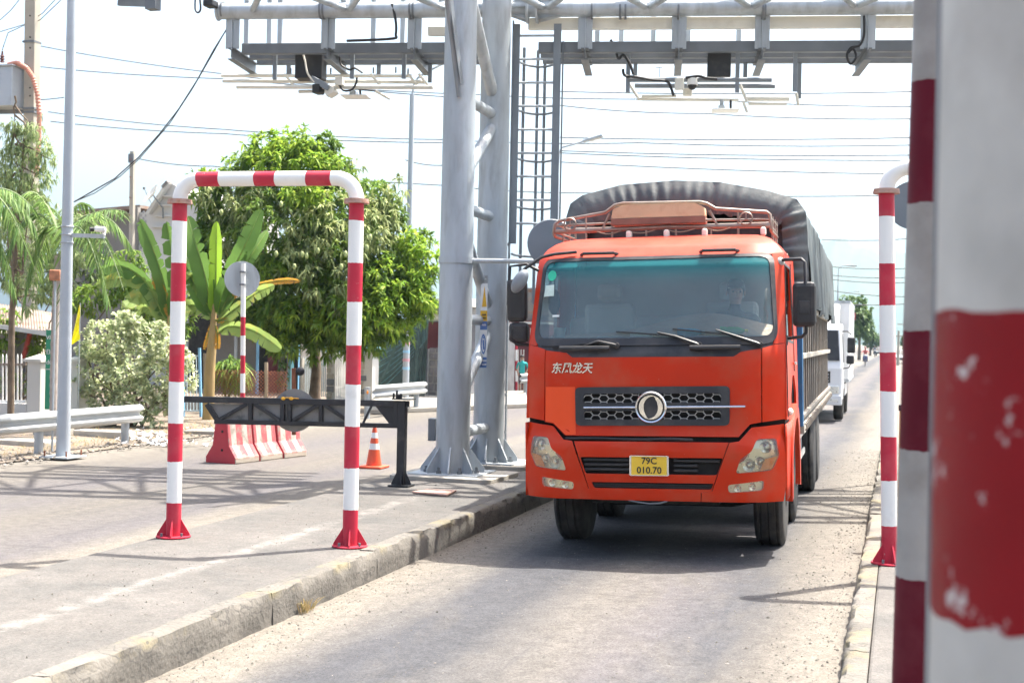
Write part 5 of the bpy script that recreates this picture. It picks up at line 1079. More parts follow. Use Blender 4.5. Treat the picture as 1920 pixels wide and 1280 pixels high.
# ---- overhead wires
def wire(name, label, pts, Y, r=.012, sag=0.):
    P_ = [at(x, y, Yi) for (x, y), Yi in zip(pts, Y)] if isinstance(Y, (list, tuple)) else [at(x, y, Y) for x, y in pts]; out = []
    for i in range(len(P_) - 1):
        for k in range(10): s = k / 10; q = P_[i].lerp(P_[i + 1], s); q.z -= sag * 4 * s * (1 - s); out.append(q)
    out.append(P_[-1]); m = MB(); m.tube(out, r, 5); return tag(m.build(name, K['cable'], None, 40), label, 'wire', 'overhead wires')
wire('service_cable', 'thick twin cable sweeping from the gantry down to the left houses', [(425, 55), (400, 95), (370, 150), (335, 205), (300, 250), (260, 295), (215, 335), (140, 378)], 34, .02)
wire('service_cable', 'lower strand of the cable sweeping down to the left houses', [(423, 58), (395, 108), (360, 168), (318, 232), (262, 297), (225, 331), (178, 362), (130, 382)], 34.3, .014)
labs = ['upper wire from the concrete utility pole across to the gantry column', 'second wire from the concrete utility pole passing under the camera rigs', 'upper wire of the pair crossing above the mango tree', 'lower wire of the pair crossing above the mango tree', 'dark wire from the small house pole passing behind the portal top', 'sagging wire just below the right camera rig', 'thin wire level with the antenna of the right camera rig', 'thin wire level with the lamp head beside the ladder', 'upper of two close wires above the canvas cover', 'lower of two close wires above the canvas cover', 'slanting wire nearest above the canvas cover', 'short wire between transformer and lamp pole', 'short wire end beside the curved street lamp', 'wire over the mountain top beside the truck canvas', 'first thin wire in front of the mountain', 'second thin wire in front of the mountain', 'third thin wire in front of the mountain', 'fourth thin wire in front of the mountain', 'lowest wire above the distant roadside trees']
for lab, pts in zip(labs, ([(66, 85), (420, 139), (836, 182)], [(60, 124), (420, 148), (900, 178), (1300, 185), (1720, 200)], [(90, 210), (420, 243), (836, 262), (1200, 268), (1720, 272)], [(95, 228), (420, 251), (836, 268)], [(260, 298), (400, 312), (836, 348), (1100, 362), (1720, 366)], [(1050, 198), (1320, 213), (1720, 223)],
            [(1050, 172), (1720, 172)], [(1050, 258), (1720, 258)], [(1050, 283), (1720, 291)], [(1050, 287), (1720, 301)], [(1050, 304), (1720, 327)], [(0, 186), (120, 183)], [(760, 300), (836, 310)], [(1540, 449), (1720, 446)], [(1560, 500), (1720, 502)], [(1560, 516), (1720, 519)], [(1560, 524), (1720, 529)], [(1560, 545), (1720, 556)], [(1560, 569), (1720, 568)])):
    wire('overhead_wire', lab, pts, 60 if pts[0][1] < 440 else 75, .026, .1)
wire('overhead_wire', 'curved wire loop running up from the transformer to the top edge', [(4, 95), (15, 62), (45, 48), (75, 38), (115, 0)], yy, .01); wire('overhead_wire', 'upper curved wire from the left edge past the utility pole', [(0, 60), (50, 45), (80, 25), (108, -5)], yy, .01); wire('overhead_wire', 'short wire in the top left corner', [(0, 38), (20, 20), (36, 0)], yy, .01)
# ---- manhole plate, stones and litter
m = MB(); q = [G(772, 924, ISZ + .004), G(800, 919, ISZ + .004), G(856, 921, ISZ + .004), G(838, 930, ISZ + .004)]; m.add(q + [v + Vector((0, 0, .02)) for v in q], [(3, 2, 1, 0), (4, 5, 6, 7), (0, 1, 5, 4), (1, 2, 6, 5), (2, 3, 7, 6), (3, 0, 4, 7)]); mp = tag(m.build('access_plate', K['rustpaint'], None, 0, .004), 'thin rusty steel access plate lying on the left island', 'plate')
# ================================================================ trees and plants
NR = np.random.default_rng(5)
def leaf_mat(name, col, rpi=.3, tr=.35, rough=.5, dirt=None): return mat(name, col, rough, var=.2, vs=1.1, rpi=rpi, transl=tr, dirt=dirt, spec=.15)
K['mango_new'] = leaf_mat('young_mango_leaf', (.26, .39, .05), .25, .5); K['mango'] = leaf_mat('mango_leaf', (.17, .27, .05), .35, .35); K['mango_dusty'] = leaf_mat('dusty_mango_leaf', (.29, .34, .14), .35, .2, .7)
K['bark'] = mat('bark', (.16, .12, .085), .9, var=.3, vs=6, bump=.6, bs=20); K['palebush'] = leaf_mat('pale_grey_green_leaf', (.62, .66, .44), .2, .45, .65); K['bushgreen'] = leaf_mat('grey_green_leaf', (.4, .47, .27), .25, .45, .65)
K['banana'] = leaf_mat('banana_leaf', (.12, .22, .05), .0, .5); K['banana_new'] = leaf_mat('young_banana_leaf', (.3, .48, .05), .0, .5); K['banana_pale'] = leaf_mat('pale_banana_leaf', (.26, .36, .1), .0, .45, dirt=((.45, .36, .08), 3.5, .55, .75)); K['banana_dead'] = leaf_mat('withered_banana_leaf', (.55, .29, .05), .0, .35, .8, dirt=((.3, .16, .06), 7, .5, .7))
K['palm'] = leaf_mat('palm_leaflet', (.14, .23, .06), .3, .35); K['euca'] = leaf_mat('dusty_willow_leaf', (.3, .38, .17), .3, .35); K['farleaf'] = leaf_mat('roadside_tree_leaf', (.1, .165, .05), .35, .3); K['lightleaf'] = leaf_mat('bright_shrub_leaf', (.19, .3, .05), .3, .4); K['backleaf'] = leaf_mat('dusty_green_leaf', (.15, .21, .075), .35, .35); K['dryg'] = leaf_mat('dry_grass', (.42, .33, .16), .3, .3, .8)
def leaf_mesh(O, D, L, W, droop=.35, rows=((0, .08), (.3, .9), (.65, .8), (1, 0)), fold=.25):
    """leaves as folded strips: origins, directions, lengths, widths"""
    n = len(O); D = D / np.linalg.norm(D, axis=1, keepdims=True); up = np.tile([0, 0, 1.], (n, 1)) + NR.normal(0, .35, (n, 3)); S = np.cross(D, up); S /= np.linalg.norm(S, axis=1, keepdims=True) + 1e-9; N = np.cross(S, D)
    vs = []; dn = np.array([0, 0, -1.])
    for s, w in rows:
        c = O + D * (s * L)[:, None] + dn * (droop * s * s * L)[:, None]
        if w > 0: vs += [c - S * (w * W / 2)[:, None] + N * (fold * w * W / 2)[:, None], c + S * (w * W / 2)[:, None] + N * (fold * w * W / 2)[:, None]]
        else: vs += [c]
    k = len(vs); Vv = np.stack(vs, 1).reshape(-1, 3); fq = []; i = 0; nr = len(rows)
    for r in range(nr - 1):
        if rows[r + 1][1] > 0: fq.append((2 * r, 2 * r + 1, 2 * r + 3, 2 * r + 2))
        else: fq.append((2 * r, 2 * r + 1, 2 * r + 2))
    base = (np.arange(n) * k)[:, None]; return Vv, [base + np.array(f)[None, :] for f in fq]
def leaves(name, parent, m, O, D, L, W, org=None, **kw):
    Vv, fl = leaf_mesh(np.asarray(O, float), np.asarray(D, float), np.asarray(L, float), np.asarray(W, float), **kw)
    if org is None and parent is not None: org = root_of(parent).get('_org')
    if org is not None: Vv = Vv - np.array(org)
    idx = np.concatenate([f.reshape(-1) for f in fl]); sizes = np.concatenate([np.full(f.shape[0], f.shape[1]) for f in fl]); me = bpy.data.meshes.new(name)
    me.vertices.add(len(Vv)); me.vertices.foreach_set('co', Vv.reshape(-1)); me.loops.add(len(idx)); me.loops.foreach_set('vertex_index', idx.astype(np.int32)); me.polygons.add(len(sizes)); st = np.concatenate([[0], np.cumsum(sizes)[:-1]])
    me.polygons.foreach_set('loop_start', st.astype(np.int32)); me.polygons.foreach_set('loop_total', sizes.astype(np.int32)); me.update(calc_edges=True); me.materials.append(m)
    return link(name, me, parent)
def blob_tips(blobs, per, shell=.75):
    """branch-tip positions through blobs ((centre, radius, flatten)), denser near the surface; with outward directions"""
    P, D = [], []
    for (c, r, *f) in blobs:
        n = max(3, int(per * r * r)); d = NR.normal(size=(n, 3)); d /= np.linalg.norm(d, axis=1, keepdims=True); q = r * (shell + (1 - shell) * NR.random(n)) * (1 - .5 * (NR.random(n) < .25) * NR.random(n)); q *= 1 + .12 * NR.normal(size=n)
        p = np.array(c) + d * q[:, None] * np.array([1, f[0] if f else 1, f[1] if len(f) > 1 else 1]); P.append(p); D.append(d)
    return np.concatenate(P), np.concatenate(D)
def whorl(P, D, k, up=.2, spread=.9):
    """k leaves radiating from each tip"""
    O = np.repeat(P, k, 0); d = np.repeat(D, k, 0) * .45 + NR.normal(size=(len(P) * k, 3)) * spread * .75; d[:, 2] += up; return O, d
def limb(m, a, b, r0, r1, seed=0, n=5, wob=.12):
    r_ = random.Random(seed); a, b = Vector(a), Vector(b); L = (b - a).length; pts = []; 
    for i in range(n + 1):
        s = i / n; p = a.lerp(b, s)
        if 0 < i < n: p += Vector((r_.uniform(-1, 1), r_.uniform(-1, 1), r_.uniform(-.5, .5))) * wob * L * .5
        pts.append(p)
    m.tube(pts, [r0 + (r1 - r0) * i / n for i in range(n + 1)], 8); return pts
# ---- mango tree
YM = 33.; t = thing('mango_tree', Vector((at(590, 700, YM).x, YM, .03)), 'large bushy mango tree with bright new leaves behind the striped portal', 'tree')
def pb_(px, py, r, dy=0.): p = at(px, py, YM + dy); return ((p.x, p.y, p.z), r * (YM + dy) / FPX, 1.0)
core = [pb_(*b) for b in ((500, 330, 75, 0), (430, 380, 75, .5), (570, 330, 85, 0), (640, 390, 85, -.4), (430, 460, 80, .3), (530, 440, 100, -1.2), (630, 480, 105, -1.0), (705, 440, 65, 0), (560, 545, 90, -1.2), (660, 560, 85, -1.4), (480, 530, 70, -.5), (740, 540, 70, -.5), (690, 600, 50, -1), (590, 600, 60, -1), (400, 350, 30, 0), (780, 500, 42, -.3), (790, 560, 38, -.4), (745, 610, 32, -.5), (640, 620, 30, -1), (790, 455, 26, 0), (700, 380, 45, .3), (735, 400, 30, .2), (550, 620, 30, -1), (370, 330, 14, 0), (610, 275, 30, 0), (500, 600, 45, -.8), (530, 640, 34, -.8), (600, 645, 34, -.9), (660, 640, 34, -1), (390, 440, 45, .2), (400, 520, 45, 0), (450, 580, 40, -.3), (700, 640, 24, -.8))]
top = [pb_(*b) for b in ((500, 285, 42, -.3), (540, 270, 38, -.5), (460, 320, 40, -.6), (580, 300, 45, -.7), (530, 310, 55, -1.0), (620, 320, 40, -.5), (390, 335, 24, -.6), (795, 490, 40, -.7), (770, 450, 25, -.5), (740, 540, 60, -1.2), (780, 560, 45, -1.0), (700, 600, 55, -1.7), (640, 600, 50, -2.0), (560, 590, 40, -2.1), (750, 600, 35, -1.2), (540, 650, 22, -2), (590, 370, 30, -2.1), (520, 515, 30, -2.2), (560, 360, 35, -2.0))]
dusty = [pb_(*b) for b in ((420, 370, 50, -.5), (480, 390, 55, -1.4), (640, 430, 80, -1.7), (700, 420, 55, -.9), (580, 430, 55, -2.0), (620, 520, 60, -2.1), (560, 490, 50, -2.1), (430, 440, 40, -.7), (730, 390, 35, -.3), (690, 370, 35, -.3), (745, 350, 22, 0), (660, 320, 28, 0))]
P, D = blob_tips(core, 230); O, d = whorl(P, D, 11, .15); n = len(O); leaves('foliage', t, K['mango'], O, d, NR.uniform(.17, .27, n), NR.uniform(.05, .075, n), droop=.4)
P, D = blob_tips(top, 200, .85); k = D[:, 2] > -.55; O, d = whorl(P[k], D[k], 11, .1); n = len(O); leaves('foliage', t, K['mango_new'], O, d, NR.uniform(.16, .26, n), NR.uniform(.05, .075, n), droop=.42)
P, D = blob_tips(dusty, 120, .85); O, d = whorl(P, D, 10, .1); n = len(O); leaves('foliage', t, K['mango_dusty'], O, d, NR.uniform(.16, .25, n), NR.uniform(.04, .06, n), droop=.6)
m = MB(); tb_ = Vector(t.location); fork = tb_ + Vector((0, 0, 1.7)); m.tube([tb_, tb_ + Vector((.05, 0, .9)), fork], [.17, .14, .12], 12); m.build('trunk', K['bark'], t, 60)
for i, b in enumerate(core[:16]): m = MB(); limb(m, fork, b[0], .09, .02, i, 6, .15); m.build('limb', K['bark'], t, 60)
K['mangof'] = mat('mango_fruit', (.34, .4, .15), .5, var=.15)
for i, (px, py) in enumerate(((518, 476), (575, 480), (552, 500), (567, 477), (648, 476), (694, 445), (688, 465), (527, 383), (415, 398), (463, 475), (596, 470), (640, 500))):
    q = at(px, py, YM - 3.1); m = MB(); m.sph((0, 0, 0), .065, 10, 8, (.75, .75, 1.2)); o = m.build('mango', K['mangof'], t, 60, origin=(0, 0, 0)); o.location = q - Vector(t['_org'])
    if i == 0: m0 = o.data
# ---- pale shrub
YS = 23.5; t = thing('pale_shrub', Vector((at(250, 780, YS).x, YS, .03)), 'dense pale grey green shrub behind the guardrail end', 'shrub')
def ps(px, py, r, dy=0): p = at(px, py, YS + dy); return ((p.x, p.y, p.z), r * (YS + dy) / FPX, .8)
bl_ = [ps(*b) for b in ((185, 640, 42, 0), (230, 620, 40, 0), (280, 640, 42, .1), (320, 660, 36, 0), (180, 700, 48, 0), (240, 690, 55, -.2), (300, 710, 50, 0), (345, 710, 28, 0), (200, 750, 42, -.2), (260, 755, 45, -.2), (315, 750, 30, 0), (160, 660, 26, 0), (155, 730, 26, 0), (225, 605, 20, 0), (255, 615, 22, 0), (300, 620, 18, 0), (350, 680, 16, 0), (290, 785, 18, -.3))]
P, D = blob_tips(bl_, 380, .8); O, d = whorl(P, D, 9, .35, .9); n = len(O); sel = NR.random(n) < .55
Lf = NR.uniform(.09, .15, n); Wf = NR.uniform(.045, .07, n); ob = dict(droop=.15, rows=((0, .15), (.45, .8), (.8, .95), (1, 0)))
leaves('foliage', t, K['palebush'], O[sel], d[sel], Lf[sel], Wf[sel], **ob); leaves('foliage', t, K['bushgreen'], O[~sel], d[~sel], Lf[~sel], Wf[~sel], **ob)
for i, b in enumerate(bl_[:12]): m = MB(); limb(m, Vector(t.location) + Vector((RNG.uniform(-.6, .6), 0, 0)), b[0], .03, .01, i, 5, .1); m.build('stem', K['bark'], t, 60)
# ---- banana plants
def banana_leaf(t, pts, w, mt, Y, tilt=0., seed=0, nm='leaf', tears=.75):
    """midrib through pixel points on the plane Y (with depth offsets), blade w pixels wide, torn along the veins"""
    r_ = random.Random(seed); P_ = [at(p[0], p[1], Y + (p[2] if len(p) > 2 else 0)) for p in pts]; N = 26; mid = []
    for i in range(N + 1):                                   # quadratic / catmull through points
        s = i / N * (len(P_) - 1); a = min(int(s), len(P_) - 2); u = s - a; p0, p1, p2, p3 = P_[max(a - 1, 0)], P_[a], P_[a + 1], P_[min(a + 2, len(P_) - 1)]
        mid.append(.5 * ((2 * p1) + (p2 - p0) * u + (2 * p0 - 5 * p1 + 4 * p2 - p3) * u * u + (3 * p1 - p0 - 3 * p2 + p3) * u ** 3))
    W_ = w * .84 * Y / FPX / 2; m = MB(); view = Vector((-.25, 1, 0)).normalized()
    for sgn in (-1, 1):
        i = 0
        while i < N:
            seg = r_.randint(2, 6) if r_.random() < tears else 8; j = min(N, i + seg); vs = []; fs = []
            dz = r_.uniform(-.12, .05) * tears; sl = r_.uniform(-.05, .12); gap = r_.uniform(.08, .4)
            for k in range(i, j + 1):
                s = k / N; wd = W_ * min(1, (s / .18) ** .6 if s > 0 else 0) * min(1, ((1 - s) / .22) ** .55 if s < 1 else 0); wd = max(wd, .004); T_ = (mid[min(k + 1, N)] - mid[max(k - 1, 0)]).normalized(); S_ = T_.cross(view).normalized() * sgn
                S_ = (S_ * math.cos(.45 + tilt * sgn) + view * math.sin(.45 + tilt * sgn) * -1).normalized()
                ed = 1 + .05 * math.sin(k * 2.1 + seed)
                for q in (0, .5, 1): vs.append(mid[k] + S_ * wd * q * ed + T_ * wd * q * .25 + Vector((0, 0, -1)) * wd * q * q * (.22 - dz) + T_ * (sl * q * W_ if seg < 8 else 0) + (T_ * (gap * q * q * W_ * (1 if k == i else -1)) if seg < 8 and k in (i, j) else Vector((0, 0, 0))))
            n = j - i + 1
            for k in range(n - 1):
                for q in range(2): a = k * 3 + q; fs.append((a, a + 1, a + 4, a + 3))
            m.add(vs, fs); i = j
    o = m.build(nm, mt, t, 70, fix=False); mm = MB(); mm.tube([mid[i] + Vector((0, -.004, 0)) for i in range(0, N + 1, 2)], [.02 * (1 - i / N) + .004 for i in range(0, N + 1, 2)], 6); mm.build('midrib', K['banana_pale'], o, 60); return o
YB = 26.; t = thing('banana_plant', Vector((at(392, 770, YB).x, YB, .03)), 'banana plant with upright bright leaf between the portal posts', 'plant')
B_ = lambda pts, w, mt, **kw: banana_leaf(t, pts, w, K[mt], YB, **kw)
B_([(402, 590), (405, 520), (406, 415)], 36, 'banana_new', seed=1, tears=.15); B_([(408, 590), (430, 520), (462, 455), (490, 392, .3)], 50, 'banana', seed=2, tears=.4); B_([(412, 595), (440, 530), (470, 480), (503, 430, .5)], 34, 'banana', seed=3)
B_([(398, 590), (385, 520), (365, 450), (352, 405, .4)], 55, 'banana', seed=4); B_([(396, 595), (370, 545), (350, 500), (325, 470, .5)], 40, 'banana', seed=5); B_([(398, 600), (385, 580), (355, 572), (338, 590, -.6), (325, 620, -.7)], 46, 'banana_pale', seed=6)
B_([(408, 605), (440, 580), (480, 550), (515, 535, -.4)], 34, 'banana_pale', seed=7); B_([(410, 625), (430, 612), (470, 618), (505, 638, -.4), (527, 655, -.5)], 40, 'banana_pale', seed=8); B_([(404, 610), (408, 630), (409, 655)], 18, 'banana_dead', seed=9, tears=.9); B_([(400, 600), (390, 630), (383, 655)], 12, 'banana_dead', seed=10, tears=.9); B_([(404, 600), (425, 600), (428, 601)], 16, 'banana_dead', seed=14, tears=.9)
B_([(415, 580), (450, 545), (500, 530), (540, 525, -.3), (563, 527, -.3)], 16, 'banana_dead', seed=11, tears=.9); B_([(398, 585), (375, 540), (360, 520), (345, 515, -.4)], 30, 'banana_pale', seed=12)
m = MB(); m.tube([at(390, 790, YB), at(393, 700, YB), at(398, 640, YB), at(402, 570, YB)], [.13, .115, .095, .04], 12); m.build('pseudostem', mat('banana_stem', (.34, .24, .1), .8, var=.3, vs=5, sc=(1, 1, .25)), t, 60)
YB2 = 27.; t = thing('banana_plant', Vector((at(318, 770, YB2).x, YB2, .03)), 'banana plant with drooping leaves left of the left portal post', 'plant'); B_ = lambda pts, w, mt, **kw: banana_leaf(t, pts, w, K[mt], YB2, **kw)
B_([(318, 600), (310, 540), (288, 470), (262, 410, .3)], 44, 'banana', seed=21); B_([(322, 600), (330, 540), (322, 470), (312, 415)], 40, 'banana', seed=22); B_([(312, 610), (290, 560), (262, 552), (234, 578, -.5)], 46, 'banana_pale', seed=23, tears=.3); B_([(310, 600), (280, 540), (235, 520), (180, 535, -.3)], 40, 'banana_pale', seed=24, tears=.3); B_([(310, 595), (270, 525), (225, 498), (190, 505, .3)], 44, 'banana', seed=25); B_([(322, 600), (312, 560), (296, 530), (290, 515)], 26, 'banana_dead', seed=26); B_([(318, 610), (300, 590), (270, 575), (258, 590)], 26, 'banana_pale', seed=27)
m = MB(); m.tube([at(322, 790, YB2), at(320, 690, YB2), at(318, 590, YB2)], [.12, .1, .05], 12); m.build('pseudostem', bpy.data.materials['banana_stem'], t, 60)
# ---- palm
def frond(t, org, tip, sag, m, seed, lw=.42, nl=44):
    a, b = Vector(org), Vector(tip); mid = []; N = 20
    for i in range(N + 1): s = i / N; p = a.lerp(b, s); p.z += sag * 4 * s * (1 - s); mid.append(p)
    O, d, L = [], [], []; r_ = random.Random(seed)
    for k in range(nl):
        s = .1 + .88 * k / nl; i = min(int(s * N), N - 1); p = mid[i].lerp(mid[i + 1], s * N - i); T_ = (mid[i + 1] - mid[i]).normalized(); S_ = T_.cross(Vector((0, 0, 1))).normalized()
        for sg in (-1, 1): O.append(p); d.append(T_ * .75 + S_ * sg * .75 + Vector((r_.gauss(0, .08), r_.gauss(0, .08), -.25 + r_.gauss(0, .08)))); L.append(lw * (1.1 - .6 * abs(s - .35)) * r_.uniform(.85, 1.1))
    o = leaves('frond', t, m, O, d, np.array(L), np.full(len(L), .026), droop=.55, rows=((0, .5), (.35, 1), (.7, .8), (1, 0)), fold=.1); mm = MB(); mm.tube(mid, [.022 * (1 - i / N) + .005 for i in range(N + 1)], 6); mm.build('rachis', K['bushgreen'], o, 60)
YP = 21.; cr = at(112, 455, YP); t = thing('palm_tree', Vector((at(100, 790, YP).x, YP, .03)), 'palm with grey ringed trunk beside the left lamp pole', 'tree')
pts = [at(100, 800, YP), at(101, 700, YP), at(104, 590, YP), at(110, 470, YP)]; fine = []
for i in range(3):
    for k in range(14): fine.append(pts[i].lerp(pts[i + 1], k / 14))
m = MB(); m.tube(fine, [.075 if i % 2 else .066 for i in range(len(fine))], 12); m.build('trunk', mat('grey_palm_trunk', (.34, .3, .27), .9, var=.2, vs=9), t, 50)
for i, (px, py, dy, sg) in enumerate(((238, 398, -.6, .25), (232, 545, -.8, .75), (205, 575, .3, .8), (185, 505, -1, .5), (30, 380, -.5, .5), (15, 470, -.6, .6), (40, 590, -.4, .8), (120, 610, -1.0, .9), (165, 385, .5, .3), (70, 385, .6, .3), (250, 470, .4, .6), (60, 540, .6, .6))): frond(t, cr, at(px, py, YP + dy), sg, K['palm'], i, .36)
YP2 = 18.; cr = at(-75, 400, YP2); t = thing('palm_tree', Vector((at(-75, 800, YP2).x, YP2, .03)), 'palm fronds reaching in from the left edge', 'tree'); m = MB(); m.tube([Vector(t.location), cr], .09, 10); m.build('trunk', bpy.data.materials['grey_palm_trunk'], t, 50)
for i, (px, py, dy, sg) in enumerate(((62, 390, 0, .35), (55, 480, .1, .55), (40, 440, -.3, .5), (30, 560, .3, .6), (68, 430, .5, .5), (-180, 420, 0, .5), (-150, 520, 0, .6))): frond(t, cr, at(px, py, YP2 + dy), sg, K['palm'], 40 + i, .34)
# ---- feathery tree at the left edge
YE = 22.5; t = thing('willowy_tree', Vector((at(20, 790, YE).x, YE, .03)), 'willowy small leaved tree in front of the concrete utility pole', 'tree')
def pe(px, py, r, dy=0): p = at(px, py, YE + dy); return ((p.x, p.y, p.z), r * (YE + dy) / FPX, 1.0)
bl_ = [pe(*b) for b in ((25, 235, 28, 0), (62, 240, 30, 0), (85, 275, 24, 0), (20, 285, 30, 0), (55, 290, 26, 0), (100, 300, 12, 0), (40, 335, 30, 0), (85, 330, 26, 0), (10, 350, 25, 0), (60, 380, 40, 0), (20, 420, 40, .4), (90, 410, 40, 0), (140, 420, 45, .3), (170, 440, 36, .3), (60, 450, 45, .5), (25, 485, 40, .3), (80, 480, 36, 0), (140, 470, 34, .2), (60, 515, 30, -.2), (110, 505, 26, 0), (70, 548, 26, -.2), (105, 550, 24, 0), (30, 535, 26, 0), (55, 575, 16, -.2), (35, 260, 36, .1), (75, 300, 30, .1), (10, 320, 34, 0), (50, 355, 36, .2))]
P, D = blob_tips(bl_, 480, .35); O, d = whorl(P, D, 9, -.45, .7); n = len(O); leaves('foliage', t, K['euca'], O, d, NR.uniform(.08, .15, n), NR.uniform(.016, .026, n), droop=.6)
m = MB(); ft = Vector(t.location); m.tube([ft, at(22, 600, YE), at(30, 450, YE), at(45, 260, YE)], [.07, .06, .045, .015], 8); m.build('trunk', K['bark'], t, 60)
for i, b in enumerate(bl_): m = MB(); limb(m, at(28, min(560, 180 + i * 18), YE), b[0], .022, .006, i, 5, .12); m.build('limb', K['bark'], t, 60)
# ---- shrubs among the houses
def shrub(name, label, Y, blobs, mt, per=300, L=(.12, .2), W=(.04, .06), k=8, droop=.5, cat='shrub', base=None):
    c = [( (lambda p: (p.x, p.y, p.z))(at(x, y, Y)), r * Y / FPX, .8) for x, y, r in blobs]; t = thing(name, Vector((c[0][0][0], Y, .03)), label, cat)
    P, D = blob_tips(c, per, .6); O, d = whorl(P, D, k, .1); n = len(O); leaves('foliage', t, K[mt], O, d, NR.uniform(*L, n), NR.uniform(*W, n), droop=droop)
    for i, b in enumerate(c[:6]): m = MB(); limb(m, t.location, b[0], .04, .01, i, 5, .1); m.build('stem', K['bark'], t, 60)
    return t
shrub('bright_shrub', 'bright green leafy shrub behind the pale shrub and palm', 29., ((170, 560, 35), (215, 540, 40), (255, 530, 45), (290, 560, 40), (140, 560, 28), (215, 500, 30), (250, 490, 25), (320, 590, 30)), 'lightleaf')
shrub('dark_shrub', 'dark green tangled shrub under the banana leaves', 29.5, ((250, 600, 40), (290, 610, 40), (330, 610, 40), (345, 560, 36), (270, 570, 30)), 'mango', 300)
shrub('hedge_plant', 'green plants glowing behind the tin roofed hut', 26., ((15, 600, 30), (70, 640, 28), (75, 670, 25), (10, 650, 30), (120, 560, 22)), 'lightleaf', 300)
shrub('agave_plant', 'dark spiky plant behind the chain link fence', 28.5, ((425, 685, 18), (445, 690, 16)), 'mango', 500, (.3, .5), (.03, .05), 10, .9, 'plant')
shrub('garden_shrub', 'green shrub beside the teal gate post', 30., ((530, 690, 16), (525, 715, 14), (540, 660, 14)), 'farleaf', 260, (.08, .14), (.04, .06), 8, .4)
shrub('leafy_tree', 'dusty green leafy tree filling the gap behind the palms at the left', 30., ((25, 420, 62), (85, 450, 60), (30, 500, 55), (110, 520, 46), (150, 480, 48), (60, 380, 40), (15, 350, 40), (170, 530, 30), (75, 540, 36)), 'backleaf', 200, (.12, .22), (.04, .07), 9, .5, 'tree')
shrub('low_hedge', 'low green hedge behind the white bar fence', 25.6, ((20, 720, 34), (70, 715, 30), (115, 720, 30), (-20, 715, 30), (100, 680, 22)), 'backleaf', 260, (.07, .12), (.03, .05), 8, .4)
# dry grass: uncountable
O, d, L = [], [], []
for i in range(3800):
    x = -12.8 - abs(NR.normal(0, 1.3)); y = NR.uniform(15, 30); O.append((x, y, .03)); d.append((NR.normal(0, .5), NR.normal(0, .5), .8)); L.append(NR.uniform(.04, .16))
for i in range(70): O.append((-4.24 + NR.normal(0, .012), 9.1 + NR.normal(0, .05), -.1)); d.append((NR.normal(0, .3), NR.normal(0, .3), 1.2)); L.append(NR.uniform(.06, .22))
tag(leaves('dry_grass', None, K['dryg'], O, d, L, np.full(len(L), .008), droop=.4), 'dry straw coloured grass along the verge and kerb', 'grass', kind='stuff')
# ---- trees along the far road
for i, (px, py, r, Y, lab) in enumerate(((1590, 600, 40, 125, 'nearest roadside tree beside the white truck'), (1612, 615, 30, 165, 'second roadside tree along the far left side of the road'), (1632, 640, 16, 230, 'farthest small roadside tree near the road end'), (1700, 640, 14, 260, 'distant tree at the right side of the road'))):
    c = at(px, py, Y); t = thing('roadside_tree', Vector((c.x, Y, 0)), lab, 'tree', 'roadside trees in the distance'); R_ = r * Y / FPX; rr_ = random.Random(i)
    bl_ = [((c.x + rr_.uniform(-.6, .6) * R_, Y + rr_.uniform(-.6, .6) * R_, c.z + rr_.uniform(-.55, .75) * R_), R_ * rr_.uniform(.35, .6), 1.) for _ in range(13)]
    P, D = blob_tips(bl_, 26, .6); O, d = whorl(P, D, 7, 0); n = len(O); leaves('crown', t, K['farleaf'], O, d, NR.uniform(.35, .6, n), NR.uniform(.2, .32, n), droop=.4)
    m = MB(); m.tube([Vector(t.location), Vector((c.x, Y, c.z))], [.22, .1], 8); m.build('trunk', K['bark'], t, 60)
# ================================================================ houses, walls, fences behind the road
K['plaster'] = mat('grey_plaster', (.22, .21, .195), .9, var=.12, vs=.8, bump=.15, dirt=((.19, .18, .165), 1.5, .5, .8)); K['wwall'] = mat('white_wall', (.55, .55, .53), .8, var=.05, vs=1, dirt=((.6, .58, .54), 1.5, .6, .95)); K['tin'] = mat('rust_stained_tin', (.24, .2, .165), .6, .2, var=.15, vs=2, dirt=((.22, .1, .05), 2.4, .5, .68)); K['darkwall'] = mat('dim_wall', (.14, .14, .15), .9, var=.2)
K['teal'] = mat('teal_paint', (.12, .3, .34), .5, var=.15, dirt=((.3, .33, .32), 5, .5, .9)); K['pgate'] = mat('pale_blue_grey_gate', (.5, .6, .64), .5, var=.08); K['lblue'] = mat('light_blue_paint', (.2, .42, .62), .5, var=.15); K['maroon'] = mat('maroon_shutter', (.15, .035, .04), .7, var=.2)
K['gsign'] = mat('green_sign', (.012, .22, .12), .5, var=.06); K['flag'] = mat('yellow_flag', (.8, .72, .02), .6, transl=.35, var=.05); K['tile'] = mat('grey_tile', (.3, .31, .32), .5); K['slab'] = mat('pale_pavement_concrete', (.26, .24, .21), .9, var=.12, vs=.8, dirt=((.2, .18, .15), 1.5, .5, .8))
def rect(p, q): return p, q
def wall_px(t, x0, y0, x1, y1, Y, dep, m, nm='wall', bevel=.0, grnd=False):
    a, b = at(x0, y1, Y), at(x1, y0, Y); mb = MB(); mb.box(min(a.x, b.x), max(a.x, b.x), Y, Y + dep, 0.0 if grnd else a.z, b.z); return mb.build(nm, m, t, 0, bevel)
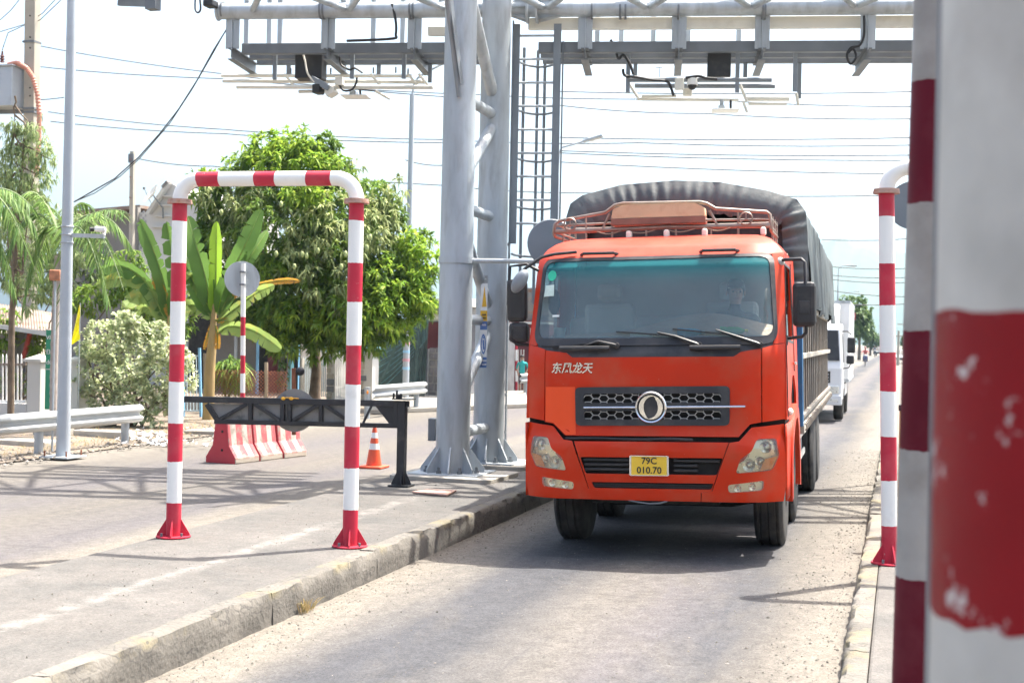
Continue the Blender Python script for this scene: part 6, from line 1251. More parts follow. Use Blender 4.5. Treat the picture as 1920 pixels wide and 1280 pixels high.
# ---- grey house and white gabled house
Y = 43.; p = at(220, 600, Y); p.z = 0; t = thing('grey_house', p, 'plain grey rendered house behind the palm', 'house'); wall_px(t, 130, 398, 262, 560, Y, 6, K['plaster'], 'wall', 0, True)
a, b = at(128, 400, Y - .3), at(268, 388, Y - .3); m = MB(); m.beam((a.x, Y + 2, a.z), (b.x, Y + 2, b.z), 5, .12); m.build('roof', K['tin'], t)
wall_px(t, 150, 470, 185, 530, Y - .06, .1, K['darkwall'], 'window')
Y = 41.; p = at(300, 600, Y); p.z = 0; t = thing('white_gabled_house', p, 'white house with stepped gable and checkered corner tiles', 'house')
ax, bx, cx = at(253, 470, Y), at(300, 345, Y), at(400, 470, Y); zb = at(262, 470, Y).z; g = [(ax.x, 0), (cx.x, 0), (cx.x, at(380, 395, Y).z), (at(345, 375, Y).x, at(345, 360, Y).z), (at(325, 340, Y).x, at(325, 345, Y).z), (at(312, 345, Y).x, at(312, 350, Y).z), (at(282, 395, Y).x, at(282, 398, Y).z), (ax.x, at(256, 398, Y).z)]
m = MB(); m.prism(g, lambda u, v: (u, Y, v), lambda u, v: (u, Y + 5, v)); m.build('wall', K['wwall'], t)
for k, (x0, x1, y) in enumerate(((297, 345, 385), (290, 345, 405), (285, 345, 425), (305, 345, 368))): q0, q1 = at(x0, y, Y - .05), at(x1, y, Y - .05); m = MB(); m.beam(q0, q1, .12, .05); m.build('moulding', K['wwall'], t)
q0, q1 = at(318, 343, Y - .1), at(280, 400, Y - .1); m = MB(); m.beam(q0, q1, .3, .12); m.build('gable_coping', K['wwall'], t); q0, q1 = at(308, 352, Y - .12), at(318, 341, Y - .12); m = MB(); m.beam(q0, q1, .32, .1); m.build('gable_stain', K['plaster'], t)
rr = random.Random(2)
for i in range(4):
    for j in range(12):
        if (i + j) % 2 == 0 and rr.random() < .85: a = at(258.5 + i * 4.2, 395 + j * 6, Y - .02); m = MB(); m.box(a.x, a.x + .068, Y - .012, Y + .01, a.z - .1, a.z); m.build('tile', K['tile'], t)
wall_px(t, 245, 388, 258, 475, Y - .12, .2, K['plaster'], 'corner_pier')
q = at(287, 366, Y - .6); t = thing('satellite_dish', q, 'cream satellite dish on the white gabled house', 'satellite dish'); m = MB()
ax_ = Vector((-.55, -.6, .55)); m.lathe([(.001, 0), (.16, .02), (.3, .07), (.36, .105), (.365, .11), (.3, .085), (.16, .035), (.001, .012)], 28, q, ax_); m.build('dish', K['cream'], t, 50); m = MB(); m.tube([q, q + Vector((.15, .4, -.4)), q + Vector((.1, .5, -.75))], .03, 8); m.build('mount', K['galvd'], t); m = MB(); e = q + ax_.normalized() * .38; m.tube([q + Vector((0, -.1, -.3)), e], .012, 6); m.cbox(e, (.06, .06, .08)); m.build('feed_arm', K['galvd'], t)
# ---- tin roofed hut and fence at the far left
Y = 26.; p = at(30, 700, Y); p.z = .03; t = thing('tin_roof_hut', p, 'open hut with rust stained tin roof at the left edge', 'hut'); a, b, c, d_ = at(-60, 560, Y + 1.6), at(112, 588, Y + 1.6), at(118, 628, Y - .3), at(-60, 600, Y - .3)
N = 34; m = MB(); m.grid(2 * N, 6, lambda u, v: (a.lerp(b, u)).lerp(d_.lerp(c, u), v) + Vector((0, 0, .018 * math.sin(u * N * 2 * math.pi / 1.0)))); o = m.build('tin_roof', K['tin'], t, 60); sm = o.modifiers.new('solid', 'SOLIDIFY'); sm.thickness = .01
m = MB(); m.beam(d_ + Vector((0, -.01, -.03)), c + Vector((0, -.01, -.03)), .03, .1); m.build('fascia', K['galvl'], t)
wall_px(t, -60, 625, 36, 760, Y + 1.2, .15, K['plaster'], 'back_wall', 0, True); wall_px(t, 48, 625, 64, 760, Y + .2, .25, K['plaster'], 'pillar', 0, True); wall_px(t, 18, 620, 32, 760, Y + .2, .25, K['plaster'], 'pillar', 0, True); wall_px(t, 32, 622, 48, 760, Y + .8, .1, K['darkwall'], 'doorway', 0, True)
K['redcoil'] = mat('red_coil', (.3, .05, .03), .5, var=.2); t3 = thing('red_coil_spring', at(50, 660, Y - .2), 'red corrugated coil hanging under the hut roof', 'coil'); q0, q1 = at(57, 622, Y - .2), at(44, 672, Y - .2); pts = [q0.lerp(q1, i / 40) for i in range(41)]; m = MB(); m.tube(pts, [.065 if i % 2 else .048 for i in range(41)], 12); m.build('coil', K['redcoil'], t3, 30)
Y = 23.2; p = at(20, 790, Y); p.z = .03; t = thing('white_bar_fence', p, 'white metal bar fence on a low wall with square pillars at far left', 'fence')
def pillar(t, x0, x1, y0, y1, Y, m=None, dep=.35, cap=True):
    o = wall_px(t, x0, y0, x1, y1, Y, dep, m or K['wwall'], 'pillar', .01, True); a, b = at(x0, y0, Y), at(x1, y0, Y)
    if cap: mb = MB(); mb.box(a.x - .04, b.x + .04, Y - .05, Y + dep + .05, a.z, a.z + .06); c = ((a.x + b.x) / 2, Y + dep / 2, a.z + .16); mb.add([(a.x - .02, Y - .03, a.z + .06), (b.x + .02, Y - .03, a.z + .06), (b.x + .02, Y + dep + .03, a.z + .06), (a.x - .02, Y + dep + .03, a.z + .06), c], [(0, 1, 4), (1, 2, 4), (2, 3, 4), (3, 0, 4)]); mb.build('pillar_cap', m or K['wwall'], o)
    return o
pillar(t, 49, 76, 678, 790, Y, dep=.4); pillar(t, 132, 146, 678, 790, Y, dep=.4); wall_px(t, -60, 757, 49, 800, Y + .1, .2, K['wwall'], 'low_wall', .01, True)
for x in range(-58, 46, 7): a = at(x, 758, Y + .18); b = at(x, 668, Y + .18); m = MB(); m.tube([a, b, b + Vector((0, 0, .001))], [.016, .016, .003], 8); m.tube([b, b + Vector((0, 0, .06))], [.016, .002], 8); m.build('fence_bar', K['white'], t, 50)
for y in (683, 752): m = MB(); m.beam(at(-60, y, Y + .18), at(49, y, Y + .18), .03, .05); m.build('fence_rail', K['tin'] if y == 683 else K['white'], t)
wall_px(t, 78, 690, 84, 790, Y + .2, .1, K['wwall'], 'post', 0, True)
Y = 22.3; p = at(96, 780, Y); p.z = .03; t = thing('green_road_sign', p, 'green vertical sign with white lettering behind the palm trunk', 'sign'); pn = wall_px(t, 83.5, 619, 111, 767, Y, .04, K['gsign'], 'sign_panel', .004)
m = MB(); a = at(97, 770, Y + .07); m.tube([Vector((a.x, a.y, 0)), at(97, 630, Y + .07)], .03, 8); m.build('post', K['galv'], t)
def txt(t, s, px, py, size, m, Y, align='LEFT'):
    q = at(px, py, Y); return text_mesh('lettering', s, size, m, t, Matrix.Translation(q - Vector(t['_org'])) @ Matrix(((1, 0, 0, 0), (0, 0, -1, 0), (0, 1, 0, 0), (0, 0, 0, 1))), .001, 0, 1, align)
for s, y, sz in (('VIỆC', 633, .12), ('Đường', 660, .13), ('dốt', 679, .13)): txt(t, s, 86.5, y, sz, K['swhite'], Y - .004)
m = MB(); m.beam(at(86, 692, Y - .004), at(110, 692, Y - .004), .002, .012); m.build('rule', K['swhite'], t)
Y = 22.8; t = thing('yellow_flag', at(135, 650, Y), 'bright yellow pennant flag above the pale shrub', 'flag'); m = MB(); P4 = [(149, 571), (150, 638), (132, 650), (133, 610)]
m.grid(8, 14, lambda u, v: at(*( [ (1 - v) * ((1 - u) * 149 + u * 150.5) + v * ((1 - u) * 132 + u * 150), (1 - v) * (571 + 2 * u) + v * ((1 - u) * 648 + u * 636)]), Y + .06 * math.sin(v * 7 + u * 4))); m.build('cloth', K['flag'], t, 60); m = MB(); a = at(150.5, 568, Y); m.tube([Vector((a.x, Y, .03)), a], .012, 6); m.build('staff', K['galv'], t)
# ---- shaded house behind the banana, with chain link fence
Y = 38.5; p = at(470, 760, Y); p.z = .03; t = thing('shaded_house', p, 'dim grey house in the shade behind the mango tree', 'house'); wall_px(t, 350, 560, 566, 760, Y + .6, 5, K['plaster'], 'wall', 0, True)
for x0, x1, y0 in ((352, 392, 590), (480, 520, 600), (532, 560, 620)): wall_px(t, x0, y0, x1, 760, Y + .52, .1, K['dark'], 'doorway', 0, True)
wall_px(t, 500, 640, 520, 760, Y + .46, .05, K['maroon'], 'door_leaf', 0, True); a, b = at(340, 590, Y - 1.2), at(570, 590, Y - 1.2); m = MB(); m.beam((a.x, Y - .2, a.z), (b.x, Y - .2, b.z), 2.2, .06); m.build('porch_roof', K['tin'], t)
for x in (443, 484): a = at(x, 620, Y - 1); m = MB(); m.tube([Vector((a.x, Y - 1, 0)), at(x, 600, Y - 1)], .05, 8); m.build('porch_post', K['lblue'] if x == 484 else K['galv'], t)
Y = 28.2; p = at(450, 760, Y); p.z = .03; t = thing('chain_link_fence', p, 'rusty chain link fence with wooden posts behind the gate', 'fence')
for x, w, y0 in ((386, 11, 662), (499, 8, 679)): a = at(x, y0, Y); m = MB(); m.tube([Vector((a.x, Y, .0)), Vector((a.x + .02, Y, a.z * .5)), a], [w * Y / FPX / 2 * 1.05, w * Y / FPX / 2 * .95, w * Y / FPX / 2], 10); m.build('wood_post', K['wood'], t, 50)
a, b = at(392, 762, Y), at(540, 696, Y); x0, x1, z0, z1 = a.x, b.x, .06, b.z; m = MB(); s = .085
W_ = x1 - x0; H_ = z1 - z0; k = -H_
while k < W_:
    for sg in (1, -1):
        xa, za_, xb, zb2 = (k, 0, k + H_, H_) if sg > 0 else (k, H_, k + H_, 0); 
        if xa < 0: za_ += sg * (0 - xa); xa = 0
        if xb > W_: zb2 -= sg * (xb - W_); xb = W_
        m.tube([(x0 + xa, Y + .01 * sg, z0 + za_), (x0 + xb, Y + .01 * sg, z0 + zb2)], .006, 4, False)
    k += s
m.build('wire_mesh', K['rust'], t)['kind'] = 'stuff'
# blue iron gate leaf leaning by the portal post
Y = 26.8; p = at(360, 775, Y); p.z = .03; t = thing('blue_iron_gate', p, 'light blue iron gate leaf beside the wooden fence post', 'gate')
for x in (344, 374): m = MB(); a = at(x + (0 if x < 360 else 3), 778, Y); m.beam(Vector((a.x, Y, .03)), at(x, 652 if x > 360 else 662, Y), .05, .05, (0, 1, 0)); m.build('stile', K['lblue'], t)
for y in (667, 695, 745, 770): m = MB(); m.beam(at(344, y, Y), at(374, y, Y), .03, .03); m.build('rail', K['pgate'], t)
for x in (350, 356, 362, 368): m = MB(); m.beam(at(x, 668, Y), at(x + 1, 770, Y), .016, .016, (0, 1, 0)); m.build('bar', K['pgate'], t)
# ---- teal capped gate pillars, white gate
Y = 36.; p = at(655, 755, Y); p.z = .03; t = thing('house_gate', p, 'white and pale blue iron gate between stone faced pillars with teal caps', 'gate')
K['rubble'] = mat('dark_stone', (.16, .17, .19), .8, var=.25, vs=5)
def stone_pillar(x0, x1, y0, Y, tcap):
    o = wall_px(t, x0, y0 + 8, x1, 760, Y, .5, K['wwall'], 'pillar', .01, True); a, b = at(x0, y0, Y), at(x1, y0 + 12, Y); m = MB(); c = ((a.x + b.x) / 2, Y + .25, a.z + .02)
    z = b.z; e = .12; m.box(a.x - e, b.x + e, Y - e, Y + .5 + e, z - .08, z + .04); m.add([(a.x - e, Y - e, z + .04), (b.x + e, Y - e, z + .04), (b.x + e, Y + .5 + e, z + .04), (a.x - e, Y + .5 + e, z + .04), c], [(0, 1, 4), (1, 2, 4), (2, 3, 4), (3, 0, 4)]); m.build('pillar_cap', K['teal'], o)
    rr = random.Random(x0); zz = .05
    while zz < z - .2:
        h = rr.uniform(.13, .2); m = MB(); m.box(a.x + .03, a.x + (b.x - a.x) * rr.uniform(.35, .6), Y - .025, Y + .01, zz, zz + h); m.build('stone', K['rubble'] if rr.random() < .7 else K['conc'], o, 0, .015); zz += h + .025
stone_pillar(612, 640, 643, Y, 1); stone_pillar(674, 699, 643, Y + .1, 1); wall_px(t, 562, 672, 567, 760, Y, .15, K['conc'], 'pillar', 0, True)
for x in np.arange(569, 612, 3.4): m = MB(); a = at(x, 758, Y + .2); m.tube([Vector((a.x, Y + .2, .1)), at(x, 673, Y + .2), at(x, 669, Y + .2)], [.018, .018, .003], 6); m.build('gate_bar', K['pgate'], t, 50)
for y in (683, 752): m = MB(); m.beam(at(567, y, Y + .2), at(612, y, Y + .2), .03, .05); m.build('gate_rail', K['pgate'], t)
for i, x in enumerate(np.arange(629, 655, 3.2)): m = MB(); k = (x - 629) / 26; yt = 648 + 12 * k; a = at(x, 755, Y - .2 + k * .4); m.tube([Vector((a.x, a.y, .1)), at(x, yt + 6, Y - .2 + k * .4), at(x, yt, Y - .2 + k * .4)], [.022, .022, .003], 6); m.build('gate_bar', K['white'], t, 50)
for y0, y1 in ((660, 670), (726, 727), (747, 748)): m = MB(); m.beam(at(628, y0, Y - .2), at(656, y1, Y + .2), .03, .06); m.build('gate_rail', K['white'], t)
a = at(541, 755, Y - .8); t2 = thing('teal_gate_post', Vector((a.x, Y - .8, .03)), 'weathered teal door post left of the pale gate', 'post')
wall_px(t2, 536, 665, 546, 760, Y - .8, .2, K['teal'], 'post', .01, True); wall_px(t2, 557, 600, 561, 760, Y - .6, .08, K['lblue'], 'pipe', 0, True)
# ---- green shade net and stone wall house
Y = 39.; p = at(815, 760, Y); p.z = .03; t = thing('stone_fronted_house', p, 'house with dark opening, cream eaves and crazy stone wall left of the gantry', 'house'); wall_px(t, 690, 600, 885, 760, Y + 1.5, 5, K['darkwall'], 'wall', 0, True)
for y0, y1, dy, mm in ((566, 574, -.6, 'cream'), (575, 588, -.3, 'plaster'), (560, 565, -.5, 'wwall')): a, b = at(792, y1, Y + dy), at(885, y0, Y + dy); m = MB(); m.box(a.x, b.x, Y + dy, Y + 3, a.z, b.z); m.build('eaves', K[mm], t, 0, .01)
for x in np.arange(798, 830, 3.1): m = MB(); m.beam(at(x, 592, Y), at(x, 600, Y), .04, .03, (0, 1, 0)); m.build('lattice_bar', K['cream'], t)
for y in (591, 600): m = MB(); m.beam(at(784, y, Y), at(832, y, Y), .03, .05); m.build('lattice_rail', K['cream'], t)
wall_px(t, 798, 604, 832, 655, Y + .8, .06, K['maroon'], 'shutter')
w = wall_px(t, 803, 654, 832, 760, Y + .1, .3, K['mort'] if 'mort' in K else mat('mortar', (.4, .37, .33), .9), 'stone_wall', 0, True); a0 = at(803, 655, Y); wid = at(832, 655, Y).x - a0.x; rr = random.Random(8); zz = .05
while zz < a0.z - .1:
    h = rr.uniform(.16, .27); xx = 0
    while xx < wid - .05:
        l = min(rr.uniform(.13, .28), wid - xx); j = lambda: rr.uniform(-.03, .03); q = [(a0.x + xx + .012 + abs(j()) * .4, zz + .01 + abs(j()) * .5), (a0.x + xx + l - .012 - abs(j()) * .4, zz + .01 + abs(j()) * .5), (a0.x + xx + l - .012 - abs(j()) * .6, zz + h - .012 - abs(j()) * .6), (a0.x + xx + .012 + abs(j()) * .6, zz + h - .012 - abs(j()) * .6)]; m = MB(); m.prism(q, lambda u, v: (u, Y + .105, v), lambda u, v: (u, Y + .075, v)); m.build('stone', mat('crazy_stone_%d' % (len(bpy.data.materials)), (.2, .18, .18), .8, var=.3, vs=3) if 'crz' not in K else K['crz'], w); xx += l
        K.setdefault('crz', mat('crazy_stone', (.22, .2, .2), .8, var=.35, vs=2.2))
    zz += h
wall_px(t, 800.5, 654, 803, 760, Y + .05, .2, K['wwall'], 'door_jamb', 0, True); m = MB(); a = at(798, 655, Y)
# right of the columns: awning, maroon shutters, bars
Y2 = 47.; p = at(985, 745, Y2); p.z = .03; t = thing('shop_front', p, 'maroon shuttered shop front with white awning and bars behind the boy', 'shop'); wall_px(t, 930, 602, 1030, 745, Y2 + .6, 4, K['maroon'], 'wall', 0, True); a, b = at(975, 607, Y2 - .5), at(1030, 597, Y2 - .5); m = MB(); m.box(a.x, b.x, Y2 - .6, Y2 + .6, a.z, a.z + .08); m.build('awning', K['cream'], t)
wall_px(t, 930, 540, 1030, 600, Y2 + 1, 3, K['plaster'], 'upper_wall'); 
for y in (585, 560, 545): a, b = at(962, y, Y2), at(1030, y, Y2); m = MB(); m.beam(a, b, .3, .1); m.build('ledge', K['tin'], t)
for x in (972, 977, 982, 996): m = MB(); a = at(x, 700, Y2); m.tube([Vector((a.x, Y2, .03)), at(x, 615 if x > 990 else 655, Y2)], .035 if x > 990 else .02, 8); m.build('bar', K['cream'], t)
a = at(968, 745, Y2 - 1); t = thing('marker_post', Vector((a.x, Y2 - 1, .03)), 'thin red and white marker post beside the boy', 'post'); m = MB(); stripe_tube(m, [Vector((a.x, Y2 - 1, .03)), at(968, 648, Y2 - 1)], .045, [(0, 1), (.35, 0), (.75, 1), (1.1, 0), (1.5, 1), (1.8, 0)], 12); m.build('shaft', [K['white'], K['red']], t, 50)
# shade net
K['net'] = mat('green_shade_net', (.05, .095, .085), .8, var=.2, vs=1.5, transl=.25)
nt = K['net'].node_tree; out = nt.nodes['Material Output']; sh = out.inputs[0].links[0].from_socket; tr = _n(nt, 'ShaderNodeBsdfTransparent'); mx = _n(nt, 'ShaderNodeMixShader'); mx.inputs[0].default_value = .22; nt.links.new(sh, mx.inputs[1]); nt.links.new(tr.outputs[0], mx.inputs[2]); nt.links.new(mx.outputs[0], out.inputs[0])
YN = 38.2; p = at(750, 750, YN); p.z = .03; t = thing('shade_net', p, 'dark green shade net draped beside the street lamp', 'net')
def netf(u, v):                                              # gathered at the right, spread to the left
    xa, xb = 697, 802; x = xa + (xb - xa) * u; yt = 640 - 50 * u ** 1.3; yb_ = 748; y = yt + (yb_ - yt) * v
    if u > .75: x += (v - .3) * 14 * (u - .75) * 4 * -.6
    ph = (y - 600) * .02 + u * 1.2; f = math.sin((u * 16 + v * 9 * (1 - u)) * 2.2) * .05 + math.sin(u * 60 + v * 3) * .03 * (u > .7) + .06 * math.sin(v * 5 + u * 11)
    return at(x, y, YN + f * (1.2 + u))
m = MB(); m.grid(110, 40, netf); m.build('net_cloth', K['net'], t, 70)
for i in range(9): u0 = .02 + .0 * i; m = MB(); q0 = at(802, 600 + i * 4, YN - .1); q1 = at(700, 646 + i * 12, YN - .1); m.tube([q0.lerp(q1, k / 12) - Vector((0, 0, .12 * math.sin(math.pi * k / 12))) for k in range(13)], .005, 4); m.build('net_cord', K['teal'], t)
# pavement slabs and stones in front
a, b = G(700, 776), G(1005, 752); m = MB(); q = [G(690, 777, .0), G(990, 764, 0), G(985, 738, 0), G(705, 747, 0)]; m.add([v + Vector((0, 0, .0)) for v in q] + [v + Vector((0, 0, .12)) for v in q], [(3, 2, 1, 0), (4, 5, 6, 7), (0, 1, 5, 4), (1, 2, 6, 5), (2, 3, 7, 6), (3, 0, 4, 7)]); tag(m.build('pavement', K['slab'], None, 0, .02), kind='structure')
for i, (px, py, sx, sy, sz, lab, nm) in enumerate(((800, 745, .28, .25, .36, 'pale concrete block standing beside the green net', 'concrete_block'), (100, 820, .62, .4, .2, 'low grey concrete slab lying behind the guardrail post', 'concrete_slab'), (55, 838, 1.0, .5, .13, 'broken concrete slab edge under the guardrail', 'concrete_slab'), (196, 823, 1.2, .3, .16, 'long grey kerb block behind the guardrail end', 'kerb_block'), (385, 815, .7, .5, .1, 'pale broken slab in the dirt beside the portal post', 'concrete_slab'), (152, 808, .34, .3, .28, 'rough boulder beside the lamp pole base', 'boulder'), (255, 800, .3, .3, .1, 'small pale rock under the shrub', 'rock'))):
    q = G(px, py); bm = bmesh.new(); bmesh.ops.create_cube(bm, size=1); rr = random.Random(i)
    if nm in ('boulder', 'rock'): bmesh.ops.subdivide_edges(bm, edges=bm.edges[:], cuts=2, use_grid_fill=True)
    for v in bm.verts:
        if nm in ('boulder', 'rock'): v.co = v.co.normalized() * .55 * rr.uniform(.85, 1.15)
        v.co = Vector((v.co.x * sx, v.co.y * sy, (v.co.z + .5) * sz)) + Vector([rr.uniform(-.03, .03) * sz * 2 for _ in range(3)])
    me = bpy.data.meshes.new(nm); bm.to_mesh(me); bm.free(); me.materials.append(K['slab'] if 'pale' in lab else K['conc']); o = link(nm, me, None, 0, .02); o.location = (q.x, q.y, -.005); o.rotation_euler = (0, 0, rr.uniform(-.3, .3)); tag(o, lab, 'block' if 'block' in nm or 'slab' in nm else 'rock')
rr = random.Random(12); K['litter'] = mat('pale_litter', (.55, .55, .56), .7, var=.2, rpi=.4); vs = []; fs = []
for i in range(170):
    px, py = (rr.gauss(285, 26), rr.gauss(822, 6)) if i < 130 else (rr.uniform(240, 420), rr.uniform(805, 840)); q = G(px, py, .05); s = rr.uniform(.02, .07); a = rr.uniform(0, 6); o = len(vs)
    for k in range(4): vs.append((q.x + s * math.cos(a + k * 1.57), q.y + s * math.sin(a + k * 1.57), q.z + rr.uniform(0, .06)))
    fs += [(o, o + 1, o + 2), (o, o + 2, o + 3)]
me = bpy.data.meshes.new('litter'); me.from_pydata(vs, [], fs); me.materials.append(K['litter']); tag(link('litter', me), 'small heap of pale rubbish and rubble on the dirt verge', 'litter', kind='stuff')
# ================================================================ people and far traffic
K['skin'] = mat('skin', (.42, .23, .15), .55, var=.08); K['hair'] = mat('black_hair', (.012, .01, .01), .5, var=.3)
def person(loc, rotz, label, J, E_, cloth, hat=None, scale=1., group=None, subd=1):
    """J: joint -> (x,y,z,r); E_: (a,b,material index); one skinned body, hair and face as children"""
    names = list(J); idx = {n: i for i, n in enumerate(names)}; me = bpy.data.meshes.new('person'); me.from_pydata([Vector(J[n][:3]) * scale for n in names], [(idx[a], idx[b]) for a, b, _ in E_], [])
    tmp = bpy.data.objects.new('person', me); COL.objects.link(tmp); tmp.modifiers.new('skin', 'SKIN'); sk = me.skin_vertices[0].data
    for n in names: r = J[n][3] * scale; sk[idx[n]].radius = (r, r if len(J[n]) < 5 else J[n][4] * scale); sk[idx[n]].use_root = (n == 'pelvis')
    s = tmp.modifiers.new('sub', 'SUBSURF'); s.levels = s.render_levels = subd + 1; dg = bpy.context.evaluated_depsgraph_get(); nm = bpy.data.meshes.new_from_object(tmp.evaluated_get(dg)); bpy.data.objects.remove(tmp)
    nm.materials.clear()
    for c in cloth: nm.materials.append(c)
    segs = [(Vector(J[a][:3]) * scale, Vector(J[b][:3]) * scale, k, (J[a][3] + J[b][3]) * .5 * scale) for a, b, k in E_]; mi = []
    for p in nm.polygons:
        c = p.center; best = (1e9, 0)
        for a, b, k, r in segs:
            ab = b - a; t = max(0, min(1, (c - a).dot(ab) / max(1e-9, ab.length_squared))); dd = (c - a - ab * t).length - r
            if dd < best[0]: best = (dd, k)
        mi.append(best[1])
    nm.polygons.foreach_set('material_index', mi); o = link('person', nm, None, 180); o.location = loc; o.rotation_euler = (0, 0, rotz); tag(o, label, 'person', group)
    h = Vector(J['head'][:3]) * scale; R_ = .105 * scale
    m = MB(); vs = []
    m.grid(17, 9, lambda u, v: h + Vector((math.cos(u * 2 * math.pi) * math.sin(v * 1.75) * R_ * .86, math.sin(u * 2 * math.pi) * math.sin(v * 1.75) * R_ * 1.0 + .012 * scale, math.cos(v * 1.75) * R_ * 1.12 + .03 * scale + (.035 * scale * v if math.sin(u * 2 * math.pi) < -.3 else -.02 * v * scale))))
    m.build('hair' if not hat else 'helmet', K['hair'] if not hat else hat, o, 60)
    for sx in (-1, 1):
        m = MB(); m.sph(h + Vector((sx * .034 * scale, -.088 * scale, .012 * scale)), .012 * scale, 8, 6); m.build('eye', K['ink'], o); m = MB(); m.sph(h + Vector((sx * .088 * scale, .0, 0)), .024 * scale, 8, 6, (.4, .8, 1.2)); m.build('ear', K['skin'], o, 60)
    m = MB(); m.sph(h + Vector((0, -.1 * scale, -.018 * scale)), .016 * scale, 8, 6, (.8, 1, 1.4)); m.build('nose', K['skin'], o, 60); m = MB(); m.beam(h + Vector((-.024 * scale, -.09 * scale, -.055 * scale)), h + Vector((.024 * scale, -.09 * scale, -.055 * scale)), .01, .008 * scale); m.build('mouth', mat('lips', (.3, .1, .09), .5) if 'lips' not in bpy.data.materials else bpy.data.materials['lips'], o)
    return o
def hand(J, E_, w, side, d, k=1):
    """palm and five fingers off the wrist joint w, pointing along d"""
    p = Vector(J[w][:3]); d = Vector(d).normalized(); s = d.cross(Vector((0, 1, 0))); s = (s if s.length > .1 else Vector((1, 0, 0))).normalized(); pm = p + d * .06; J[w + 'p'] = (*pm, .026); E_.append((w, w + 'p', k))
    for i, (o, L) in enumerate(((-.03, .055), (-.01, .07), (.01, .075), (.03, .065))):
        a = pm + d * .03 + s * o; b = a + d * L + Vector((0, -.02, -.012)); J[w + 'f%d' % i] = (*a, .0095); J[w + 't%d' % i] = (*b, .008); E_ += [(w + 'p', w + 'f%d' % i, k), (w + 'f%d' % i, w + 't%d' % i, k)]
    a = p + d * .035 + s * .04 * side; b = a + d * .04 + s * .02 * side; J[w + 'th'] = (*a, .011); J[w + 'tt'] = (*b, .009); E_ += [(w, w + 'th', k), (w + 'th', w + 'tt', k)]
def body(L=1., arms=None, legs=None, lean=0.):
    J = {'pelvis': (0, 0, .92, .13, .1), 'belly': (0, -lean * .3, 1.08, .125, .095), 'chest': (0, -lean * .7, 1.3, .15, .1), 'neckb': (0, -lean, 1.45, .07), 'neck': (0, -lean - .01, 1.53, .048), 'head': (0, -lean - .025, 1.64, .088, .1), 'crown': (0, -lean - .015, 1.73, .06)}
    E_ = [('pelvis', 'belly', 0), ('belly', 'chest', 0), ('chest', 'neckb', 0), ('neckb', 'neck', 1), ('neck', 'head', 1), ('head', 'crown', 1)]
    for sd, sx in (('l', -1), ('r', 1)):
        a = arms[sd] if arms else [(.19, 0, 1.41), (.25, .02, 1.13), (.26, -.05, .88)]; g = legs[sd] if legs else [(.09, 0, .86), (.1, -.02, .48), (.1, .02, .08), (.11, -.13, .035)]
        for i, (n, r) in enumerate((('sh', .062), ('el', .042), ('wr', .03))): q = a[i]; J[sd + n] = (sx * q[0] if arms is None else q[0], q[1], q[2], r)
        E_ += [('chest', sd + 'sh', 0), (sd + 'sh', sd + 'el', 3), (sd + 'el', sd + 'wr', 1)]
        d = Vector(J[sd + 'wr'][:3]) - Vector(J[sd + 'el'][:3]); hand(J, E_, sd + 'wr', -sx, d)
        for i, (n, r) in enumerate((('hip', .085), ('kn', .058), ('an', .042), ('toe', .038))): q = g[i]; J[sd + n] = (sx * q[0] if legs is None else q[0], q[1], q[2], r)
        E_ += [('pelvis', sd + 'hip', 2), (sd + 'hip', sd + 'kn', 2), (sd + 'kn', sd + 'an', 4), (sd + 'an', sd + 'toe', 5)]
    return J, E_
cl = lambda n, c: mat(n, c, .85, var=.12, vs=8)
K['tealshirt'] = cl('teal_shirt', (.03, .38, .36)); K['shorts'] = cl('dark_shorts', (.06, .05, .06)); K['shoe'] = cl('pale_sandal', (.4, .38, .36)); K['navy'] = cl('dark_shirt', (.045, .05, .07)); K['trouser'] = cl('dark_trousers', (.03, .03, .035)); K['pinkshirt'] = cl('red_top', (.45, .1, .09)); K['greyshirt'] = cl('grey_jacket', (.22, .22, .24))
# boy by the guardrail
g0 = G(978, 738); J, E_ = body(arms={'l': [(-.19, 0, 1.41), (-.25, .04, 1.15), (-.2, -.06, .95)], 'r': [(.19, 0, 1.41), (.28, .06, 1.16), (.2, -.02, .98)]})
hp = at(978, 671, g0.y); person(Vector((g0.x, g0.y, .02)), .3, 'boy in a teal shirt standing behind the guardrail beside the gantry', J, E_, [K['tealshirt'], K['skin'], K['shorts'], K['tealshirt'], K['skin'], K['shoe']], scale=hp.z / 1.66)
# driver
J, E_ = body(arms={'l': [(-.2, 0, 1.41), (-.27, -.12, 1.17), (-.16, -.36, 1.2)], 'r': [(.2, 0, 1.41), (.27, -.12, 1.17), (.16, -.36, 1.2)]}, legs={'l': [(-.1, -.05, .9), (-.13, -.42, .9), (-.13, -.5, .5), (-.13, -.62, .45)], 'r': [(.1, -.05, .9), (.13, -.42, .9), (.13, -.5, .5), (.13, -.62, .45)]}, lean=.02)
dp = TL(.64, 1.12, .86); person(dp, .25, 'driver in a dark shirt behind the steering wheel of the orange truck', J, E_, [K['navy'], K['skin'], K['trouser'], K['navy'], K['trouser'], K['shoe']])
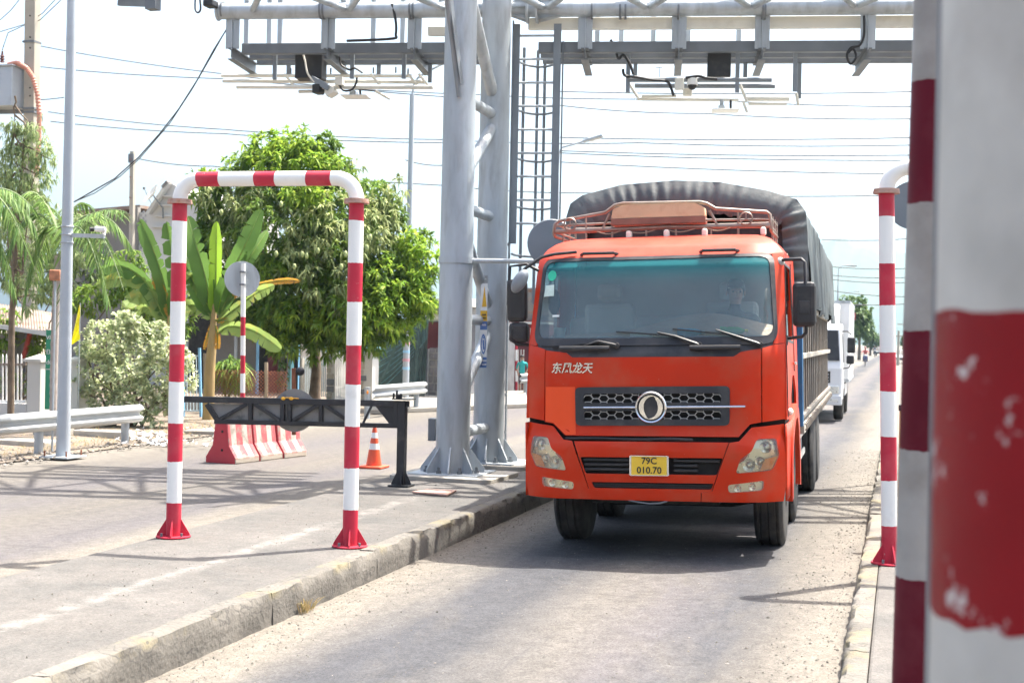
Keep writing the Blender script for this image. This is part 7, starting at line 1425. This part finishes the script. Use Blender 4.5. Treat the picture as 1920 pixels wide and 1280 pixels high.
# ---- motorbikes
def motorbike(label, base, rot, colr):
    t = thing('motorbike', base, label, 'motorbike', world=False, rot=(0, 0, rot)); cm = mat('bike_paint_%d' % len(bpy.data.materials), colr, .35, coat=.4)
    for y in (-.62, .62): m = MB(); m.lathe([(.22, -.04), (.28, -.035), (.3, 0), (.28, .035), (.22, .04)], 24, (0, y, .3), (1, 0, 0), close=True); w = m.build('wheel', K['rubber'], t, 50); m = MB(); m.lathe([(.05, -.04), (.22, -.015), (.22, .015), (.05, .04)], 20, (0, y, .3), (1, 0, 0)); m.build('rim', K['galvd'], w, 50)
    m = MB(); m.prism([(-.45, .75), (-.3, .95), (-.2, .5), (.15, .42), (.75, .72), (.8, .82), (.1, .8), (-.05, .62), (-.25, .35), (-.4, .4)], lambda u, v: (-.12, u, v), lambda u, v: (.12, u, v)); m.build('body', cm, t, 0, .04)
    m = MB(); m.prism([(-.5, .55), (-.52, .98), (-.42, 1.02), (-.34, .55)], lambda u, v: (-.17, u, v), lambda u, v: (.17, u, v)); m.build('front_shield', cm, t, 0, .04); m = MB(); m.tube([(-.33, -.3, 1.08), (0, -.42, 1.02), (.33, -.3, 1.08)], .018, 8); m.tube([(0, -.42, 1.0), (0, -.6, .3)], .03, 8); m.build('handlebar', K['blackpl'], t, 50)
    m = MB(); m.sph((0, -.5, .95), .09, 12, 8, (1.1, .6, .8)); m.build('headlamp', K['refl'], t, 50); m = MB(); m.box(-.13, .13, -.05, .72, .78, .86); m.build('seat', K['blackpl'], t, 0, .03)
    for s in (-1, 1): m = MB(); m.tube([(s * .3, -.3, 1.08), (s * .36, -.3, 1.24)], .008, 5); m.sph((s * .37, -.3, 1.27), .05, 8, 6, (1, .4, .7)); m.build('mirror', K['blackpl'], t, 50)
    return t
def rider(label, base, rot, shirt, hat):
    J, E_ = body(arms={'l': [(-.2, 0, 1.41), (-.3, -.2, 1.22), (-.3, -.46, 1.2)], 'r': [(.2, 0, 1.41), (.3, -.2, 1.22), (.3, -.46, 1.2)]}, legs={'l': [(-.1, -.04, .9), (-.18, -.42, .86), (-.17, -.35, .45), (-.17, -.48, .4)], 'r': [(.1, -.04, .9), (.18, -.42, .86), (.17, -.35, .45), (.17, -.48, .4)]}, lean=.04)
    R = Matrix.Rotation(rot, 3, 'Z'); return person(Vector(base) + R @ Vector((0, .2, -.06)), rot, label, J, E_, [shirt, K['skin'], K['trouser'], shirt, K['trouser'], K['shoe']], hat)
helm = mat('pink_helmet', (.5, .2, .2), .3); helm2 = mat('dark_helmet', (.05, .05, .06), .3)
b = G(1622, 686); b.z = 0; motorbike('blue and white motorbike coming along the far road', b, .03, (.12, .15, .3)); rider('motorbike rider in a red top on the far road', b, .03, K['pinkshirt'], helm)
b = G(1640, 669); b.z = 0; motorbike('distant dark motorbike farther up the road', b, .0, (.05, .06, .09)); rider('distant motorbike rider in a grey jacket', b, 0, K['greyshirt'], helm2)
# ---- cars
def car(label, c, rot, colr, h=1.45):
    t = thing('parked_car', c, label, 'car', world=False, rot=(0, 0, rot)); cm = mat('car_paint_%d' % len(bpy.data.materials), colr, .3, coat=.5)
    sec = [(-2.15, .35), (-2.2, .6), (-2.0, .8), (-1.2, .92), (-.5, h), (.9, h), (1.6, .98), (2.1, .9), (2.2, .6), (2.15, .3)]
    m = MB(); m.prism(sec, lambda u, v: (-.86 + .16 * max(0, v - .92) / .5, u, v), lambda u, v: (.86 - .16 * max(0, v - .92) / .5, u, v)); m.build('body', cm, t, 0, .06)
    m = MB(); m.prism([(-1.16, .96), (-.5, h - .05), (-.52, h - .05), (-1.18, .96)], lambda u, v: (-.66, u - .02, v), lambda u, v: (.66, u - .02, v)); m.build('windscreen', K['sideglass'], t)
    m = MB(); m.add([(-.68, -1.2, .97), (.68, -1.2, .97), (.6, -.56, h - .03), (-.6, -.56, h - .03)], [(0, 1, 2, 3)]); m.build('windscreen_glass', K['blackpl'], t)
    for s in (-1, 1):
        for y in (-1.35, 1.35): m = MB(); m.lathe([(.18, -.1), (.3, -.1), (.32, -.05), (.32, .05), (.3, .1), (.18, .1), (.001, .08)], 22, (s * .78, y, .32), (s, 0, 0)); w = m.build('wheel', K['rubber'], t, 50); m = MB(); m.lathe([(.19, .1), (.17, .11), (.001, .09)], 18, (s * .78, y, .32), (s, 0, 0)); m.build('rim', K['galv'], w, 50)
        m = MB(); m.sph((s * .62, -2.1, .68), .13, 12, 8, (1.2, .5, .6)); m.build('headlight', K['refl'], t, 60); m = MB(); m.cbox((s * .93, -.75, 1.0), (.16, .1, .11)); m.build('door_mirror', cm, t, 0, .03)
        m = MB(); m.add([(s * .865, -.95, .98), (s * .865, 1.3, .98), (s * .73, .8, h - .06), (s * .73, -.45, h - .06)], [(0, 1, 2, 3)]); m.build('side_glass', K['blackpl'], t)
    m = MB(); m.box(-.5, .5, -2.215, -2.19, .45, .62); m.build('grille', K['blackpl'], t); return t
b = G(1688, 681); b.z = 0; car('silver car on the right side of the far road', b, .0, (.5, .52, .54)); b = G(1652, 667); b.z = 0; car('small dark car far up the road', b, 0, (.08, .09, .1), 1.6)
# ---- white box truck behind
b = G(1571, 786); cx = b.x - .86; t = thing('white_box_truck', (cx, b.y - 1.1, 0), 'white box truck following behind the orange truck', 'truck', world=False, rot=(0, 0, rad(.6))); K['twhite'] = mat('white_truck_paint', (.75, .76, .76), .35, coat=.3, var=.04, dirt=((.6, .58, .54), 3, .6, 1.))
def ww(y, z): return 1.0 if z > 1.0 else .96
sec = [(.0, .55), (.0, 1.35), (.05, 1.5), (.32, 2.35), (.5, 2.5), (1.75, 2.5), (1.75, .75), (1.0, .75), (.95, .55)]
m = MB(); m.prism(sec, lambda u, v: (-1.0 + .06 * max(0, v - 1.5), u, v), lambda u, v: (1.0 - .06 * max(0, v - 1.5), u, v)); cb = m.build('cab', K['twhite'], t, 0, .06)
m = MB(); m.add([(-.92, .035, 1.55), (.92, .035, 1.55), (.86, .3, 2.32), (-.86, .3, 2.32)], [(0, 1, 2, 3)]); m.build('windscreen', K['blackpl'], cb)
for s in (-1, 1):
    m = MB(); m.add([(s * 1.004, .25, 1.5), (s * 1.004, 1.3, 1.5), (s * .955, 1.3, 2.25), (s * .955, .48, 2.25)], [(0, 1, 2, 3)]); m.build('side_window', K['sideglass'] if 0 else K['trim'], cb)
    m = MB(); m.cbox((s * .72, -.01, .82), (.4, .06, .2)); m.build('headlight', K['refl'], cb, 0, .03); m = MB(); m.cbox((s * 1.2, .1, 1.95), (.2, .12, .4)); mr = m.build('door_mirror', K['blackpl'], t, 0, .04); m = MB(); m.cbox((s * 1.18, .1, 1.58), (.19, .12, .22)); m.build('wide_angle_mirror', K['blackpl'], mr, 0, .04)
    m = MB(); m.tube([(s * .95, .3, 2.3), (s * 1.1, .1, 2.3), (s * 1.2, .08, 2.22)], .016, 6); m.tube([(s * 1.2, .08, 1.5), (s * 1.15, .12, 1.38), (s * .98, .25, 1.35)], .016, 6); m.build('mirror_arm', K['blackpl'], mr, 50)
    for y in (1.1, 4.9): m = MB(); m.lathe([(.22, -.12), (.4, -.12), (.44, -.08), (.44, .08), (.4, .12), (.22, .12), (.2, .02), (.001, .03)], 26, (s * .88, y, .43), (s, 0, 0)); m.build('wheel', K['rubber'], t, 50)
    m = MB(); m.box(s * 1.0 - .01, s * 1.0 + .01, 2.0, 4.2, .6, .9); m.build('side_guard', K['twhite'], t)
m = MB(); m.box(-1.1, 1.1, 1.95, 7.2, .98, 3.12); bx_ = m.build('cargo_box', K['twhite'], t, 0, .03)
for z in (1.0, 3.1): m = MB(); m.box(-1.11, 1.11, 1.94, 7.21, z - .04, z + .04); m.build('box_edge', K['galv'], bx_)
m = MB(); m.prism([(.6, 2.52), (1.9, 3.05), (1.9, 2.52)], lambda u, v: (-.85, u, v), lambda u, v: (.85, u, v)); m.build('wind_deflector', K['twhite'], t, 0, .04); m = MB(); m.box(-.6, .6, .4, 7, .55, .75); m.build('chassis', K['dark'], t); m = MB(); m.box(-1.0, 1.0, -.06, .12, .42, .68); m.build('bumper', K['twhite'], t, 0, .03); m = MB(); m.box(-.7, .7, -.012, .02, .98, 1.28); gq = m.build('grille', K['blackpl'], t, 0, .01)
for z in (1.04, 1.12, 1.2): m = MB(); m.box(-.66, .66, -.024, -.012, z - .012, z + .012); m.build('grille_bar', K['galv'], gq)
for s in (-1, 1): m = MB(); m.box(s * .8 - .1, s * .8 + .1, -.07, -.05, .5, .58); m.build('fog_light', K['refl'], t, 0, .005); m = MB(); m.box(s * 1.002 - .004, s * 1.002 + .004, .18, 1.4, 1.05, 1.08); m.build('door_seam', K['galvd'], t)
m = MB(); m.box(-.2, .2, -.075, -.06, .48, .6); m.build('licence_plate', K['swhite'], t)
# ---- distant red sign, poles, houses, hazard board
q = at(1594, 593, 95); t = thing('red_roadside_sign', Vector((q.x, 95, 0)), 'small red sign board beyond the white truck', 'sign'); m = MB(); m.cbox(q, (.75, .08, .5)); m.build('sign_panel', mat('faded_red_sign', (.4, .1, .08), .6), t); m = MB(); m.cbox(q + Vector((0, -.05, 0)), (.6, .02, .1)); m.build('white_stripe', K['swhite'], t); m = MB(); m.tube([Vector((q.x - .3, 95, 0)), q - Vector((.3, 0, 0))], .05, 8); m.build('post', K['galv'], t)
for i, (px, yt, h) in enumerate(((1685, 620, 130), (1697, 600, 160))): a = at(px, yt, h); t = thing('distant_power_pole', Vector((a.x, h, 0)), ('nearer distant power pole at the right of the far road', 'second distant power pole near the striped post')[i], 'pole'); m = MB(); m.tube([Vector((a.x, h, 0)), a], [.15, .1], 8); m.build('pole_shaft', K['cpole'], t, 50); m = MB(); m.beam(a + Vector((-.8, 0, -.5)), a + Vector((.8, 0, -.5)), .12, .12); m.build('crossarm', K['cpole'], t)
for i, (px, pw, yt, h) in enumerate(((1655, 14, 628, 330), (1668, 10, 634, 360), (1640, 10, 634, 300), (1693, 14, 630, 300))):
    a, b = at(px, yt, h), at(px + pw, yt, h); t = thing('distant_house', Vector((a.x, h, 0)), ('pale distant house at the end of the road', 'small grey distant house right of the road end', 'low distant house behind the roadside trees', 'distant house behind the right portal post')[i], 'house'); m = MB(); m.box(a.x, b.x, h, h + 6, 0, a.z - .5); m.build('wall', K['plaster'], t); m = MB(); m.box(a.x - .3, b.x + .3, h - .3, h + 6.3, a.z - .5, a.z - .2); m.build('roof', K['tin'], t)
    for k in (.25, .65): m = MB(); xx = a.x + (b.x - a.x) * k; m.box(xx, xx + .5, h - .03, h + .02, .9, 2); m.build('window', K['dark'], t)
c = at(1688, 800, 13.5); t = thing('hazard_board', Vector((c.x + .05, 13.5, ISZ)), 'yellow and black striped hazard board behind the right portal post', 'sign'); zb0, zb1 = at(1688, 838, 13.5).z, at(1688, 770, 13.5).z
m = MB(); m.box(c.x - .01, c.x + .4, 13.5, 13.53, ISZ, zb1); m.build('board', mat('hazard_yellow', (.62, .45, .2), .6), t, 0, .004)
for k in range(6): m = MB(); m.box(c.x + .01 + k * .065, c.x + .03 + k * .065, 13.492, 13.5, zb0, zb1 - .01); m.build('stripe', K['blackpl'], t)
m = MB(); m.box(c.x - .02, c.x + .42, 13.47, 13.56, zb1, zb1 + .06); m.build('board_top', K['blackpl'], t, 0, .01)
q = at(1712, 385, 20.); t = thing('round_road_sign', Vector((q.x, 20., ISZ)), 'round grey sign back peeking out behind the right portal pipe', 'sign'); m = MB(); m.lathe([(.35, -.01), (.35, .01)], 40, q, (0, 1, 0)); m.build('disc', K['steel'], t, 30); m = MB(); m.tube([Vector((q.x, 20.05, ISZ)), q + Vector((0, .05, .3))], .04, 10); m.build('post', K['galv'], t, 50)
# ---- mountain and the hazy air
YM_ = 2600.; pr = [(1180, 648), (1260, 600), (1340, 545), (1430, 490), (1500, 462), (1560, 450), (1590, 456), (1630, 472), (1655, 480), (1690, 478), (1740, 470), (1800, 480), (1900, 520), (2050, 580), (2200, 650)]
rr = random.Random(1); m = MB(); nx, ny = 160, 26; xs_ = np.linspace(1180, 2200, nx)
def mt(u, v):
    px = 1180 + 1020 * u; yy_ = float(np.interp(px, [p[0] for p in pr], [p[1] for p in pr])); a = at(px, yy_, YM_); k = math.sin(v * math.pi) ** .8; rid = 1 + .05 * math.sin(u * 60 + 4 * v) * (1 - k) + .03 * math.sin(u * 131)
    return (a.x, YM_ + (v - .5) * 1600, -.3 + max(0, a.z) * k * (rid if v != .5 else 1))
m.grid(nx, ny, mt); tag(m.build('mountain', mat('forested_hillside', (.05, .08, .06), .9, var=.3, vs=.01), None, 60), kind='structure')
hz = MB(); hz.box(-1500, 2300, -70, 4000, -1.7, 420); hm = bpy.data.materials.new('haze'); hm.use_nodes = True; nt = hm.node_tree; nt.nodes.remove(nt.nodes['Principled BSDF']); pv = _n(nt, 'ShaderNodeVolumePrincipled'); pv.inputs['Density'].default_value = .0002; pv.inputs['Color'].default_value = (.58, .83, 1, 1); pv.inputs['Anisotropy'].default_value = .3; nt.links.new(pv.outputs[0], nt.nodes['Material Output'].inputs['Volume'])
HAZE = True
if HAZE: tag(hz.build('haze', hm), 'pale daylight haze over the whole place', 'haze', kind='stuff')
